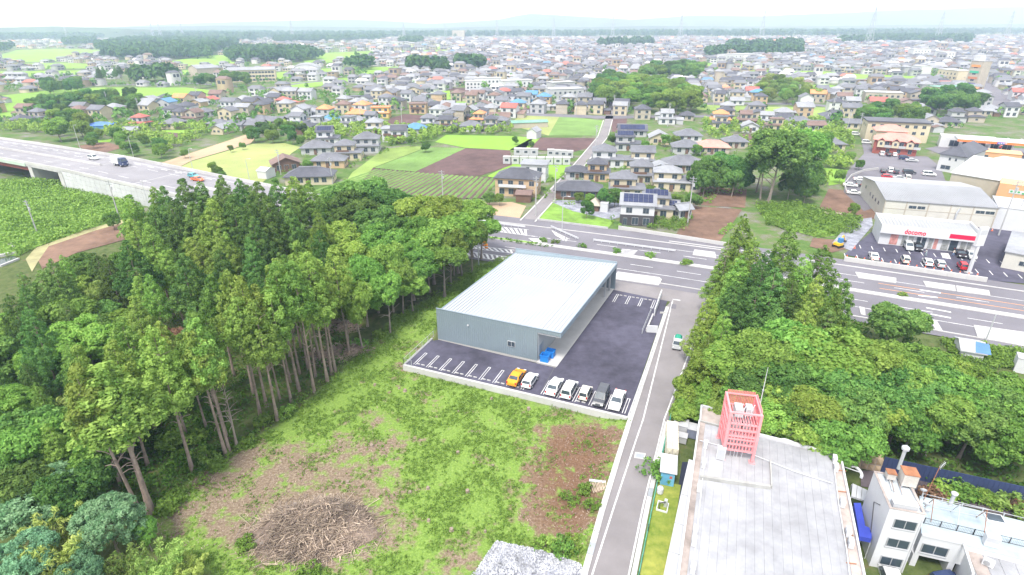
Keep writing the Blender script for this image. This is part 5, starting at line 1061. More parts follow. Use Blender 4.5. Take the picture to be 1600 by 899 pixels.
block('market_wing', 'orange fronted market wing with white and green sign', 'shop', (1550,322), (1660,338), 8, 6.6, mat('apricot_wall', (.62,.35,.19), .8, .06, .3), 'flat', mat('apricot_trim', (.74,.43,.23), .8, .06, .3), 0, .05)
mo = bpy.data.objects['market_wing']; Wm, Dm = DIM['market_wing']
mb = MB(); mb.box(2.5, 7.5, -.12, -.02, 4.3, 5.3); sg = obj('sign_board', mb, M_white, mo); mb = MB(); mb.box(5.4, 7.3, -.14, -.125, 4.4, 4.8); obj('green_print', mb, mat('sign_green', (.05,.35,.12), .5, .1, 1), sg); mb = MB(); [mb.box(2.8+.8*k, 3.3+.8*k, -.14, -.125, 4.6, 5.1) for k in range(3)]; obj('green_print', mb, MATS['sign_green'], sg)
block('low_office', 'low white shop with dark window band at right edge', 'shop', (1530,272), (1640,292), 14, 4.6, M_white, 'flat', M_wht_dirty, 0, .3, [('F', 1.0, 2.0, 8, 1.9, .25, .95)])
block('roadside_shed', 'small pale shed with blue-grey roof at the right edge', 'shed', (1563,418), (1612,428), 16, 3.6, M_ware, 'mono', M_kaw_l, .4, .3, [('F', 1.2, 1.0, 1, 1.5, .5, .8)])
bt = block('apartment_house', 'two-storey apartment house with faded pink tile roof', 'apartment house', (1362,239), (1430,245), 9, 5.6, M_redbr, 'hip', M_rpink, 2.2, .6, [('F', .6, 1.7, 3, 1.3, .22, .98)])
Wb, Db = DIM['apartment_house']
for k in range(3):
    x = Wb * (.08 + k * .33); mb = MB(); mb.box(x, x + Wb * .16, -.9, -.02, 2.7, 5.3); obj('bay', mb, M_cream, bt); mb = roof_mesh(Wb * .16, 1.8, 5.31, 'gabley', 1.0, .3); [mb.v.__setitem__(i, (v[0] + x, v[1] - 1.0, v[2])) for i, v in enumerate(mb.v)]; obj('dormer_roof', mb, M_rpink, bt); window(bt, x + Wb * .08, -.92, 3.6, .9, 1.1); window(bt, x + Wb * .22, -.01, 3.0, 1.5, 1.9)
    mb = MB(); mb.box(x + Wb*.165, x + Wb*.325, -.9, -.82, 2.7, 3.7); obj('balcony', mb, M_greyw, bt)
block('apartment_house', 'rear wing with second faded pink tile roof above the apartments', 'apartment house', (1364,228), (1412,231), 9, 6.6, M_cream, 'hip', M_rpink, 2.0, .6)
block('apartment_block', 'cream three-storey block with dark flat roof behind pink roofs', 'apartment block', (1350,219), (1447,224), 12, 8.2, M_cream, 'flat', M_kaw_d, 0, .6, [('F', 6.0, 1.3, 7, 1.5, .03, .97), ('F', 3.3, 1.3, 7, 1.5, .03, .97), ('L', 5.6, 1.2, 2, 1.0, .2, .8)], th=.5)
dk = block('office_house', 'white two-storey office with dark slate hip roof', 'office', (1462,266), (1500,272), 22, 6.2, M_white, 'hip', M_kaw_d, 2.6, .6, [('F', 4.0, 1.0, 2, .6, .3, .8), ('F', .8, 1.4, 1, 3.0, .1, .6), ('L', 3.6, 1.6, 4, 1.6, .15, .95), ('L', .5, 2.0, 3, 1.6, .15, .9)])
a, rz, Wd = frame_px((1490,240), (1640,252)); gs = thing('petrol_station', 'petrol station with orange-edged flat canopy on white columns', 'petrol station', (a[0], a[1], 0), rz); D = 12
mb = MB(); mb.box(0, Wd, 0, D, 5.0, 5.6); obj('canopy', mb, M_wht_dirty, gs); M_or = mat('orange_fascia', (.82,.20,.06), .5, .06, 1)
mb = MB(); mb.box(-.08, Wd, -.12, -.005, 4.9, 5.75); obj('fascia', mb, M_or, gs)
for k in range(7): mb = MB(); mb.box(Wd*k/7+.2, Wd*k/7+.6, .3, D-.3, 5.605, 5.9); obj('roof_beam', mb, M_white, gs)
for k in (.12,.36,.6,.84): mb = MB(); mb.box(k*Wd-.3, k*Wd+.3, 1.2, 1.8, 0, 5.0); obj('column', mb, M_white, gs); mb = MB(); mb.box(k*Wd-.9, k*Wd-.4, 1.1, 1.7, .15, 1.9); obj('pump', mb, M_or, gs)
mb = MB(); mb.box(Wd*.42, Wd*.5, -.16, -.125, 4.95, 5.7); sg = obj('sign', mb, mat('sign_blue', (.03,.06,.5), .5, .05, 1), gs); mb = MB(); [mb.box(Wd*.43+.75*k, Wd*.43+.75*k+.5, -.18, -.165, 5.15, 5.5) for k in range(4)]; obj('sign_letters', mb, M_white, sg)
mb = MB(); mb.box(-4, Wd*.5, D+2, D+9, 0, 4.6); obj('kiosk', mb, M_white, gs)
for k in range(5): window(gs, 1 + k*4.5, D + 1.99, .6, 3.4, 2.6)
block('garden_restaurant', 'low apricot building with flat roof below the petrol station', 'restaurant', (1518,251), (1592,258), 8, 3.6, MATS['apricot_wall'], 'flat', MATS['apricot_trim'], 0, .2, [('F', .8, 1.8, 2, 2.4, .05, .3)])
GC = 'cars in the apartment car park'
for i, (px_, py_, k, cl, hd) in enumerate(((1377,243,'van','white',1),(1388,244,'hatch','black',1),(1397,244,'hatch','white',1),(1413,250,'van','blue',0),(1424,253,'sedan','silver',0),(1379,270,'hatch','black',1),(1390,269,'van','white',1),(1399,271,'van','grey',1),(1420,272,'van','grey',0),(1386,279,'hatch','red',0),(1405,281,'sedan','silver',0),(1417,281,'van','pearl',1),(1344,283,'sedan','white',0),(1328,292,'sedan','white',0),(1334,304,'sedan','white',0),(1340,290,'hatch','grey',1),(1354,225,'van','white',0),(1337,212,'van','white',0),(1478,226,'van','white',0),(1525,226,'sedan','silver',0),(1540,228,'hatch','white',0),(1552,232,'sedan','black',0),(1568,233,'hatch','red',0),(1451,275,'van','white',0),(1502,349,'sedan','black',0))):
    p = W(px_, py_); car(k, cl, (p[0], p[1], .03), 1.15 if hd else -.35, '%s %s in the apartment car park' % ({'grey':'dark grey','blue':'navy','pearl':'pearl white'}.get(cl, cl), {'van':'van','hatch':'hatchback','sedan':'saloon car'}[k]), GC, 'car', True)
for k in range(9): line(bpy.data.objects['car_park'], 'stall_line', [(1352 + k*14, 277 + k*1.2), (1360 + k*14, 283 + k*1.2)], .2, M_paint, .022)
wall_px('boundary_wall', 'curving pale wall around the apartment car park', [(1322,303),(1319,290),(1330,276),(1350,268),(1372,265)], .8, .2, M_conc_l)

# ------------------------------------------------------------------ houses
ROOFS = {'grey': M_kaw, 'dark grey': M_kaw_d, 'pale grey': M_kaw_l, 'brown': M_rbrown, 'red': M_rred, 'pink': M_rpink, 'blue': M_rblue, 'orange': M_rorange, 'green': M_rgreen}
WALLS = {'white': M_white, 'cream': M_cream, 'beige': M_beige, 'tan': M_tan, 'grey': M_greyw, 'brown': M_brownw, 'ochre': M_yel}
HOUSE_XY = []
def house(pos, rz, Wd, D, st, rk, rc, wc, label=None, detail=2, solar=False, group='houses of the town', lower=True):
    rm_, wm = ROOFS[rc], WALLS[wc]; c_, s_ = math.cos(rz), math.sin(rz); x, y = pos[0] - c_ * Wd / 2 + s_ * D / 2, pos[1] - s_ * Wd / 2 - c_ * D / 2
    lb = label or '%s %s house with %s %s roof' % (wc, 'two-storey' if st == 2 else 'one-storey', rc, {'hip': 'hip', 'gable': 'gable', 'gabley': 'gable', 'flat': 'flat', 'mono': 'sloping'}[rk])
    o = thing('house', lb, 'house', (x, y, 0), rz, group, label is None); HOUSE_XY.append((pos[0], pos[1], max(Wd, D) * .6))
    h1 = 2.9
    if st == 1:
        obj('wall', wall_mesh(Wd, D, h1, rk, Wd * .0 + min(Wd, D) * .25), wm, o); r_ = obj('roof', roof_mesh(Wd, D, h1 + .005, rk, min(Wd, D) * .25, .6), rm_, o); zt = h1 + min(Wd, D) * .25
        wf = [('F', .7, 1.7, max(2, int(Wd / 3)), 1.6, .08, .92), ('L', 1.0, 1.0, 2, 1.2, .15, .85), ('R', 1.0, 1.0, 2, 1.2, .15, .85)]; uw, ud, ox, oy = Wd, D, 0, 0
    else:
        if lower and detail:
            uw, ud = Wd * .74, D * .8; ox, oy = (Wd - uw) * random.choice((0, .5, 1)), (D - ud)
            obj('wall', wall_mesh(Wd, D, h1, 'hip', 0), wm, o); obj('lower_roof', roof_mesh(Wd, D, h1 + .005, 'hip', 1.0, .5), rm_, o)
        else: uw, ud, ox, oy = Wd, D, 0, 0; obj('wall', wall_mesh(Wd, D, h1, 'flat', 0), wm, o)
        h2 = 5.7; rise = min(uw, ud) * .26
        mb = wall_mesh(uw, ud, h2, rk, rise); mb.v = [(v[0] + ox, v[1] + oy, max(v[2], h1 - .2)) for v in mb.v]; obj('upper_wall', mb, wm, o)
        mb = roof_mesh(uw, ud, h2 + .005, rk, rise, .5); mb.v = [(v[0] + ox, v[1] + oy, v[2]) for v in mb.v]; r_ = obj('roof', mb, rm_, o); zt = h2 + rise
        wf = [('F', .6, 1.8, max(2, int(Wd / 3.2)), 1.7, .05, .95), ('L', 1.0, 1.0, 1, 1.2, .2, .8), ('R', 1.0, 1.0, 1, 1.2, .2, .8)]
        nU = max(2, int(uw / 3))
        for i in range(nU): window(o, ox + uw * (i + .5) / nU, oy - .005, 3.6 if lower and detail else 3.4, 1.6, 1.5)
        if detail:
            for s in (0, 1): window(o, ox + (uw + .005 if s else -.005), oy + ud * .5, 3.9, 1.2, 1.0, math.pi / 2 if s else -math.pi / 2)
        if detail > 1:
            mb = MB(); mb.box(ox + uw * .1, ox + uw * .75, oy - 1.0, oy - .92, 2.95, 3.9); mb.box(ox + uw * .1, ox + uw * .75, oy - .9, oy - .02, 2.9, 3.0); obj('balcony', mb, random.choice((M_white, M_greyw, M_brownw)), o)
    if label is None and random.random() < .4:
        s_w = random.uniform(3, 4.5); x0_ = random.choice((-s_w - .6, Wd + .6)); mb = wall_mesh(s_w, 4.5, 2.3, 'gable', .9); mb.v = [(v[0] + x0_, v[1] + 1, v[2]) for v in mb.v]; obj('annex_wall', mb, random.choice((M_wht_dirty, M_beige, M_brownw)), o); mb = roof_mesh(s_w, 4.5, 2.305, 'gable', .9, .3); mb.v = [(v[0] + x0_, v[1] + 1, v[2]) for v in mb.v]; obj('annex_roof', mb, random.choice((rm_, M_kaw_l, M_rbrown)), o)
    win_rows(o, Wd, D, wf if detail else wf[:1])
    if detail > 1:
        mb = MB(); mb.box(Wd * .44, Wd * .44 + 1.1, -.08, -.004, 0, 2.1); obj('door', mb, M_brownw, o)
        if rk == 'hip' and uw > ud + 1: mb = MB(); mb.box(ox + ud / 2, ox + uw - ud / 2, oy + ud / 2 - .16, oy + ud / 2 + .16, zt + .12, zt + .42); obj('ridge_cap', mb, M_kaw_l, r_)
        elif rk == 'gable': mb = MB(); mb.box(ox - .6, ox + uw + .6, oy + ud / 2 - .16, oy + ud / 2 + .16, zt + .12, zt + .4); obj('ridge_cap', mb, M_kaw_l, r_)
    if solar:
        k0 = 6
        for i in range(k0):
            for j in range(2):
                x0, x1 = ox + uw * (.06 + .88 * i / k0) + .03, ox + uw * (.06 + .88 * (i + 1) / k0) - .03; t0, t1 = .14 + .38 * j, .14 + .38 * (j + 1) - .02; hy = ud / 2; f = lambda t: (oy + hy * t, (h1 if st == 1 else 5.7) + min(uw, ud) * .25 * t * (1.04) + .30)
                (ya, za), (yb, zb) = f(t0), f(t1); mb = MB(); mb.add([(x0,ya,za),(x1,ya,za),(x1,yb,zb),(x0,yb,zb),(x0,ya,za-.05),(x1,ya,za-.05),(x1,yb,zb-.05),(x0,yb,zb-.05)], [(0,1,2,3),(7,6,5,4),(0,4,5,1),(1,5,6,2),(2,6,7,3),(3,7,4,0)]); obj('solar_panel', mb, M_solar, r_)
    return o
def hpx(px_, py_, Wd, D, st, rk, rc, wc, rz=-.25, label=None, **kw):
    p = W(px_, py_); c_, s_ = math.cos(rz), math.sin(rz); return house((p[0] - s_ * D / 2, p[1] + c_ * D / 2), rz, Wd, D, st, rk, rc, wc, label, **kw)
# the house with solar roof at the junction
sl = hpx(994,353, 8.6, 7.5, 2, 'gable', 'pale grey', 'white', -.2, 'white and charcoal house with solar roof facing the highway', solar=True, lower=False, detail=1)
mb = MB(); mb.box(-.06, 8.66, -.09, -.01, .0, 2.9); obj('charcoal_cladding', mb, M_darkw, sl)
for k in (.15,.45,.78): window(sl, 8.6 * k, -.10, .3 if k > .3 else .05, 1.7 if k > .3 else 1.0, 2.0)
NEAR = [(1023,342,10,7.5,2,'hip','grey','cream',-.2,'two-storey cream house right behind the solar roof house'),(1044,340,5,5,1,'gable','pale grey','white',-.2,'small white grey-roofed annex right of the solar house'),(1070,343,4,4,1,'gable','pale grey','white',.3,'tiny white gabled hut beside the brown garden plot'),
 (903,312,15,8,1,'hip','dark grey','brown',-.12,'long dark single-storey house with brown walls by the lane'),(932,284,9,8,2,'hip','dark grey','tan',-.15,'two-storey dark roofed timber house above the long dark house'),(901,281,8,6,1,'hip','dark grey','grey',-.15,'low dark-roofed house beside the village lane'),
 (950,262,12,10,2,'hip','grey','white',-.1,'large white hip-roofed house east of the village lane'),(997,263,12,8,2,'gable','grey','cream',-.15,'cream two-storey house right of the large white house'),(1001,288,10,8,2,'hip','grey','beige',-.15,'beige two-storey house in the middle of the cluster'),
 (979,310,11,8,2,'hip','grey','cream',-.15,'cream house with balcony behind the clipped garden trees'),(1049,299,12,8,2,'hip','pale grey','cream',-.2,'cream house with reddish balcony next to the dark grove'),(1075,300,8,8,1,'hip','grey','beige',-.2,'low grey-roofed wing right of the reddish balcony house'),
 (1068,270,15,10,1,'hip','grey','beige',-.15,'broad grey hip-roofed single-storey house near the dark grove'),(1030,277,8,7,1,'gabley','pale grey','white',-.15,'small gabled white house left of broad hip roof'),(1113,241,14,9,1,'hip','pink','beige',-.15,'single-storey house with faded pink-red roof'),
 (988,214,14,9,1,'gable','dark grey','grey',-.1,'long house with rows of solar panels on dark roof'),(981,236,11,9,2,'hip','dark grey','grey',-.15,'grey two-storey house below the long solar house'),(1030,226,9,10,1,'gabley','pale grey','cream',-.15,'cream gable-fronted house by the red shrub'),
 (1073,241,12,9,1,'hip','grey','grey',-.15,'grey low house left of the pink-roofed one'),(1076,222,12,9,1,'hip','grey','white',-.1,'white low house above the grey-roofed row'),(833,284,9,8,2,'flat','pale grey','white',-.2,'white cube-shaped house with flat roof beside the lane'),
 (806,307,14,9,2,'hip','dark grey','tan',-.2,'large dark tiled house below the white cube house'),(449,268,11,9,1,'gabley','brown','brown',.45,'brown log cabin house with steep gable roof'),(483,289,18,9,1,'hip','dark grey','cream',.1,'long cream house with dark hip roof above the cedars'),
 (513,263,14,8,1,'hip','grey','tan',.05,'single-storey house with pale carport near the log cabin'),(494,242,14,9,1,'hip','grey','grey',.1,'grey low house with tan hip roof left of white chapel house'),(512,227,11,9,2,'gable','dark grey','white',.12,'white stepped-gable house with dark solar roof'),
 (566,240,16,10,2,'hip','grey','grey',.1,'large grey two-storey house with hip roof and tall wing'),(544,251,12,9,2,'hip','grey','cream',.1,'cream two-storey house in front of the large grey one'),(588,211,12,10,2,'hip','pale grey','cream',.05,'cream house with pale hip roof by the dark field'),
 (611,222,9,8,2,'flat','pale grey','white',.05,'white box house with flat roof left of blue-roofed barn'),(624,224,8,7,2,'gable','dark grey','white',.05,'narrow white gabled house beside the white box house'),(648,211,12,9,1,'hip','blue','white',0,'low white barn with dull blue roof'),
 (589,185,16,9,2,'flat','orange','ochre',0,'ochre flat-topped house north of the dark field'),(653,178,12,9,2,'flat','brown','tan',0,'brown boxy house with dark roof beside green plots'),(557,186,14,9,1,'hip','orange','cream',0,'low house with orange tile roof near the ochre house')]
NEAR += [(1131,190,12,9,2,'hip','dark grey','cream',-.1,'big dark-roofed house right of the big grove'),(1172,207,8,8,1,'gabley','pale grey','white',-.2,'small white barn near the soil plot'),(1226,193,14,8,1,'hip','dark grey','cream',-.15,'dark hip-roofed house on the right meadow edge'),(1249,198,12,7,1,'hip','grey','white',-.15,'grey-roofed wing beside the meadow house'),(1150,232,10,8,1,'hip','grey','beige',-.1,'low grey house above the dark evergreen grove'),(1275,205,9,7,1,'gable','brown','white',-.1,'small brown-roofed house by the tall tree group'),(205,213,7,5,1,'gable','pale grey','white',.2,'small white garden hut by the left soil plot'),(1305,236,8,7,1,'hip','grey','cream',-.1,'small house left of the apartment car park'),(672,203,11,8,2,'hip','grey','white',0,'white two-storey house above the yellow-green field'),(700,206,10,8,2,'gable','dark grey','cream',0,'cream house right of white one above the field'),(735,206,12,8,1,'hip','grey','white',-.05,'long low house at the field top edge'),(770,205,10,8,2,'hip','dark grey','beige',-.05,'beige house left of the green-roofed shed')]
for (px_, py_, Wd, D, st, rk, rc, wc, rz, lb) in NEAR: hpx(px_, py_, Wd * (.84 if px_ < 780 else .93), D * .9, st, rk, rc, wc, rz, lb, solar=('solar' in lb), lower=('cube' not in lb and 'box' not in lb))
# chapel-like parapets on the stepped gable house
# greenhouse domes, sheds
def cabin(px_, py_, w_, label, door=True):
    p = W(px_, py_); o = thing('prefab_cabin', label, 'cabin', p, -.1, 'prefab site cabins by the village lane', True); mb = MB(); mb.box(0, w_, 0, 2.4, .1, 2.6); obj('wall', mb, M_wht_dirty, o); mb = MB(); mb.box(-.08, w_+.08, -.08, 2.48, 2.602, 2.75); obj('roof', mb, M_conc_l, o); mb = MB(); mb.box(.1, w_-.1, .1, 2.3, 0, .1); obj('base', mb, M_conc_d, o)
    window(o, w_ * .5, -.005, 1.1, 1.3, .9)
for i in range(8): cabin(786 + i * 13.3, 256.5 + i * .25, 2.8, 'pale prefab cabin in the front row by the lane')
for i in range(3): cabin(803 + i * 12.5, 243 + i * .4, 3.2, 'pale prefab cabin left in the rear row')
for i in range(4): cabin(855 + i * 10, 245 + i * .8, 2.6, 'white prefab cabin right in the rear row')
block('garden_barn', 'small white gabled barn beside the yellow-green field', 'barn', (823,217), (838,218), 7, 3.2, M_white, 'gabley', M_kaw_l, 1.6, .3)
block('garden_barn', 'pale green-roofed long shed above the soil field', 'shed', (800,201), (856,199), 6, 2.6, M_beige, 'gable', M_rgreen, .8, .3)
block('storage_shed', 'white steel storage shed in the gravel lot', 'shed', (937,331), (949,332), 2.6, 2.3, M_white, 'flat', M_wht_dirty, 0, .05)
block('storage_shed', 'brown pitched timber shelter in the gravel lot', 'shed', (921,330), (935,331), 4, 2.0, M_brownw, 'hip', M_beige, 1.2, .4)
block('site_hut', 'small white site hut beside the brown log cabin', 'hut', (403,279), (417,280), 5, 2.6, M_white, 'gable', M_white, .8, .2)
block('carport', 'brown-roofed carport at the foot of the dark tiled house', 'carport', (806,316), (829,317), 5, 2.3, M_brownw, 'gable', M_rbrown, .7, .3)
# larger town buildings
sc_w = [('F', .8 + 3.3 * k, 1.8, 14, 2.4, .02, .98) for k in range(3)]
block('school', 'long cream three-storey school block with window rows', 'school', (358,129), (432,127), 14, 10.5, M_cream, 'gable', M_kaw_l, 2.2, .5, sc_w)
block('school', 'grey-roofed school hall left of the long school block', 'school', (310,121), (342,119), 22, 8.5, M_beige, 'gable', M_kaw_l, 3, .5, sc_w[:1])
a, rz, Wd = frame_px((456,118), (500,117)); o = thing('gymnasium', 'white gymnasium with broad arched grey roof', 'gymnasium', (a[0], a[1], 0), rz)
arch = [(Wd/2 - Wd/2*math.cos(t_), 4.0 + 6.5*math.sin(t_)) for t_ in np.linspace(0, math.pi, 17)]; mb = MB(); n = len(arch); vs = [(x, 0, z) for x, z in arch] + [(0,0,0),(Wd,0,0)]; mb.add(vs, [tuple(range(n))[::-1] + (n, n+1)]); mb.box(0, Wd, .05, 40, 0, 4.0); obj('wall', mb, M_white, o)
mb = MB(); vs = [(x, y, z + .1) for y in (-.4, 40) for x, z in arch]; mb.add(vs, [(i, i+1, n+i+1, n+i) for i in range(n-1)]); obj('roof', mb, M_kaw_l, o)
for k in (.25,.42,.6,.78): window(o, Wd*k, -.03, 2.0, 2.6, 3.0)
for p1, p2, D, h, wm, lb, nf, nc in (((727,141),(758,141),10,7,M_white,'left white terraced apartment block with dark bays',2,5),((742,137),(782,137),10,7.5,M_white,'middle white terraced apartment block',2,6),((786,141),(832,139),10,7,M_white,'right white terraced apartment block with blue-grey panels',2,6),((861,157),(912,155),12,7.2,M_wht_dirty,'long pale two-storey apartment house by the lane head',2,6),
    ((863,143),(898,141),10,6.5,M_greyw,'grey apartment roofs behind the long pale apartment house',2,4),((1461,128),(1492,132),14,11,M_cream,'beige office block with orange rooftop box at the crossing',3,5),((1505,138),(1524,140),8,21,M_beige,'tall slim beige sign tower building by the main road',4,1),((1425,90),(1452,90),16,12,M_white,'white mid-rise block in the right town',3,5),((1468,95),(1490,95),16,12,M_white,'pair of white stepped blocks in the right town',3,4),
    ((1131,96),(1180,94),14,9,M_white,'white row of flats beside the dark hill wood',2,7),((1463,150),(1522,148),10,6,M_cream,'long low cream building with green roof at crossing',1,8),((707,60),(726,60),40,30,M_beige,'far beige hotel block on the horizon wood',4,6),((1422,117),(1437,119),10,9,M_white,'white cube shop beside the bright rice field',1,2),((1350,160),(1408,162),12,6.5,M_beige,'beige terraced houses near the bushy wood',2,6)):
    wr_ = [('F', 1.0 + (h - 1.5) / nf * k, min(1.6, h / nf * .45), nc, 1.5 if nc > 1 else 3.2, .05, .95) for k in range(nf)]
    b_ = block('apartment_block' if 'apart' in lb or 'flats' in lb else 'town_building', lb, 'building', p1, p2, D, h, wm, 'flat', M_rgreen if 'green roof' in lb else M_wht_dirty, 0, .3, wr_); q = W(*p1); HOUSE_XY.append((q[0] + 8, q[1] + 5, 14))
    if 'tower' in lb:
        for k, (zz_, cl_) in enumerate(((3,(.05,.07,.25)),(7.5,(.5,.2,.1)),(12,(.05,.4,.25)),(16.5,(.7,.3,.1)))): mb = MB(); mb.box(1.5, DIM[b_.name][0] - 1.5, -.35, -.2, zz_, zz_ + 1.7); obj('sign_panel', mb, mat('tower_sign_%d' % k, cl_, .5, .1, 1), b_)
        mb = MB(); mb.box(.5, 6, 1, 6, h + .2, h + 4); obj('sign_box', mb, M_white, b_)
block('tarp_shed', 'shed covered with a bright blue tarpaulin at left', 'shed', (131,208), (171,207), 10, 3.2, M_rblue, 'hip', mat('blue_tarp', (.10,.22,.62), .6, .12, .5), 1.2, .2)
block('pavilion', 'white gabled greenhouse hut among right trees with blue cover', 'hut', (1499,560), (1534,566), 4.2, 1.5, M_white, 'gable', M_wht_dirty, .8, .3)
ph = bpy.data.objects['pavilion']; mb = MB(); mb.add([(1.6,-.3,1.62),(3.6,-.3,1.62),(3.6,1.7,2.42),(1.9,1.9,2.5)], [(0,1,2,3)]); obj('blue_cover', mb, MATS['blue_tarp'], ph)
block('utility_box', 'small white cabinet at the right edge below the highway', 'cabinet', (1583,580), (1600,584), 2.0, 2.2, M_white, 'flat', M_wht_dirty, 0, .05)
# ------------------------------------------------------------------ tree prototypes
LM = {'cedar': leaf_mat('cedar_foliage', (.115, .215, .044), (.325, .460, .110)), 'cedard': leaf_mat('dark_cedar_foliage', (.065, .150, .044), (.205, .335, .092)),
      'dark': leaf_mat('dark_leaf', (.065, .165, .044), (.210, .365, .095)), 'mid': leaf_mat('green_leaf', (.105, .220, .044), (.285, .440, .100)), 'light': leaf_mat('pale_leaf', (.125, .245, .042), (.320, .460, .105)),
      'bamboo': leaf_mat('bamboo_leaf', (.180, .300, .065), (.450, .550, .165)), 'blue': leaf_mat('bluish_leaf', (.085, .210, .105), (.270, .450, .245)), 'rust': leaf_mat('withered_leaf', (.220, .110, .075), (.420, .270, .190)),
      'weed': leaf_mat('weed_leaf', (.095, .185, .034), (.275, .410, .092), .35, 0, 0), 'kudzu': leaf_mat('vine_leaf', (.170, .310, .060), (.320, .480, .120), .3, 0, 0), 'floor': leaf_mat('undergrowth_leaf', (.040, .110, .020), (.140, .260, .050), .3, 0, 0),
      'far': leaf_mat('far_leaf', (.038, .105, .036), (.120, .220, .065), .25, 0, 0)}
PROTO = {}
def trunk_mesh(H, r, bend, m, branches=0, seed=0, z0=.35, spread=2.0):
    rs = np.random.default_rng(seed); mb = MB(); k = 7; ph = rs.uniform(0, 6.28)
    pts = [(bend * math.sin(1.6 * i / k) * math.cos(ph), bend * math.sin(1.6 * i / k) * math.sin(ph), H * i / k) for i in range(k + 1)]
    mb.tube(pts, [max(.03, r * (1 - .88 * i / k)) * (1.35 if i == 0 else 1) for i in range(k + 1)], 7)
    for b_ in range(branches):
        f = rs.uniform(z0, .9); a = rs.uniform(0, 6.28); i = f * k; p = Vector(pts[int(i)]).lerp(Vector(pts[min(k, int(i) + 1)]), i % 1); L_ = spread * rs.uniform(.5, 1.1)
        q = p + Vector((math.cos(a) * L_, math.sin(a) * L_, L_ * rs.uniform(.1, .9))); mb.tube([p, p.lerp(q, .5) + Vector((0, 0, .2)), q], [r * .32, r * .2, .03], 5)
    return mb.mesh('trunk', m)
def cedar_proto(seed, H=20, zc=8.5, rm=2.6, n=62, dense=1.0):
    rs = np.random.default_rng(seed); C = []; A = []; Rr = []; z = zc
    while z < H - .3:
        t_ = (z - zc) / (H - zc); r = rm * 1.12 * (1 - t_ ** 1.15) ** .85 * min(1, .45 + t_ * 4) * rs.uniform(.85, 1.15); k = max(3, int(2 * math.pi * r / 1.15 * dense)); off = rs.uniform(0, 6.28)
        for i in range(k):
            a = off + 2 * math.pi * i / k + rs.normal() * .2; rr = r * rs.uniform(.55, 1.12)
            C.append((rr * math.cos(a), rr * math.sin(a), z + rs.normal() * .25 - rr * .10)); A.append((math.cos(a), math.sin(a), .5)); Rr.append(rs.uniform(.55, 1.0) * (1 - .25 * t_))
        z += .62 * rs.uniform(.8, 1.2)
    C.append((0, 0, H - .2)); A.append((0, 0, 1)); Rr.append(.4)
    v, q, c = clump_cloud(C, Rr, n, .175, .95, 1.0, A, rs, .5)
    return npmesh('cedar_crown', v, q, LM['cedar'], c), trunk_mesh(H * .96, .23, .25, M_bark, 12, seed, .25, 1.3)
def broad_proto(seed, H=12, rx=4.2, zc=3.2, lobes=9, n=52, ls=.22, cr=.85):
    rs = np.random.default_rng(seed); C = []; A = []; Rr = []; hz = (H - zc) / 2; ctr = np.array([0, 0, zc + hz])
    for l in range(lobes):
        a = l * 2.4 + rs.uniform(-.4, .4); e = rs.uniform(-.35, .95); lr = rs.uniform(.34, .5) * min(rx, hz * 1.2)
        d = np.array([math.cos(a) * math.cos(e), math.sin(a) * math.cos(e), math.sin(e)]); lc = ctr + d * np.array([rx - lr, rx - lr, hz - lr * .75])
        k = int(26 * (lr / 1.6) ** 2) + 8; dd = rs.normal(size=(k, 3)); dd[:, 2] += .45; dd += d * .5; dd = unit(dd)
        for q in dd: C.append(lc + q * lr * np.array([1, 1, .8]) * rs.uniform(.8, 1.05)); A.append(q); Rr.append(rs.uniform(.6, 1.1) * cr)
    v, q, c = clump_cloud(C, Rr, n, ls, .8, .8, A, rs, .55)
    return npmesh('broadleaf_crown', v, q, LM['mid'], c), trunk_mesh(H * .72, .24, .5, M_bark_g, 10, seed, .3, rx * .6)
def bamboo_proto(seed, H=9, n=60, R_=2.8):
    rs = np.random.default_rng(seed); C = []; A = []; Rr = []; mb = MB()
    for i in range(n // 2):
        a = rs.uniform(0, 6.28); r0 = R_ * .5 * math.sqrt(rs.random()); h = H * rs.uniform(.7, 1); a2 = a + rs.normal() * .5; x, y = r0 * math.cos(a), r0 * math.sin(a); pts = []
        for k in range(6): f = k / 5; bnd = R_ * .75 * f ** 3; pts.append((x + bnd * math.cos(a2), y + bnd * math.sin(a2), h * (f - .12 * f ** 4)))
        mb.tube(pts, [.06, .05, .045, .035, .025, .012], 4)
        for f in np.linspace(.4, 1, 7): j = min(4, int(f * 5)); g = f * 5 - j; p = np.array(pts[j]) * (1 - g) + np.array(pts[j + 1]) * g; C.append(p + rs.normal(size=3) * .3); A.append((math.cos(a2), math.sin(a2), .2)); Rr.append(rs.uniform(.4, .75))
    v, q, c = clump_cloud(C, Rr, 26, .34, .9, .8, A, rs, .9, .22); return npmesh('bamboo_crown', v, q, LM['bamboo'], c), mb.mesh('culms', mat('bamboo_culm', (.32, .34, .12), .6, .2, 1))
def shrub_proto(seed, n=26, R_=1.1, H=1.6):
    rs = np.random.default_rng(seed); d = rs.normal(size=(n, 3)); d[:, 2] = np.abs(d[:, 2]); d = unit(d) * rs.uniform(.45, 1, (n, 1)); C = d * [R_, R_, H * .8] + [0, 0, .25]
    v, q, c = clump_cloud(C, rs.uniform(.3, .55, n), 26, .15, .85, .6, d, rs, .6); mb = MB()
    for i in range(4): a = i * 1.6; mb.tube([(0, 0, -.05), (.3 * math.cos(a), .3 * math.sin(a), H * .6)], [.06, .02], 4)
    return npmesh('shrub_crown', v, q, LM['mid'], c), mb.mesh('stem', M_bark)
PROTO['cedar'] = [cedar_proto(11, zc=11.5, rm=2.4), cedar_proto(12, rm=2.1, zc=12.8), cedar_proto(13, rm=2.6, zc=10.8), cedar_proto(14, rm=1.9, zc=13.2, dense=.85), cedar_proto(15, rm=2.7, zc=10), cedar_proto(16, rm=2.3, zc=12, dense=.9)]
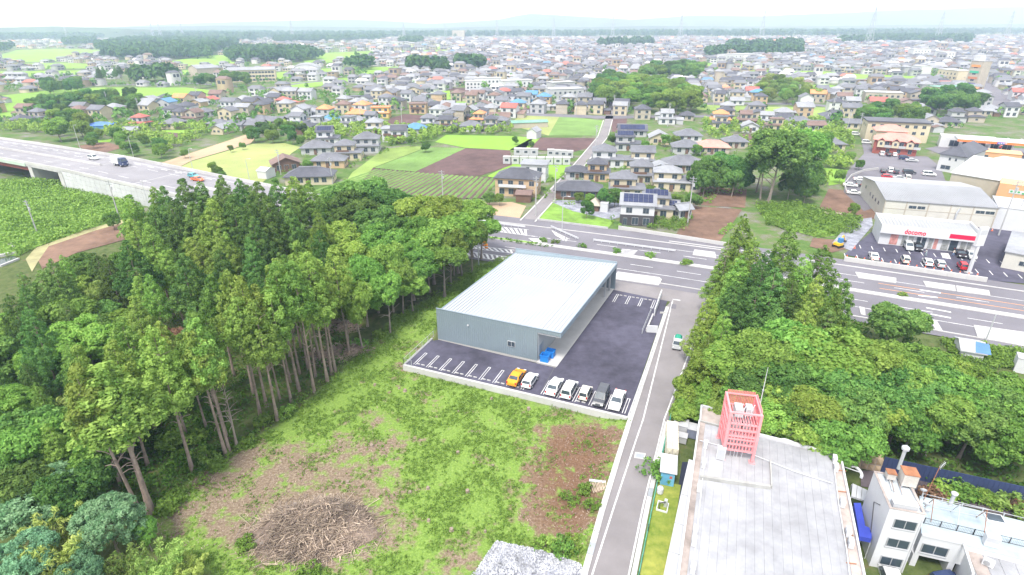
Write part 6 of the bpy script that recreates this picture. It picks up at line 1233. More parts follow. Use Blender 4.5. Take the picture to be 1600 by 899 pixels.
PROTO['fullcedar'] = [cedar_proto(21, zc=9, rm=2.9), cedar_proto(22, zc=10.5, rm=2.6), cedar_proto(23, zc=9.5, rm=3.1), cedar_proto(24, zc=11.5, rm=2.5), cedar_proto(25, zc=8, rm=3.0)]
PROTO['puffcedar'] = [cedar_proto(26, zc=2.5, rm=4.0, n=46, dense=1.15), cedar_proto(27, zc=3.5, rm=3.6, n=46, dense=1.15), cedar_proto(28, zc=3, rm=4.3, n=46, dense=1.1)]
PROTO['broad'] = [broad_proto(31), broad_proto(32, rx=3.8, H=12, lobes=8), broad_proto(33, rx=4.6, lobes=11), broad_proto(34, rx=4.0, zc=2.2, lobes=10)]
PROTO['bush'] = [broad_proto(41, H=12, rx=5.2, zc=.6, lobes=10, n=44, ls=.25), broad_proto(42, H=12, rx=4.6, zc=.4, lobes=9, n=44, ls=.25)]
PROTO['fine'] = [broad_proto(51, rx=4.4, lobes=12, n=60, ls=.17, cr=.7), broad_proto(52, rx=4.8, zc=1.5, lobes=12, n=60, ls=.17, cr=.7)]
PROTO['bamboo'] = [bamboo_proto(61), bamboo_proto(62, R_=3.4)]
PROTO['shrub'] = [shrub_proto(71), shrub_proto(72), shrub_proto(73, R_=1.4)]
BASEH = {'puffcedar': 20, 'cedar': 20, 'fullcedar': 20, 'broad': 12, 'bush': 12, 'fine': 12, 'bamboo': 9, 'shrub': 1.9}
NAMES = {'puffcedar': 'cedar_tree', 'cedar': 'cedar_tree', 'fullcedar': 'cedar_tree', 'broad': 'broadleaf_tree', 'bush': 'broadleaf_tree', 'fine': 'silk_tree', 'bamboo': 'bamboo_clump', 'shrub': 'shrub'}
CATS = {'puffcedar': 'tree', 'cedar': 'tree', 'fullcedar': 'tree', 'broad': 'tree', 'bush': 'tree', 'fine': 'tree', 'bamboo': 'bamboo', 'shrub': 'shrub'}
NTREE = {}
def tree(kind, x, y, h, lm, label, group, wide=1.0, z=None, uniq=True, lean=0.0):
    nm_ = NAMES[kind]
    if nm_ == 'broadleaf_tree': nm_ = 'garden_tree' if 'garden' in group else nm_ if 'wood' in group and 'rice' not in group else 'grove_tree'
    P = PROTO[kind]; i = NTREE.get(kind, 0); NTREE[kind] = i + 1; cm_, tm_ = P[i % len(P)]; s = h / BASEH[kind]; zz = float(gz(np.array(x), np.array(y))) if z is None else z
    o = thing(nm_, label, CATS[kind], (x, y, zz), (i * 2.399) % 6.283, group, uniq); o.scale = (s * wide * rng.uniform(.86, 1.14), s * wide * rng.uniform(.86, 1.14), s)
    if lean: o.rotation_euler = (lean, lean * .4, o.rotation_euler.z)
    link('stem' if kind == 'shrub' else 'culms' if kind == 'bamboo' else 'trunk', tm_, o); c_ = link('crown', cm_, o); c_.material_slots[0].link = 'OBJECT'; c_.material_slots[0].material = LM[lm]; return o
def ttop(kind, px_, py_, h, lm, label, group, wide=1.0, **kw):
    p = W(px_, py_, h); return tree(kind, p[0], p[1], h, lm, label, group, wide, **kw)
def poisson(poly, spacing, n_try=6000, seed=0, avoid=()):
    """ground points inside a pixel-traced ground polygon, at least spacing metres apart"""
    rs = np.random.default_rng(seed); P = np.array([W(*p)[:2] for p in poly]); lo, hi = P.min(0), P.max(0); out = list(avoid); n0 = len(out)
    c = rs.uniform(lo, hi, (n_try, 2)); ok = inpoly(c[:, 0], c[:, 1], [tuple(p) for p in P])
    for q in c[ok]:
        if all((q[0] - o_[0]) ** 2 + (q[1] - o_[1]) ** 2 > spacing ** 2 for o_ in out): out.append((q[0], q[1]))
    return out[n0:]
# ---- the left wood
GL = 'cedars of the left wood'
EDGE = [(236,798),(217,794),(185,748),(229,722),(299,730),(351,704),(357,699),(405,640),(432,649),(415,628),(437,620),(454,622),(466,604),(490,606),(467,577),(492,582),(511,591),(517,578),(523,574),(500,560),(452,590),(480,570),(395,612),(545,545)]
pos_ = []
for i, e in enumerate(EDGE):
    p = W(*e); pos_.append((p[0], p[1])); tree('cedar', p[0], p[1], rng.uniform(17.5, 20.8), 'cedar', 'tall bare-trunked cedar at the clearing edge', GL, rng.uniform(.8, 1.02), lean=rng.normal() * .02)
for e in ((544,535),(566,540),(574,505),(609,514),(615,487),(630,489),(655,452),(672,457),(704,445),(722,430),(738,425)):
    p = W(*e); pos_.append((p[0], p[1])); tree('broad', p[0], p[1], rng.uniform(11, 14), 'mid', 'slender broadleaf tree at the clearing edge by the store', 'broadleaf trees of the left wood', .75)
for px_, py_, h, lm in ((530,282,16,'dark'),(575,278,15.5,'dark'),(612,290,15,'dark'),(548,300,15,'dark'),(650,305,15.5,'light'),(690,308,14.5,'light'),(735,312,13.5,'mid'),(640,335,14,'mid'),(672,345,13.5,'mid'),(712,335,13,'light'),(750,335,10.5,'mid'),(600,350,13,'mid'),(565,372,11.5,'light'),(520,350,13,'light'),(480,362,12,'light'),(640,385,11,'mid'),(600,400,9.5,'light'),(552,418,9,'mid'),(690,380,11,'mid'),(500,395,11,'light'),(465,395,11,'cedar'),(585,430,7.5,'mid'),(640,425,8,'mid'),(590,320,14,'dark')):
    p = W(px_, py_, h); pos_.append((p[0], p[1])); ttop('broad', px_, py_, h, lm, {'dark': 'dark round-crowned broadleaf tree in the left wood', 'light': 'yellow-green broadleaf tree in the left wood', 'mid': 'green broadleaf tree in the left wood', 'cedar': 'olive green broadleaf tree in the left wood'}[lm], 'broadleaf trees of the left wood', 1.12 * (h / 13) ** -.35)
for px_, py_, h in ((255,303,17),(286,292,18),(312,296,17),(346,287,18),(374,292,18),(402,297,18),(430,292,18),(458,288,18),(482,295,17),(240,330,15),(270,325,17),(300,325,17),(330,320,18),(362,318,18),(390,325,18),(420,322,18),(448,325,17),(205,350,14),(225,365,14),(500,320,16)):
    p = W(px_, py_, h); pos_.append((p[0], p[1])); tree('fullcedar', p[0], p[1], h * 1.09, 'cedard' if rng.random() < .75 else 'cedar', 'deep green cedar at the back of the left wood', GL, 1.1)
WOOD_A = [(300,730),(351,704),(432,649),(490,606),(522,575),(545,540),(560,480),(520,430),(460,410),(400,400),(330,395),(270,400),(235,420),(225,470),(250,560),(240,650),(230,720)]
for x, y in poisson(WOOD_A, 4.7, 9000, 3, pos_):
    pos_.append((x, y)); tree('fullcedar', x, y, rng.uniform(13, 19), 'cedar' if rng.random() < .7 else 'cedard', 'cedar in the middle of the left wood', GL, rng.uniform(.9, 1.15))
WOOD_B = [(230,420),(225,470),(250,560),(240,650),(230,700),(180,760),(100,770),(0,760),(0,640),(0,560),(60,530),(130,490)]
for i, (x, y) in enumerate(poisson(WOOD_B, 4.7, 9000, 4, pos_)):
    pos_.append((x, y)); k = rng.random()
    if k < .1: tree('bamboo', x, y, rng.uniform(6, 9), 'bamboo', 'bamboo clump on the left side of the wood', 'bamboo of the left wood', 1.2)
    elif k < .5: tree('puffcedar', x, y, rng.uniform(9, 15), rng.choice(['cedar', 'cedard']), 'full-skirted cedar on the left side of the wood', GL, 1.0)
    elif k < .8: tree('bush', x, y, rng.uniform(7, 11), rng.choice(['mid', 'dark', 'dark', 'cedar']), 'bushy broadleaf tree on the left side of the wood', 'broadleaf trees of the left wood', 1.05)
    else: tree('fine', x, y, rng.uniform(7, 9.5), 'light', 'flat-topped silk tree on the left side of the wood', 'silk trees of the left wood', 1.25)
for px_, py_, h, k, lm, w_, lb in ((150,560,19,'cedar','cedar',1.5,'broad cedar with rounded crown leaning over the left clearing corner'),(300,480,18.5,'cedar','cedar',1.15,'pointed bright cedar standing clear at the clearing edge'),(245,525,14,'fullcedar','cedar',1.2,'dense cedar left of the pointed bright cedar'),(115,490,11,'fine','light',1.4,'flat spreading silk tree above the rounded cedar'),(250,500,9.5,'fine','rust',.8,'withered rust-brown tree among the cedars'),(60,420,13,'fullcedar','cedard',1.2,'lone dark cedar at the far left of the wood'),(130,395,10,'bush','dark',1.1,'dark bushy tree by the brown field corner'),(100,420,9,'bush','mid',1.1,'bushy tree between dark cedar and brown field'),(170,330,5,'bush','mid',.9,'low bush beside the soil strip under the raised highway'),(210,320,5.5,'bush','dark',1.0,'round dark bush at the foot of the retaining wall')):
    ttop(k, px_, py_, h, lm, lb, 'trees of the left wood', w_, uniq=False)
for px_, py_, h, k, lm, w_, lb in ((40,735,8,'fine','blue',1.2,'bluish-green feathery tree at the bottom left corner'),(20,830,7,'fine','blue',1.1,'bluish feathery tree at the very left bottom edge'),(150,775,7.5,'fine','blue',1.0,'pale bluish feathery tree right of the corner tree'),(110,860,6,'fine','blue',.9,'low bluish feathery tree at the bottom edge'),(215,800,4.5,'fine','mid',.7,'fresh green sapling beside the bamboo'),
    (80,800,7.0,'bamboo','bamboo',.9,'bamboo clump between the bluish trees'),(245,845,4.6,'bamboo','bamboo',1.1,'bright bamboo thicket at the bottom left of the clearing'),(180,860,5.0,'bamboo','bamboo',1.0,'bamboo thicket left of the brightest thicket'),(290,862,3.6,'bamboo','bamboo',1.0,'small bright bamboo clump nearest the brush pile'),(40,880,6.0,'bamboo','bamboo',1.0,'bamboo clump at the lower left edge'),(120,640,9,'bush','mid',1.0,'bushy green tree under the rounded cedar'),(30,640,10,'bush','mid',1.1,'leafy tree on the left frame edge above the bluish tree'),(95,715,8.5,'bush','dark',1.0,'dark leafy tree behind the bluish corner tree'),(10,720,9,'bush','dark',1.0,'dark leafy tree at the left frame edge')):
    ttop(k, px_, py_, h, lm, lb, 'trees of the lower left corner', w_, uniq=False)
# ---- the right wood
GR = 'trees of the right wood'
RP = []
for px_, py_, h, lm in ((1165,335,19,'cedar'),(1140,378,14,'cedar'),(1200,392,17,'cedard'),(1236,353,18,'cedar'),(1262,398,17,'cedar'),(1290,384,17,'cedar'),(1322,436,16,'cedar'),(1240,432,15,'cedard'),(1185,450,13,'cedard'),(1265,470,14,'cedar'),(1300,480,13,'cedard'),(1210,490,12,'cedard'),(1150,440,14,'cedard'),(1215,420,16,'cedard'),(1180,372,17,'cedar'),(1160,400,15,'cedar'),(1280,430,15,'cedar'),(1310,460,14,'cedar')):
    p = W(px_, py_, h); RP.append((p[0], p[1])); ttop('puffcedar', px_, py_, h, lm, 'tall cedar in the right wood', 'cedars of the right wood', 1.08)
for px_, py_, h in ((1112,462,12),(1134,486,12),(1110,520,9.5),(1122,545,9),(1098,562,7.5),(1106,588,7),(1080,600,5.5),(1066,624,4)): p = W(px_, py_, h); RP.append((p[0], p[1])); ttop('puffcedar', px_, py_, h, 'light', 'bright yellow-green conifer overhanging the lane', 'cedars of the right wood', 1.15)
for px_, py_, h, lm in ((1415,472,8.5,'dark'),(1400,540,9,'mid'),(1450,548,9,'mid'),(1500,560,7.5,'light'),(1550,580,7.5,'light'),(1595,590,8,'mid'),(1350,530,12,'mid'),(1300,515,13,'light'),(1255,505,13,'mid'),(1205,525,12,'mid'),(1155,540,10.5,'light'),(1130,545,9,'light'),(1085,590,5,'light'),(1340,600,10,'dark'),(1420,600,9,'dark'),(1480,615,9,'mid'),(1535,625,8.5,'dark'),(1590,640,8.5,'mid'),(1280,600,9.5,'light'),(1225,590,9,'light'),(1180,600,8,'mid'),(1390,645,8.5,'dark'),(1450,655,8,'light'),(1330,650,8,'mid'),(1260,650,7,'light'),(1520,680,7,'mid'),(1580,700,7,'dark'),(1135,610,6,'mid'),(1210,640,6.5,'mid'),(1290,660,6.5,'light'),(1070,630,3.6,'light'),(1100,610,5,'mid'),(1380,690,6,'dark'),(1430,700,6,'mid'),(1490,700,6,'dark'),(1375,560,10,'dark'),(1430,570,10,'mid'),(1475,580,9.5,'dark'),(1520,592,9.5,'mid'),(1560,605,9,'dark'),(1600,612,9,'mid'),(1320,560,11,'dark'),(1270,555,11,'mid'),(1230,560,10.5,'dark'),(1180,565,9.5,'dark'),(1395,610,8,'light'),(1445,622,8,'mid'),(1500,640,7.5,'light'),(1555,655,7.5,'mid'),(1605,668,7.5,'dark'),(1350,610,8.5,'mid'),(1300,600,9,'light'),(1250,600,9,'mid'),(1200,610,8,'light'),(1160,625,6,'mid'),(1410,640,6.5,'dark'),(1470,655,6,'mid'),(1530,672,6,'dark')):
    p = W(px_, py_, h); bx_, by_ = PXA(p[0], p[1], 0.0)
    if by_ > (697 + (bx_ - 1375) * .222 if bx_ > 1330 else 690 + (bx_ - 1100) * .25): continue
    RP.append((p[0], p[1])); ttop('bush' if h < 9 else 'broad', px_, py_, h, lm, {'dark': 'dark broadleaf tree in the right wood', 'mid': 'green broadleaf tree in the right wood', 'light': 'yellow-green leafy tree in the right wood'}[lm], GR, 1.15)
for px_, py_, h, lb in ((1135,372,15,'bare dead tree snag at the left edge of the right wood'),(345,600,9,'thin bare leaning snag among the cedars'),(1345,640,6,'bare pale branches poking out of the right wood'),(430,440,13,'bare grey snag inside the left wood'),(705,345,12,'bare branching trunk by the wood end'),(108,525,9,'pale broken trunk on the left side of the wood')):
    p = W(px_, py_, h); o = thing('dead_tree', lb, 'tree', (p[0], p[1], -.2), rng.uniform(0, 6)); i_ = int(px_); link('trunk', trunk_mesh(h, .16, .5, M_bark_g, 0, i_), o); mb = MB(); rs_ = np.random.default_rng(i_)
    for b_ in range(26):
        z_ = h * rs_.uniform(.3, .97); a_ = rs_.uniform(0, 6.28); l_ = (1.1 - z_ / h) * h * .22 + .4; q_ = Vector((math.cos(a_) * l_, math.sin(a_) * l_, l_ * rs_.uniform(.1, .6))); mb.tube([(0, 0, z_), q_ * .5 + Vector((0, 0, z_ + .1)), q_ + Vector((0, 0, z_))], [.05, .035, .012], 4)
    obj('branches', mb, M_bark_g, o)
# ---- big tree behind the weeds, grove beside it
for px_, py_, h, k, lm, w_ in ((1222,203,21,'broad','dark',1.05),(1205,218,18,'broad','dark',.8),(1262,198,20,'broad','mid',.95),(1268,245,12,'bush','dark',.8),(1195,225,15,'broad','dark',.9),(1285,205,14,'broad','mid',.9),(1240,265,9,'bush','dark',.9),(1265,275,8,'bush','dark',.9),(1280,260,8,'bush','dark',.8)):
    ttop(k, px_, py_, h, lm, 'dark tree of the tall group above the weeds' if k == 'bush' else 'tall spreading tree of the group above the weeds', 'tall tree group above the weeds', w_)
for px_, py_, h in ((1100,245,11),(1118,237,12),(1138,234,12),(1155,240,11),(1165,252,10),(1105,262,9),(1128,258,9),(1150,262,9)): ttop('bush', px_, py_, h, 'dark', 'dark evergreen in the grove right of the house cluster', 'dark grove right of the house cluster', .9)
# ---- groves in the town
def grove(poly, sp_, kind, lms, h0, h1, label, group, wide=1.0, seed=1, mx_=60):
    FIELDS_PX.append(poly)
    for x, y in poisson(poly, sp_, 4000, seed)[:mx_]: tree(kind, x, y, rng.uniform(h0, h1), str(rng.choice(lms)), label, group, wide)
grove([(935,150),(960,130),(1000,140),(1060,145),(1085,160),(1083,180),(1040,182),(1000,176),(945,172)], 9.5, 'bush', ['light', 'light', 'mid'], 11, 15, 'leafy tree of the big bamboo grove in the town', 'big grove in the town', 1.1, 5)
grove([(928,145),(950,130),(965,140),(950,165),(930,160)], 9, 'bush', ['dark'], 12, 15, 'dark tree at the left end of the big grove', 'big grove in the town', 1.0, 6)
grove([(1000,118),(1060,110),(1100,118),(1080,128),(1010,128)], 13, 'bush', ['dark', 'mid'], 11, 15, 'dark tree behind the big grove', 'big grove in the town', 1.1, 7)
grove([(1185,150),(1200,130),(1245,140),(1280,158),(1240,165),(1190,162)], 10, 'bush', ['light', 'bamboo'], 8, 11, 'yellow-green tree of the bright thicket', 'bright thicket in the right town', 1.0, 8)
grove([(1335,185),(1400,180),(1440,190),(1430,205),(1350,205)], 10, 'bush', ['dark', 'mid'], 9, 12, 'tree in the row above the cream apartment block', 'trees above the apartment block', 1.0, 9)
grove([(1445,165),(1500,160),(1530,175),(1500,185),(1450,182)], 11, 'bush', ['dark'], 10, 14, 'dark tree by the main road crossing', 'trees by the crossing', 1.1, 10)
grove([(45,170),(110,165),(112,183),(50,185)], 9, 'bush', ['dark'], 8, 10, 'dark tree in the clump by the left rice field', 'clumps by the rice field', 1.0, 11)
grove([(115,165),(215,160),(220,178),(120,180)], 9, 'bush', ['dark', 'dark', 'mid'], 8, 12, 'tree in the row below the left rice field', 'clumps by the rice field', 1.0, 12)
grove([(85,195),(135,190),(140,220),(95,225)], 9, 'bush', ['light', 'mid'], 8, 11, 'bright leafy tree above the raised highway', 'trees above the raised highway', 1.0, 13)
grove([(140,215),(230,225),(262,240),(250,252),(180,240),(130,228)], 8, 'bush', ['mid', 'dark'], 5, 7, 'low round tree beside the raised highway', 'trees above the raised highway', 1.0, 14)
grove([(390,215),(440,205),(480,212),(470,225),(440,228),(392,225)], 8, 'bush', ['mid', 'dark'], 6, 8, 'round tree by the olive grass field', 'trees by the olive field', 1.0, 15)
grove([(150,128),(200,122),(262,122),(262,130),(160,134)], 13, 'fullcedar', ['cedard', 'dark'], 12, 16, 'dark conifer in the wood above the rice field', 'wood above the rice field', 1.2, 16)
grove([(75,140),(125,136),(126,148),(80,150)], 12, 'bush', ['dark', 'mid'], 10, 13, 'dark tree left of the white houses', 'wood above the rice field', 1.0, 17)
grove([(308,134),(395,130),(396,136),(310,139)], 14, 'bush', ['dark'], 11, 14, 'round dark tree before the school', 'trees before the school', 1.0, 18)
for px_, py_, h, lm in ((338,264,5,'mid'),(331,255,4,'mid'),(287,235,4,'mid'),(359,228,3.5,'bamboo'),(378,224,3.5,'mid'),(918,317,5.5,'dark'),(945,300,6,'dark'),(962,298,6,'dark'),(905,303,3.5,'mid'),(922,305,4,'mid'),(1035,298,5,'dark'),(1018,293,4.5,'mid'),(967,308,3.5,'light'),(1058,306,5,'mid'),(1085,305,5,'dark'),(1336,320,4,'mid'),(764,304,4,'dark'),(780,305,4,'mid'),(950,230,6,'mid'),(958,212,6,'dark'),(1008,222,5,'mid'),(1040,212,6,'mid'),(1057,214,5,'mid'),(1090,228,5,'mid'),(1280,228,5,'mid'),(1330,240,5,'mid'),(1345,252,4,'mid'),(640,215,5,'mid'),(665,225,4.5,'dark'),(545,235,4,'mid'),(480,252,4,'mid'),(830,222,4,'dark'),(805,215,4,'mid'),(470,215,5,'mid'),(345,270,4,'dark'),(1315,268,5,'mid')):
    p = W(px_, py_, h * .8); tree('bush', p[0], p[1], h, lm, 'small round garden tree among the houses', 'garden trees', .95)
for px_, py_, lm in ((1475,775,'light'),(1497,774,'mid'),(1518,778,'mid'),(1538,784,'light'),(1552,788,'light'),(1575,790,'bamboo'),(1590,795,'rust'),(1455,782,'rust'),(1026,742,'mid')):
    p = W(px_, py_); tree('shrub', p[0], p[1], rng.uniform(1.6, 2.4), lm, 'leafy shrub beside the terrace' if px_ > 1400 else 'leafy shrub by the blue shed', 'shrubs by the buildings', 1.2, z=0)
for px_, py_, h, lm in ((262,785,1.6,'weed'),(275,770,1.4,'weed'),(320,715,1.8,'weed'),(330,725,1.2,'weed'),(265,690,2.0,'mid'),(290,690,2.0,'weed'),(880,860,1.6,'mid'),(850,850,1.5,'mid'),(893,850,1.2,'light'),(915,765,1.2,'weed'),(925,790,1.1,'weed'),(890,775,1.0,'weed'),(385,845,1.2,'weed'),(480,892,1.3,'weed'),(868,380,1.0,'mid'),(851,378,.9,'mid'),(963,395,1.3,'mid'),(1016,402,1.3,'light'),(1072,413,1.4,'light'),(848,376,1.0,'mid'),(910,386,1.0,'light'),(1295,484,.8,'light'),(1410,463,1.0,'light'),(560,535,1.4,'mid'),(590,520,1.3,'mid'),(410,655,1.4,'mid'),(445,640,1.3,'mid'),(380,690,1.2,'weed')):
    p = W(px_, py_); tree('shrub', p[0], p[1], h * 1.3, lm, 'small leafy weed shrub in the open', 'weed shrubs', 1.1)
# ------------------------------------------------------------------ uncountable green: weeds, undergrowth, vines
def stuff(name, v, q, m, c, label, cat):
    o = link(name, npmesh(name, v, q, m, c)); o['kind'] = 'stuff'; o['label'] = label; o['category'] = cat; return o
rs = np.random.default_rng(5)
c = rs.uniform((-45, 36), (30, 122), (60000, 2)); px_, py_ = PXA(c[:, 0], c[:, 1], 0.0); ok = inpoly(px_, py_, CLEAR)
sm = np.zeros(len(c), bool)
for s in SOILS + [[(740,838),(850,855),(925,880),(935,899),(730,899)]]: sm |= inpoly(px_, py_, s)
u_, v_ = toUV(c[:, 0], c[:, 1]); ok &= ~((u_ > -.6) & (u_ < 36) & (v_ > -.1)) & ~(u_ > 35.6)
lump = np.sin(c[:, 0] * .9 + 2 * np.sin(c[:, 1] * .31)) + np.sin(c[:, 1] * .8 + 1.7 * np.sin(c[:, 0] * .42)) + rs.normal(size=len(c)) * .7
ok &= np.where(sm, (lump > .25) & (rs.random(len(c)) < .40), lump > -.65)
pile_c = W(488,815); ok &= ~((((c[:, 0] - pile_c[0]) / 7.5) ** 2 + ((c[:, 1] - pile_c[1]) / 5.0) ** 2) < 1)
c = c[ok][:15000]; zz = gz(c[:, 0], c[:, 1])
sz = rs.uniform(.14, .34, len(c)); vv, qq, cc = clump_cloud(np.column_stack([c, zz + sz * .35]), sz, 8, .115, .75, 0, None, rs, .6)
stuff('weeds', vv, qq, LM['weed'], cc, 'low bright green weeds covering the clearing', 'weeds')
def scatter_mass(name, poly, n, r0, r1, h0, h1, k, ls, lm, label, cat, seed, bump=0.0, excl=None):
    rs = np.random.default_rng(seed); P = np.array([W(*p)[:2] for p in poly]); c = rs.uniform(P.min(0), P.max(0), (n * 4, 2)); c = c[inpoly(c[:, 0], c[:, 1], [tuple(p) for p in P])][:n]
    h = rs.uniform(h0, h1, len(c)) + bump * np.maximum(0, np.sin(c[:, 0] * .23) + np.sin(c[:, 1] * .31 + 1)); z = gz(c[:, 0], c[:, 1])
    vv, qq, cc = clump_cloud(np.column_stack([c, z + h]), rs.uniform(r0, r1, len(c)), k, ls, .7, 0, None, rs, .55); return stuff(name, vv, qq, LM[lm], cc, label, cat)
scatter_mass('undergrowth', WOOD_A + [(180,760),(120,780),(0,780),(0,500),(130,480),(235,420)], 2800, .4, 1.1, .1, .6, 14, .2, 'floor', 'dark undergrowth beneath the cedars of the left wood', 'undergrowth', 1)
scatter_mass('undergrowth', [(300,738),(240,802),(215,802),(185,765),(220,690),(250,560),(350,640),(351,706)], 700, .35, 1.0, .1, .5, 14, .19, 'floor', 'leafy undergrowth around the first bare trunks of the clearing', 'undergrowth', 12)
scatter_mass('wood_edge_brush', [(240,790),(300,728),(351,702),(432,645),(490,600),(540,560),(600,505),(704,443),(760,410),(770,420),(690,475),(600,520),(560,560),(500,615),(430,665),(330,740),(270,800),(215,812),(190,770)], 1200, .3, .8, .1, .5, 16, .17, 'weed', 'leafy brush along the clearing edge of the wood', 'brush', 2)
scatter_mass('vine_mass', [(0,285),(60,288),(200,300),(215,335),(150,356),(55,386),(30,400),(0,400)], 2600, .7, 1.6, .2, 1.0, 12, .36, 'kudzu', 'bright tangled vines on the left bank below the raised highway', 'vines', 3, .8)
scatter_mass('tall_weeds', [(1180,318),(1240,318),(1345,344),(1340,362),(1280,372),(1200,352)], 700, .5, 1.2, .2, .8, 14, .3, 'weed', 'thick green weeds below the tall tree group', 'weeds', 4, .4)
scatter_mass('tall_weeds', [(1470,533),(1600,548),(1600,580),(1500,570)], 350, .4, 1.0, .2, .6, 14, .24, 'weed', 'green weeds between the highway and the right wood', 'weeds', 6, .3)
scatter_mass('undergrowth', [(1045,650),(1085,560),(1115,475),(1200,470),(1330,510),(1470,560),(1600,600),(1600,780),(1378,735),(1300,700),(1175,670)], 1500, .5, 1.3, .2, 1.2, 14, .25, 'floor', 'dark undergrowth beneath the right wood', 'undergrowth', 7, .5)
scatter_mass('garden_plants', [(1018,340),(1075,345),(1070,362),(1010,357)], 160, .3, .9, .2, 1.0, 16, .2, 'weed', 'leafy garden plants right of the solar roof house', 'plants', 8)
scatter_mass('verge_weeds', [(690,505),(810,395),(772,406),(715,440),(690,475)], 700, .2, .5, .05, .25, 10, .16, 'weed', 'weeds on the verge left of the store', 'weeds', 9)
scatter_mass('median_weeds', [(735,368),(800,375),(865,385),(860,388),(795,379),(733,371)], 140, .2, .45, .2, .5, 10, .15, 'floor', 'weeds growing along the highway median', 'weeds', 10)
for i, pl_ in enumerate(([(1095,294),(1165,298),(1162,304),(1094,300)], [(1098,302),(1120,303),(1112,318),(1090,315)], [(1140,350),(1150,352),(1130,368),(1120,366)])): scatter_mass('garden_plants', pl_, 60, .2, .5, .1, .4, 12, .2, 'kudzu', ['vegetable plants in the top row of the brown garden', 'vegetable plants in the left bed of the brown garden', 'vegetable plants in the lower brown garden plot'][i], 'plants', 20 + i)
hc = []
for hx, hy, hr in HOUSE_XY:
    if hy < 330 and hx > -130: hc += [(hx + math.cos(a) * hr * 1.25, hy + math.sin(a) * hr * 1.15) for a in rng.uniform(0, 6.28, 16)]
hc = np.array(hc); hs_ = rng.uniform(.35, .9, len(hc)); vv, qq, cc = clump_cloud(np.column_stack([hc, hs_ * .7]), hs_, 26, .24, .9, 0, None, rng, .6)
stuff('garden_hedges', vv, qq, LM['mid'], cc, 'hedges and clipped bushes in the gardens of the near houses', 'hedges')
cs = rs.uniform((-45, 36), (22, 75), (26000, 2)); a_, b_ = PXA(cs[:, 0], cs[:, 1], 0.0); kk = np.zeros(len(cs), bool)
for s in SOILS[:2] + SOILS[4:]: kk |= inpoly(a_, b_, s)
cs = cs[kk & (rs.random(len(cs)) < .6)][:6500]; vv, qq = leaf_quads(np.column_stack([cs, gz(cs[:, 0], cs[:, 1]) + .04]), rs.normal(size=(len(cs), 3)) * .4 + [0, 0, 1], rs.uniform(.06, .2, len(cs)), .22, rs)
stuff('wood_chips', vv, qq, mat('chip_litter', (.36, .28, .235), .95, .45, 6, coords='POS'), np.zeros(len(qq)), 'scattered wood chips and bark litter on the bare soil', 'litter')
# ------------------------------------------------------------------ brush piles, logs, stumps
def brush_pile(label, px_, py_, rx, ry, h, n, seed, nlog=6):
    rs = np.random.default_rng(seed); p = W(px_, py_); z0 = float(gz(np.array(p[0]), np.array(p[1]))); o = thing('brush_pile', label, 'brush pile', (p[0], p[1], z0)); k = 22; vs = []; fs = []
    bmp = [(-.38, .12, .8, .34), (.22, .22, 1.0, .36), (.12, -.36, .75, .32), (.55, -.1, .5, .25), (-.1, -.05, .7, .4)]
    hf = lambda r_, a: h * max(0, 1 - r_ ** 2.2) ** .6 * max(b_[2] * math.exp(-((r_ * math.cos(a) - b_[0]) ** 2 + (r_ * math.sin(a) - b_[1]) ** 2) / (2 * b_[3] ** 2)) for b_ in bmp)
    for i in range(9):
        for j in range(k): r_ = i / 8; a = 2 * math.pi * j / k; e = 1 + .14 * math.sin(2 * a + 1) + .13 * math.sin(5 * a + seed) + .06 * math.sin(9 * a); vs.append((rx * r_ * e * math.cos(a), ry * r_ * e * math.sin(a), hf(r_, a) * .85 + rs.uniform(-.06, .06) - (.15 if i == 8 else 0)))
    for i in range(8):
        for j in range(k): fs.append((i*k+j, i*k+(j+1) % k, (i+1)*k+(j+1) % k, (i+1)*k+j))
    mb = MB(); mb.add(vs, fs); obj('heap', mb, mat('heap_litter', (.19, .145, .12), .95, .35, 1.2, bump=.8, bscale=6), o)
    for nm, m_, nn, r0, l0, l1 in (('twigs', M_dryw, n, .034, .5, 1.9), ('pale_twigs', M_paledry, n // 3, .038, .6, 2.6)):
        mb = MB()
        for i in range(nn):
            r_ = math.sqrt(rs.random()) * (1.0 if rs.random() < .85 else 1.28); a = rs.uniform(0, 6.28); x, y = rx * r_ * math.cos(a), ry * r_ * math.sin(a); z = hf(min(1, r_), a) + .02; L_ = rs.uniform(l0, l1); b = rs.normal(.5, .8) if rs.random() < .6 else rs.uniform(0, 6.28); t_ = rs.normal() * .28
            d = np.array([math.cos(b) * math.cos(t_), math.sin(b) * math.cos(t_), math.sin(t_)]) * L_ / 2; mb.tube([(x - d[0], y - d[1], max(.02, z - d[2])), (x + d[0], y + d[1], max(.02, z + d[2]))], [r0 * rs.uniform(.7, 1.6), r0 * .6], 3, 0, False)
        t_o = obj(nm, mb, m_, o); t_o['kind'] = 'stuff'
    for i in range(nlog):
        a = rs.uniform(2.2, 4.4); r_ = rs.uniform(.75, 1.05); x, y = rx * r_ * math.cos(a), ry * r_ * math.sin(a); b = rs.uniform(0, 3); L_ = rs.uniform(1, 2); rr = rs.uniform(.12, .24); mb = MB(); mb.tube([(x, y, rr + .1), (x + L_ * math.cos(b), y + L_ * math.sin(b), rr + .25)], [rr, rr * .8], 8); obj('log', mb, M_bark_g, o)
brush_pile('large heap of dry cut branches and logs in the clearing', 488, 820, 6.3, 3.9, 3.5, 3600, 3, 9)
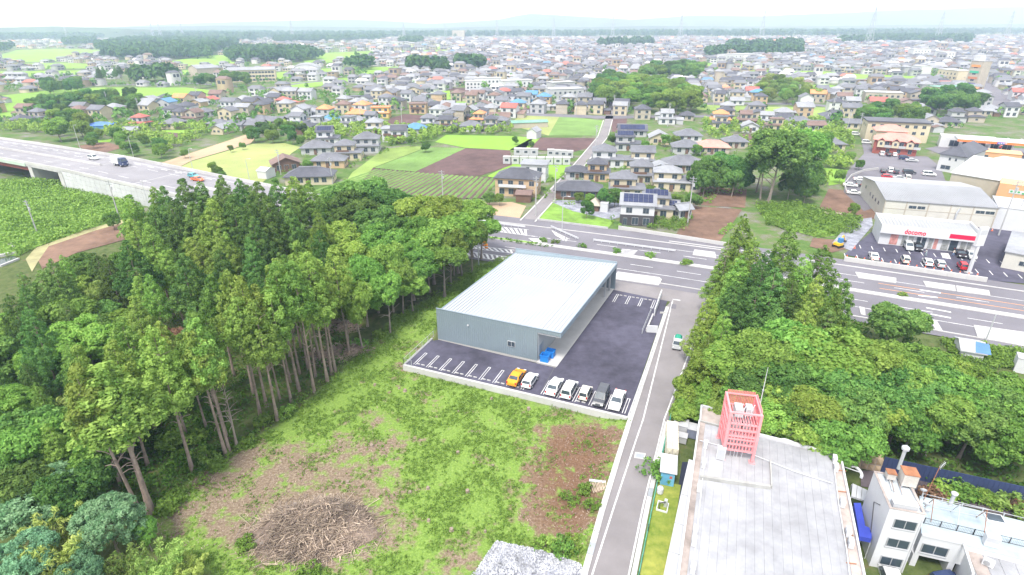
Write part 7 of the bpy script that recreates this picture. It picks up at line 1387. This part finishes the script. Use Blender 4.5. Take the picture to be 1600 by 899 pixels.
brush_pile('heap of dry branches between the cedar trunks', 508, 552, 3.0, 2.2, 1.2, 500, 4, 3); brush_pile('dry branch heap at the foot of slender trees by the lot', 548, 540, 3.4, 1.6, .9, 450, 5, 2); brush_pile('dry branch heap deeper in the wood above the trunks', 535, 505, 3.2, 2.0, 1.2, 350, 6, 2)
p0 = W(935,758); o = thing('log_bundle', 'small bundle of pale cut poles beside the lane', 'logs', (p0[0], p0[1], float(gz(p0[0], p0[1]))), .3)
for i in range(11): mb = MB(); x = -.9 + i * .18; mb.tube([(x, -.8 + rng.uniform(-.2, .2), .08 + .08 * (i % 2)), (x + .25, .6 + rng.uniform(-.2, .2), .1 + .08 * (i % 2))], .07, 6); obj('pole', mb, M_paledry, o)
p0 = W(933,750); o = thing('white_pipe', 'short white pipe lying by the pole bundle', 'pipe', (p0[0], p0[1], float(gz(p0[0], p0[1]))), -.2); mb = MB(); mb.tube([(-.9, 0, .17), (.9, 0, .17)], .16, 10); obj('tube', mb, M_white, o); mb = MB(); mb.tube([(.88, 0, .17), (1.0, 0, .17)], .19, 10); obj('collar', mb, M_wht_dirty, o)
STUMP = MB(); STUMP.lathe([(.34, -.05), (.26, .15), (.23, .35), (.18, .36)], 9); STUMPM = STUMP.mesh('stump', M_dryw)
for px_, py_ in ((542,746),(623,600),(632,604),(585,595),(715,700),(770,720),(705,820),(669,805),(730,760),(668,755),(826,632),(768,616),(716,636),(580,690),(758,822),(640,762)):
    p = W(px_, py_); o = link('tree_stump', STUMPM, None, (p[0], p[1], float(gz(p[0], p[1]))), rng.uniform(0, 6), (rng.uniform(.5, 1.0),) * 3); tag(o, 'pale cut tree stump in the weedy clearing', 'stump', 'stumps in the clearing', True)
gp = np.array([W(*p)[:2] for p in [(775,845),(845,860),(905,880),(920,899),(735,899),(745,890)]]); c = rs.uniform(gp.min(0), gp.max(0), (9000, 2)); c = c[inpoly(c[:, 0], c[:, 1], [tuple(p) for p in gp])][:3500]; vv, qq = leaf_quads(np.column_stack([c, np.full(len(c), .05)]), rs.normal(size=(len(c), 3)) * .5 + [0, 0, 1], rs.uniform(.05, .13, len(c)), .8, rs)
vv[1::2, 2] += .03; g_ = stuff('gravel', vv, qq, mat('gravel_stones', (.42, .43, .47), .95, .35, 4, coords='POS'), np.zeros(len(qq)), 'loose grey gravel stones on the bottom yard', 'gravel')
# ------------------------------------------------------------------ poles, lamps, pylons
def pole(px_, py_, h, label, kind='utility'):
    p = W(px_, py_); o = thing('utility_pole' if kind == 'utility' else 'street_lamp', label, 'pole' if kind == 'utility' else 'lamp', (p[0], p[1], -.05), -.3 + rng.normal() * .1, 'utility poles' if kind == 'utility' else 'street lamps', True)
    mb = MB(); mb.tube([(0, 0, 0), (0, 0, h)], [.17, .11] if kind == 'utility' else [.12, .07], 8); obj('shaft', mb, M_conc if kind == 'utility' else M_galv, o)
    if kind == 'utility':
        for z in (h - .5, h - 1.2): mb = MB(); mb.box(-.9, .9, -.14, -.05, z - .06, z + .06); [mb.box(x - .05, x + .05, -.12, -.06, z + .06, z + .24) for x in (-.8, -.3, .3, .8)]; obj('crossarm', mb, M_metal, o)
        mb = MB(); mb.tube([(.35, 0, h - 2.6), (.35, 0, h - 1.8)], .22, 8); obj('transformer', mb, M_greyw, o)
    else:
        mb = MB(); mb.tube([(0, 0, h), (.5, 0, h + .35), (1.4, 0, h + .45)], .05, 6); obj('arm', mb, M_galv, o); mb = MB(); mb.box(1.2, 1.9, -.13, .13, h + .36, h + .48); obj('lamp_head', mb, M_white, o)
for px_, py_, h, lb in ((837,337,11,'utility pole at the left kerb of the village lane'),(867,317,12,'utility pole with transformer by the lane in the cluster'),(930,243,12,'utility pole at the bend of the village lane'),(1074,352,13,'tall guyed utility pole beside the brown garden'),(439,273,9,'utility pole behind the brown log cabin'),(520,288,9,'utility pole right of the long cream house'),(692,306,8,'thin pole standing in the striped vegetable field'),(59,366,9,'left leaning pole on the vine bank'),(187,343,11,'pole on the vine bank under the raised highway'),(1560,368,14,'pole at the lane right of the phone shop'),(1583,357,14,'white pole before the warehouse extension'),(1322,209,11,'utility pole by the cream apartment block'),(1340,210,10,'right one of the pole pair by the apartments'),(1245,161,12,'utility pole beside the bright thicket'),(1297,188,12,'utility pole on the right meadow'),(1085,168,12,'pole at the edge of the big grove'),(1114,168,11,'pole on the grass by the bamboo grove')): pole(px_, py_, h, lb)
for px_, py_, h, lb in ((629,203,12,'utility pole beside the cream house by the field'),(564,190,12,'utility pole among the orange-roofed houses'),(692,203,12,'utility pole by the green crop plots'),(773,200,12,'utility pole left of the village fields'),(497,201,12,'utility pole above the white stepped-gable house'),(900,180,11,'utility pole at the upper village road'),(958,182,12,'utility pole at the village crossroads'),(1043,198,12,'pole by the blue roofed house row'),(219,180,10,'pole in front of the left houses'),(170,168,10,'pole above the large dark roofed house'),(310,162,11,'pole by the rice field corner')): pole(px_, py_, h, lb)
for px_, py_, h, lb in ((878,362,9,'street lamp at the junction by the vacant lot'),(748,414,10,'street lamp on the near highway edge left of store'),(235,333,9,'street lamp below the retaining wall'),(126,234,10,'street lamp on the far side of the raised highway'),(210,250,9,'street lamp behind the raised highway parapet'),(302,268,8,'street lamp by the dry field near the highway'),(391,287,8,'street lamp at the olive field corner'),(1540,533,5,'short lamp post on the right pavement pad')): pole(px_, py_, h, lb, 'lamp')
M_pyl = mat('pylon_steel', (.38, .42, .48), .6, .05, .1)
def pylon(px_, dist, top_py, label):
    b = np.array([(px_ - 800) / F_PX * dist, dist]); x = b[0] / math.cos(PITCH) * .96
    hh = 20.0
    while True:
        q = PXA(np.array(x), np.array(float(dist)), hh)
        if q[1] <= top_py or hh > 160: break
        hh += 1
    x += (px_ - PXA(np.array(x), np.array(float(dist)), hh * .5)[0]) * dist / F_PX
    o = thing('power_pylon', label, 'pylon', (float(x), dist, 0), rng.uniform(-.4, .4), 'power pylons on the horizon'); w0 = hh * .085; r_ = .22 + dist * .00012; mb = MB()
    for sx in (1, -1):
        for sy in (1, -1): mb.bar((sx * w0, sy * w0, 0), (sx * .5, sy * .5, hh), r_)
    obj('legs', mb, M_pyl, o); mb = MB(); k = 7
    for i in range(k):
        f0, f1 = i / k, (i + 1) / k; a0, a1 = w0 * (1 - f0) + .5 * f0, w0 * (1 - f1) + .5 * f1
        for s in (1, -1): mb.bar((-a0, s * a0, hh * f0), (a1, s * a1, hh * f1), r_ * .6); mb.bar((a0, s * a0, hh * f0), (-a1, s * a1, hh * f1), r_ * .6); mb.bar((s * a0, -a0, hh * f0), (s * a1, a1, hh * f1), r_ * .6)
    obj('lattice', mb, M_pyl, o)
    for f, l in ((.66, .13), (.8, .11), (.93, .08)): mb = MB(); mb.bar((-hh * l, 0, hh * f), (hh * l, 0, hh * f), r_ * .9); obj('crossarm', mb, M_pyl, o)
for px_, dist, tp, lb in ((1372,1500,11,'tallest lattice power pylon on the right horizon'),(1480,1700,18,'power pylon right of the tallest one on the horizon'),(1590,1900,17,'power pylon near the right frame edge'),(1198,1700,16,'power pylon above the dark hill wood'),(1068,2000,23,'power pylon right of the horizon centre'),(960,2100,25,'power pylon near the horizon centre'),(866,2300,29,'small power pylon left of the horizon centre'),(776,2200,31,'power pylon above the far hotel block'),(694,2300,31,'slim power pylon left of the hotel block'),(628,2300,35,'power pylon above the left-centre far wood'),(450,2400,32,'power pylon above the left forest'),(240,2500,33,'right one of the pylon pair on the left ridge'),(228,2500,33,'left one of the pylon pair on the left ridge'),(92,2600,40,'power pylon on the far left ridge'),(276,2500,37,'short pylon right of the ridge pair')): pylon(px_, dist, tp, lb)
# ------------------------------------------------------------------ town houses (nearest ones individually), far town, far woods, hills
FARWOOD = [[(0,60),(210,54),(400,62),(400,66),(200,60),(0,66)],[(150,78),(200,66),(300,64),(372,68),(368,76),(330,88),(250,90),(160,84)],[(355,92),(372,82),(470,82),(505,92),(460,98),(365,98)],[(0,78),(22,76),(20,84),(0,84)],[(1100,86),(1150,84),(1250,83),(1252,88),(1105,91)],[(430,62),(600,60),(600,64),(430,68)],[(400,56),(800,55),(1200,53),(1600,50),(1600,56),(1200,60),(800,60),(400,62)],[(1355,62),(1420,61),(1520,62),(1510,70),(1440,68),(1360,68)],[(1305,66),(1360,66),(1360,69),(1305,69)],[(935,72),(1020,68),(1020,72),(940,76)],[(635,108),(700,106),(700,114),(640,114)],[(716,104),(755,104),(755,110),(716,110)],[(540,106),(585,104),(580,110),(545,110)],[(200,128),(275,124),(278,130),(205,132)],[(160,90),(200,84),(330,86),(330,92),(180,94)],[(100,68),(150,64),(150,72),(100,72)],[(625,68),(660,66),(660,70),(625,70)],[(1135,76),(1180,76),(1250,74),(1250,80),(1140,82)],[(0,56),(420,52),(420,58),(0,62)]]
for pz_ in FARWOOD: FIELDS_PX.append(pz_)
ang = -.22; ca, sa = math.cos(ang), math.sin(ang)
def allowed(X, Y):
    px_, py_ = PXA(X, Y, 0.0); ok = (px_ > -60) & (px_ < 1660)
    for f in FIELDS_PX: ok &= ~inpoly(px_, py_, f)
    ok &= ~((px_ < 600) & (py_ > 215)) & ~((px_ > 1085) & (py_ > 205)) & ~((px_ < 330) & (py_ > 200)) & ~((px_ > 1500) & (py_ > 190)) & ~((px_ > 660) & (px_ < 1100) & (py_ > 196)) & ~((px_ < 660) & (px_ > 520) & (py_ > 200))
    return ok, px_, py_
def cand(sp_, y0, y1, seed):
    rs = np.random.default_rng(seed); n = int(y1 * 2.6 / sp_); g = np.arange(-n, n) * sp_; A, B_ = np.meshgrid(g, g); A = A.ravel() + rs.normal(size=A.size) * sp_ * .12; B_ = B_.ravel() + rs.normal(size=B_.size) * sp_ * .12
    X, Y = A * ca - B_ * sa, A * sa + B_ * ca; k = (Y > y0) & (Y < y1) & (np.abs(X) < Y * .93 + 30); X, Y = X[k], Y[k]; ok, px_, py_ = allowed(X, Y)
    road = (np.abs(((X * ca + Y * sa) / 62) % 1 - .5) < .045) | (np.abs(((-X * sa + Y * ca) / 84) % 1 - .5) < .035); den = np.where(px_ > 600, .9, .62); den = np.where((px_ < 560) & (py_ < 160), .30, den); den = np.where((px_ < 420) & (py_ < 80), .22, den)
    ok &= ~road & (rs.random(len(X)) < den)
    for hx, hy, hr in HOUSE_XY: ok &= (X - hx) ** 2 + (Y - hy) ** 2 > (hr + 7) ** 2
    return X[ok], Y[ok]
X, Y = cand(12.6, 200, 1250, 2); od = np.argsort(Y); X, Y = X[od], Y[od]
RC = ['grey'] * 10 + ['dark grey'] * 9 + ['pale grey'] * 8 + ['brown'] * 4 + ['red', 'blue', 'orange']; WC = ['cream', 'white', 'beige', 'white', 'grey', 'white', 'cream', 'beige', 'white', 'tan']
n_ind = 300 - len(HOUSE_XY)
for i in range(min(n_ind, len(X))):
    st = 2 if rng.random() < .66 else 1; Wd = rng.uniform(6.8, 10) if st == 2 else rng.uniform(7.5, 11); house((X[i], Y[i]), ang + rng.normal() * .08 + (math.pi / 2 if rng.random() < .18 else 0), Wd, rng.uniform(6.2, 8), st, str(rng.choice(['hip', 'hip', 'gable', 'gable', 'gabley', 'flat'], p=[.25, .22, .2, .15, .14, .04])), str(rng.choice(RC)), str(rng.choice(WC)), None, 1 if Y[i] < 330 else 0)
X2, Y2 = cand(21, 1250, 2500, 3); X = np.concatenate([X[n_ind:], X2]); Y = np.concatenate([Y[n_ind:], Y2]); n = len(X); rs = np.random.default_rng(9); big = np.where(Y > 1250, 1.45, 1.0)
w2 = rs.uniform(3.7, 5.7, n) * big; d2 = rs.uniform(3.2, 4.2, n) * big; hh = np.where(rs.random(n) < .65, 5.7, 3.0) * np.where(Y > 1250, 1.15, 1); hh = np.where(rs.random(n) < .03, hh * 1.9, hh); rise = d2 * .5; flat = rs.random(n) < .1; rise = np.where(flat, .3, rise)
rot = ang + rs.normal(size=n) * .1 + np.where(rs.random(n) < .25, math.pi / 2, 0); cr_, sr_ = np.cos(rot), np.sin(rot); ov = 1.1
def pv(lx, ly, z): return np.stack([X + lx * cr_ - ly * sr_, Y + lx * sr_ + ly * cr_, z], 1)
zb = np.full(n, -.1); V = [pv(sx * w2, sy * d2, z) for z in (zb, hh) for sx, sy in ((-1,-1),(1,-1),(1,1),(-1,1))] + [pv(-w2 * ov, -d2 * ov, hh - .3), pv(w2 * ov, -d2 * ov, hh - .3), pv(w2 * ov, d2 * ov, hh - .3), pv(-w2 * ov, d2 * ov, hh - .3), pv(-w2 * .75, 0 * d2, hh + rise), pv(w2 * .75, 0 * d2, hh + rise)]
for z0, z1 in ((.8, 2.2), (.62, .86)):
    za, zc = (z0 + 0 * hh, z1 + 0 * hh) if z0 > .7 else (hh * z0, hh * z1)
    for a, b_ in ((-.7, -.1), (.15, .75)): V += [pv(w2 * a, -d2 - .06, za), pv(w2 * b_, -d2 - .06, za), pv(w2 * b_, -d2 - .06, zc), pv(w2 * a, -d2 - .06, zc)]
V = np.stack(V, 1); nv = V.shape[1]; FQ = [(0,1,5,4),(1,2,6,5),(2,3,7,6),(3,0,4,7),(8,9,13,12),(10,11,12,13),(9,10,13,13),(11,8,12,12)] + [(14+4*k, 15+4*k, 16+4*k, 17+4*k) for k in range(4)]
base = (np.arange(n) * nv)[:, None]
quads = np.stack([base + np.array(f) for f in FQ if len(set(f)) == 4], 1).reshape(-1, 4); 
wc_ = np.array([(.52,.46,.34),(.58,.58,.60),(.42,.38,.32),(.60,.60,.62),(.40,.31,.22),(.36,.37,.39)]); rc_ = np.array([(.155,.16,.185),(.085,.088,.108),(.27,.28,.31),(.20,.205,.235),(.19,.13,.115),(.40,.15,.12),(.12,.22,.36),(.62,.62,.66),(.56,.26,.15)])
wsel = wc_[rs.integers(0, len(wc_), n)]; rsel = rc_[rs.choice(len(rc_), n, p=[.26,.20,.18,.18,.09,.02,.01,.045,.015])]; nf = len([f for f in FQ if len(set(f)) == 4]); col = np.ones((n, nf, 4)); col[:, :4, :3] = wsel[:, None]; col[:, 4:6, :3] = rsel[:, None]; col[:, 6:, :3] = (.06, .07, .09)
fm = bpy.data.materials.new('far_house_paint'); fm.use_nodes = True; at = fm.node_tree.nodes.new('ShaderNodeAttribute'); at.attribute_name = 'col'; fm.node_tree.links.new(at.outputs['Color'], fm.node_tree.nodes['Principled BSDF'].inputs['Base Color']); fm.node_tree.nodes['Principled BSDF'].inputs['Roughness'].default_value = .7
tri_me = npmesh('distant_houses', V.reshape(-1, 3), quads, fm, None, col.reshape(-1, 4))
o = link('distant_houses', tri_me); o['kind'] = 'stuff'; o['label'] = 'dense far town of small grey-roofed houses reaching the horizon wood'; o['category'] = 'houses'
tr = np.concatenate([base + np.array((9,10,13)), base + np.array((11,8,12))], 0); o = link('distant_hip_ends', npmesh('distant_hip_ends', V.reshape(-1, 3), tr, fm, None, np.concatenate([np.column_stack([rsel, np.ones(n)])] * 2))); o['kind'] = 'stuff'; o.parent = bpy.data.objects['distant_houses']
print('far houses', n)
# far trees
def far_trees(name, XY, h, label, lm='far', k=46, seed=1, cat='trees', ls=.16):
    rs = np.random.default_rng(seed); n = len(XY); h = np.asarray(h); d = rs.normal(size=(n * k, 3)); d[:, 2] = np.abs(d[:, 2]) * 1.1 - .25; d = unit(d); H = np.repeat(h, k); p = np.column_stack([np.repeat(XY, k, 0), H * .5]) + d * np.column_stack([H * .36, H * .36, H * .52]) * rs.uniform(.75, 1.08, (n * k, 1))
    v, q = leaf_quads(p, d + rs.normal(size=d.shape) * .45, H * ls * rs.uniform(.7, 1.3, n * k), .75, rs); cv = np.clip(np.repeat(rs.random(n), k) * .6 + rs.random(n * k) * .4, 0, 1); return stuff(name, v, q, LM[lm], cv, label, cat)
XYs = []; Hs = []
for i, f in enumerate(FARWOOD):
    P = np.array([W(*p)[:2] for p in f]); dist = P[:, 1].mean(); s = 8.5 if dist < 1300 else 15 if dist < 2500 else 26; ar = 0.5 * abs(sum(P[j-1][0]*P[j][1]-P[j][0]*P[j-1][1] for j in range(len(P)))); nn = min(2200, int(ar / s / s * 1.2)); rs = np.random.default_rng(40 + i); c = rs.uniform(P.min(0), P.max(0), (nn * 5, 2)); c = c[inpoly(c[:, 0], c[:, 1], [tuple(p) for p in P])][:nn]; XYs.append(c); Hs.append(rs.uniform(11, 17, len(c)) * (1 if dist < 1300 else 1.25 if dist < 2500 else 1.7))
far_trees('distant_wood', np.concatenate(XYs), np.concatenate(Hs), 'dark far woods standing between the fields and the town', 'far', 40, 2, 'wood'); print('far trees', sum(map(len, XYs)))
rs = np.random.default_rng(77); Yr = np.concatenate([rs.uniform(205, 700, 6500), rs.uniform(700, 1600, 4500)]) ; Xr = rs.uniform(-1, 1, len(Yr)) * Yr * .95; ok, px_, py_ = allowed(Xr, Yr); ok &= rs.random(len(Yr)) < np.where(px_ < 600, .8, .28)
far_trees('town_greenery', np.column_stack([Xr, Yr])[ok], rs.uniform(1.6, 4.8, ok.sum()) * np.where(rs.random(ok.sum()) < .1, 1.7, 1), 'garden bushes and small trees scattered between the town houses', 'dark', 34, 3, 'bushes', .15); print('town green', ok.sum())
ex = []
for pl_, n_ in (([(0,197),(330,197),(330,212),(262,240),(190,225),(100,215),(0,205)], 420), ([(1095,192),(1320,190),(1335,235),(1300,242),(1180,236),(1100,215)], 420), ([(600,200),(800,200),(800,211),(697,210),(660,228),(600,228)], 220), ([(405,196),(600,196),(600,215),(470,222),(405,205)], 260), ([(1310,250),(1335,262),(1290,292),(1285,262)], 50)):
    P = np.array([W(*p)[:2] for p in pl_]); c = rs.uniform(P.min(0), P.max(0), (n_ * 6, 2)); c = c[inpoly(c[:, 0], c[:, 1], [tuple(p) for p in P])]; a_, b_ = PXA(c[:, 0], c[:, 1], 0.0); k_ = np.ones(len(c), bool)
    for f in FIELDS_PX: k_ &= ~inpoly(a_, b_, f)
    for hx, hy, hr in HOUSE_XY: k_ &= (c[:, 0] - hx) ** 2 + (c[:, 1] - hy) ** 2 > (hr * .95) ** 2
    ex.append(c[k_][:n_])
ex = np.concatenate(ex); far_trees('garden_greenery', ex, rs.uniform(1.2, 4.2, len(ex)), 'bushes and low hedges in the gardens around the nearer fields', 'mid', 40, 4, 'bushes', .14)
# hills
def ridge(tops, dist, depth, m, seed, rough=6):
    rs = np.random.default_rng(seed); pxs = np.linspace(tops[0][0], tops[-1][0], 90); py = np.interp(pxs, [t_[0] for t_ in tops], [t_[1] for t_ in tops]); vs = []; fs = []; x = (pxs - 800) / F_PX * dist / CT * 1.0; zt = CAM_H + (HOR - (py + (pxs - 800) * ROLL)) / F_PX * dist / CT; zt = np.maximum(zt + np.convolve(rs.normal(size=len(pxs)) * rough, np.ones(4) / 4, 'same'), 1)
    k = 8
    for i in range(len(pxs)):
        for j in range(k): f = j / (k - 1); s = math.sin(math.pi * f) ** .8; vs.append((x[i] * (1 + depth / dist * (f - .5)), dist + depth * (f - .5), zt[i] * s + (rs.normal() * rough * .25 if 0 < j < k - 1 else -2)))
    for i in range(len(pxs) - 1):
        for j in range(k - 1): fs.append((i*k+j, (i+1)*k+j, (i+1)*k+j+1, i*k+j+1))
    mb = MB(); mb.add(vs, fs); return struct('hills', mb, m, smooth=True)
M_hill = mat('wooded_hill', (.045, .085, .04), .95, .3, .01, coords='POS')
ridge([(-300,48),(0,47),(60,44),(130,43),(210,41),(260,42),(330,45),(420,49),(520,50)], 3000, 500, M_hill, 1, 2)
ridge([(250,43),(400,37),(520,34),(600,33),(700,38),(780,33),(820,26),(880,29),(960,33),(1040,28),(1120,29),(1250,24),(1400,19),(1500,16),(1700,20),(1900,26)], 6200, 1000, M_hill, 2, 4)
ridge([(-500,44),(0,43),(120,44),(300,42),(450,40),(700,43),(800,41),(900,42),(1000,40),(1150,41),(1300,39),(1700,36),(1900,38)], 4600, 600, M_hill, 3, 3)
# ------------------------------------------------------------------ haze
hb = MB(); hb.box(-9000, 9000, -200, 7600, -3, 250)
hm = bpy.data.materials.new('haze'); hm.use_nodes = True; t = hm.node_tree; t.nodes.clear(); mo_ = t.nodes.new('ShaderNodeOutputMaterial'); vo = t.nodes.new('ShaderNodeVolumePrincipled'); vo.inputs['Absorption Color'].default_value = (1, 1, 1, 1); vo.inputs['Color'].default_value = (.52, .66, 1.0, 1); vo.inputs['Density'].default_value = HAZE; vo.inputs['Anisotropy'].default_value = .2; t.links.new(vo.outputs[0], mo_.inputs['Volume'])
hz_ = obj('haze', hb, hm); hz_['kind'] = 'stuff'; hz_['label'] = 'thin blue-white summer haze over the whole plain'; hz_['category'] = 'haze'; hz_.display_type = 'WIRE'
# ------------------------------------------------------------------ labels that single each thing out
LMK = [('behind the phone shop', W(1450,340)), ('near the petrol station', W(1540,215)), ('by the main crossing', W(1520,160)), ('near the bright thicket', W(1230,165)), ('by the big grove', W(1000,175)), ('near the village crossroads', W(955,185)), ('by the white terraced apartments', W(780,142)), ('near the green crop plots', W(665,185)), ('by the orange-roofed houses', W(570,180)), ('near the stepped-gable house', W(512,210)), ('below the arched gymnasium', W(475,130)), ('near the school', W(360,140)), ('by the left rice field', W(150,160)), ('above the raised highway', W(200,190)), ('by the log cabin', W(440,260)), ('near the solar roof house', W(990,330)), ('beside the new lot', W(800,600)), ('near the brush pile', W(490,815)), ('beside the hall roof', W(1200,690)), ('along the lane', W(1060,560)), ('near the dark hill wood', W(1180,100)), ('by the right rice field', W(1330,135)), ('in the right distance', W(1450,80)), ('in the central distance', W(900,90)), ('in the left distance', W(200,80)), ('by the slender trees', W(640,480)), ('at the left frame edge', W(30,560)), ('by the store verge', W(730,430)), ('right of the highway trees', W(1420,500)), ('by the lower navy fence', W(1480,700))]
ORD = ['leftmost', 'second from left', 'third from left', 'fourth from left', 'fifth from left', 'sixth from left', 'seventh from left', 'eighth from left', 'ninth from left', 'tenth from left', 'eleventh from left', 'twelfth from left']
TENS = ['', 'teenth', 'twenty', 'thirty', 'forty', 'fifty', 'sixty', 'seventy', 'eighty', 'ninety']
ONES = ['', 'first', 'second', 'third', 'fourth', 'fifth', 'sixth', 'seventh', 'eighth', 'ninth', 'tenth', 'eleventh', 'twelfth', 'thirteenth', 'fourteenth', 'fifteenth', 'sixteenth', 'seventeenth', 'eighteenth', 'nineteenth']
def ordw(i, n):
    if i == 0: return 'leftmost'
    if i == n - 1: return 'rightmost'
    k = i + 1
    s = ONES[k] if k < 20 else (TENS[k // 10][:-1] + 'ieth' if k % 10 == 0 else TENS[k // 10] + '-' + ONES[k % 10]); return s + ' from left'
def pxx(o): return float(PXA(np.array(o.location.x), np.array(o.location.y), o.location.z)[0])
def fit(s):
    w = s.split()
    if len(w) <= 16: return s
    for cut in (' in the middle of the left wood', ' on the left side of the wood', ' of the tall group', ' in the left wood', ' in the right wood', ' among the houses', ' in the town', ' of the big bamboo grove', ' in the row', ' in the clump', ' at the clearing edge by the store', ' in the open', ' on the hall roof', ' beside the raised highway', ' at the back'):
        if cut in s:
            s = s.replace(cut, '', 1)
            if len(s.split()) <= 16: return s
    return ' '.join(s.split()[:16])
grp = {}
for o, u in THINGS:
    if u: grp.setdefault(o['label'], []).append(o)
for lb, os_ in grp.items():
    if len(os_) == 1: continue
    if len(os_) <= 12:
        os_.sort(key=pxx)
        for i, o in enumerate(os_): o['label'] = fit(lb + ', ' + ordw(i, len(os_)))
        continue
    sub = {}
    for o in os_:
        d = [(math.hypot(math.log(max(o.location.y, 5) / q[1]) * 1.5, (o.location.x - q[0]) / q[1]), nm) for nm, q in LMK]; sub.setdefault(min(d)[1], []).append(o)
    for nm, ss in sub.items():
        ss.sort(key=pxx)
        for i, o in enumerate(ss): o['label'] = fit(lb + ' ' + nm + ('' if len(ss) == 1 else ', ' + ordw(i, len(ss))))
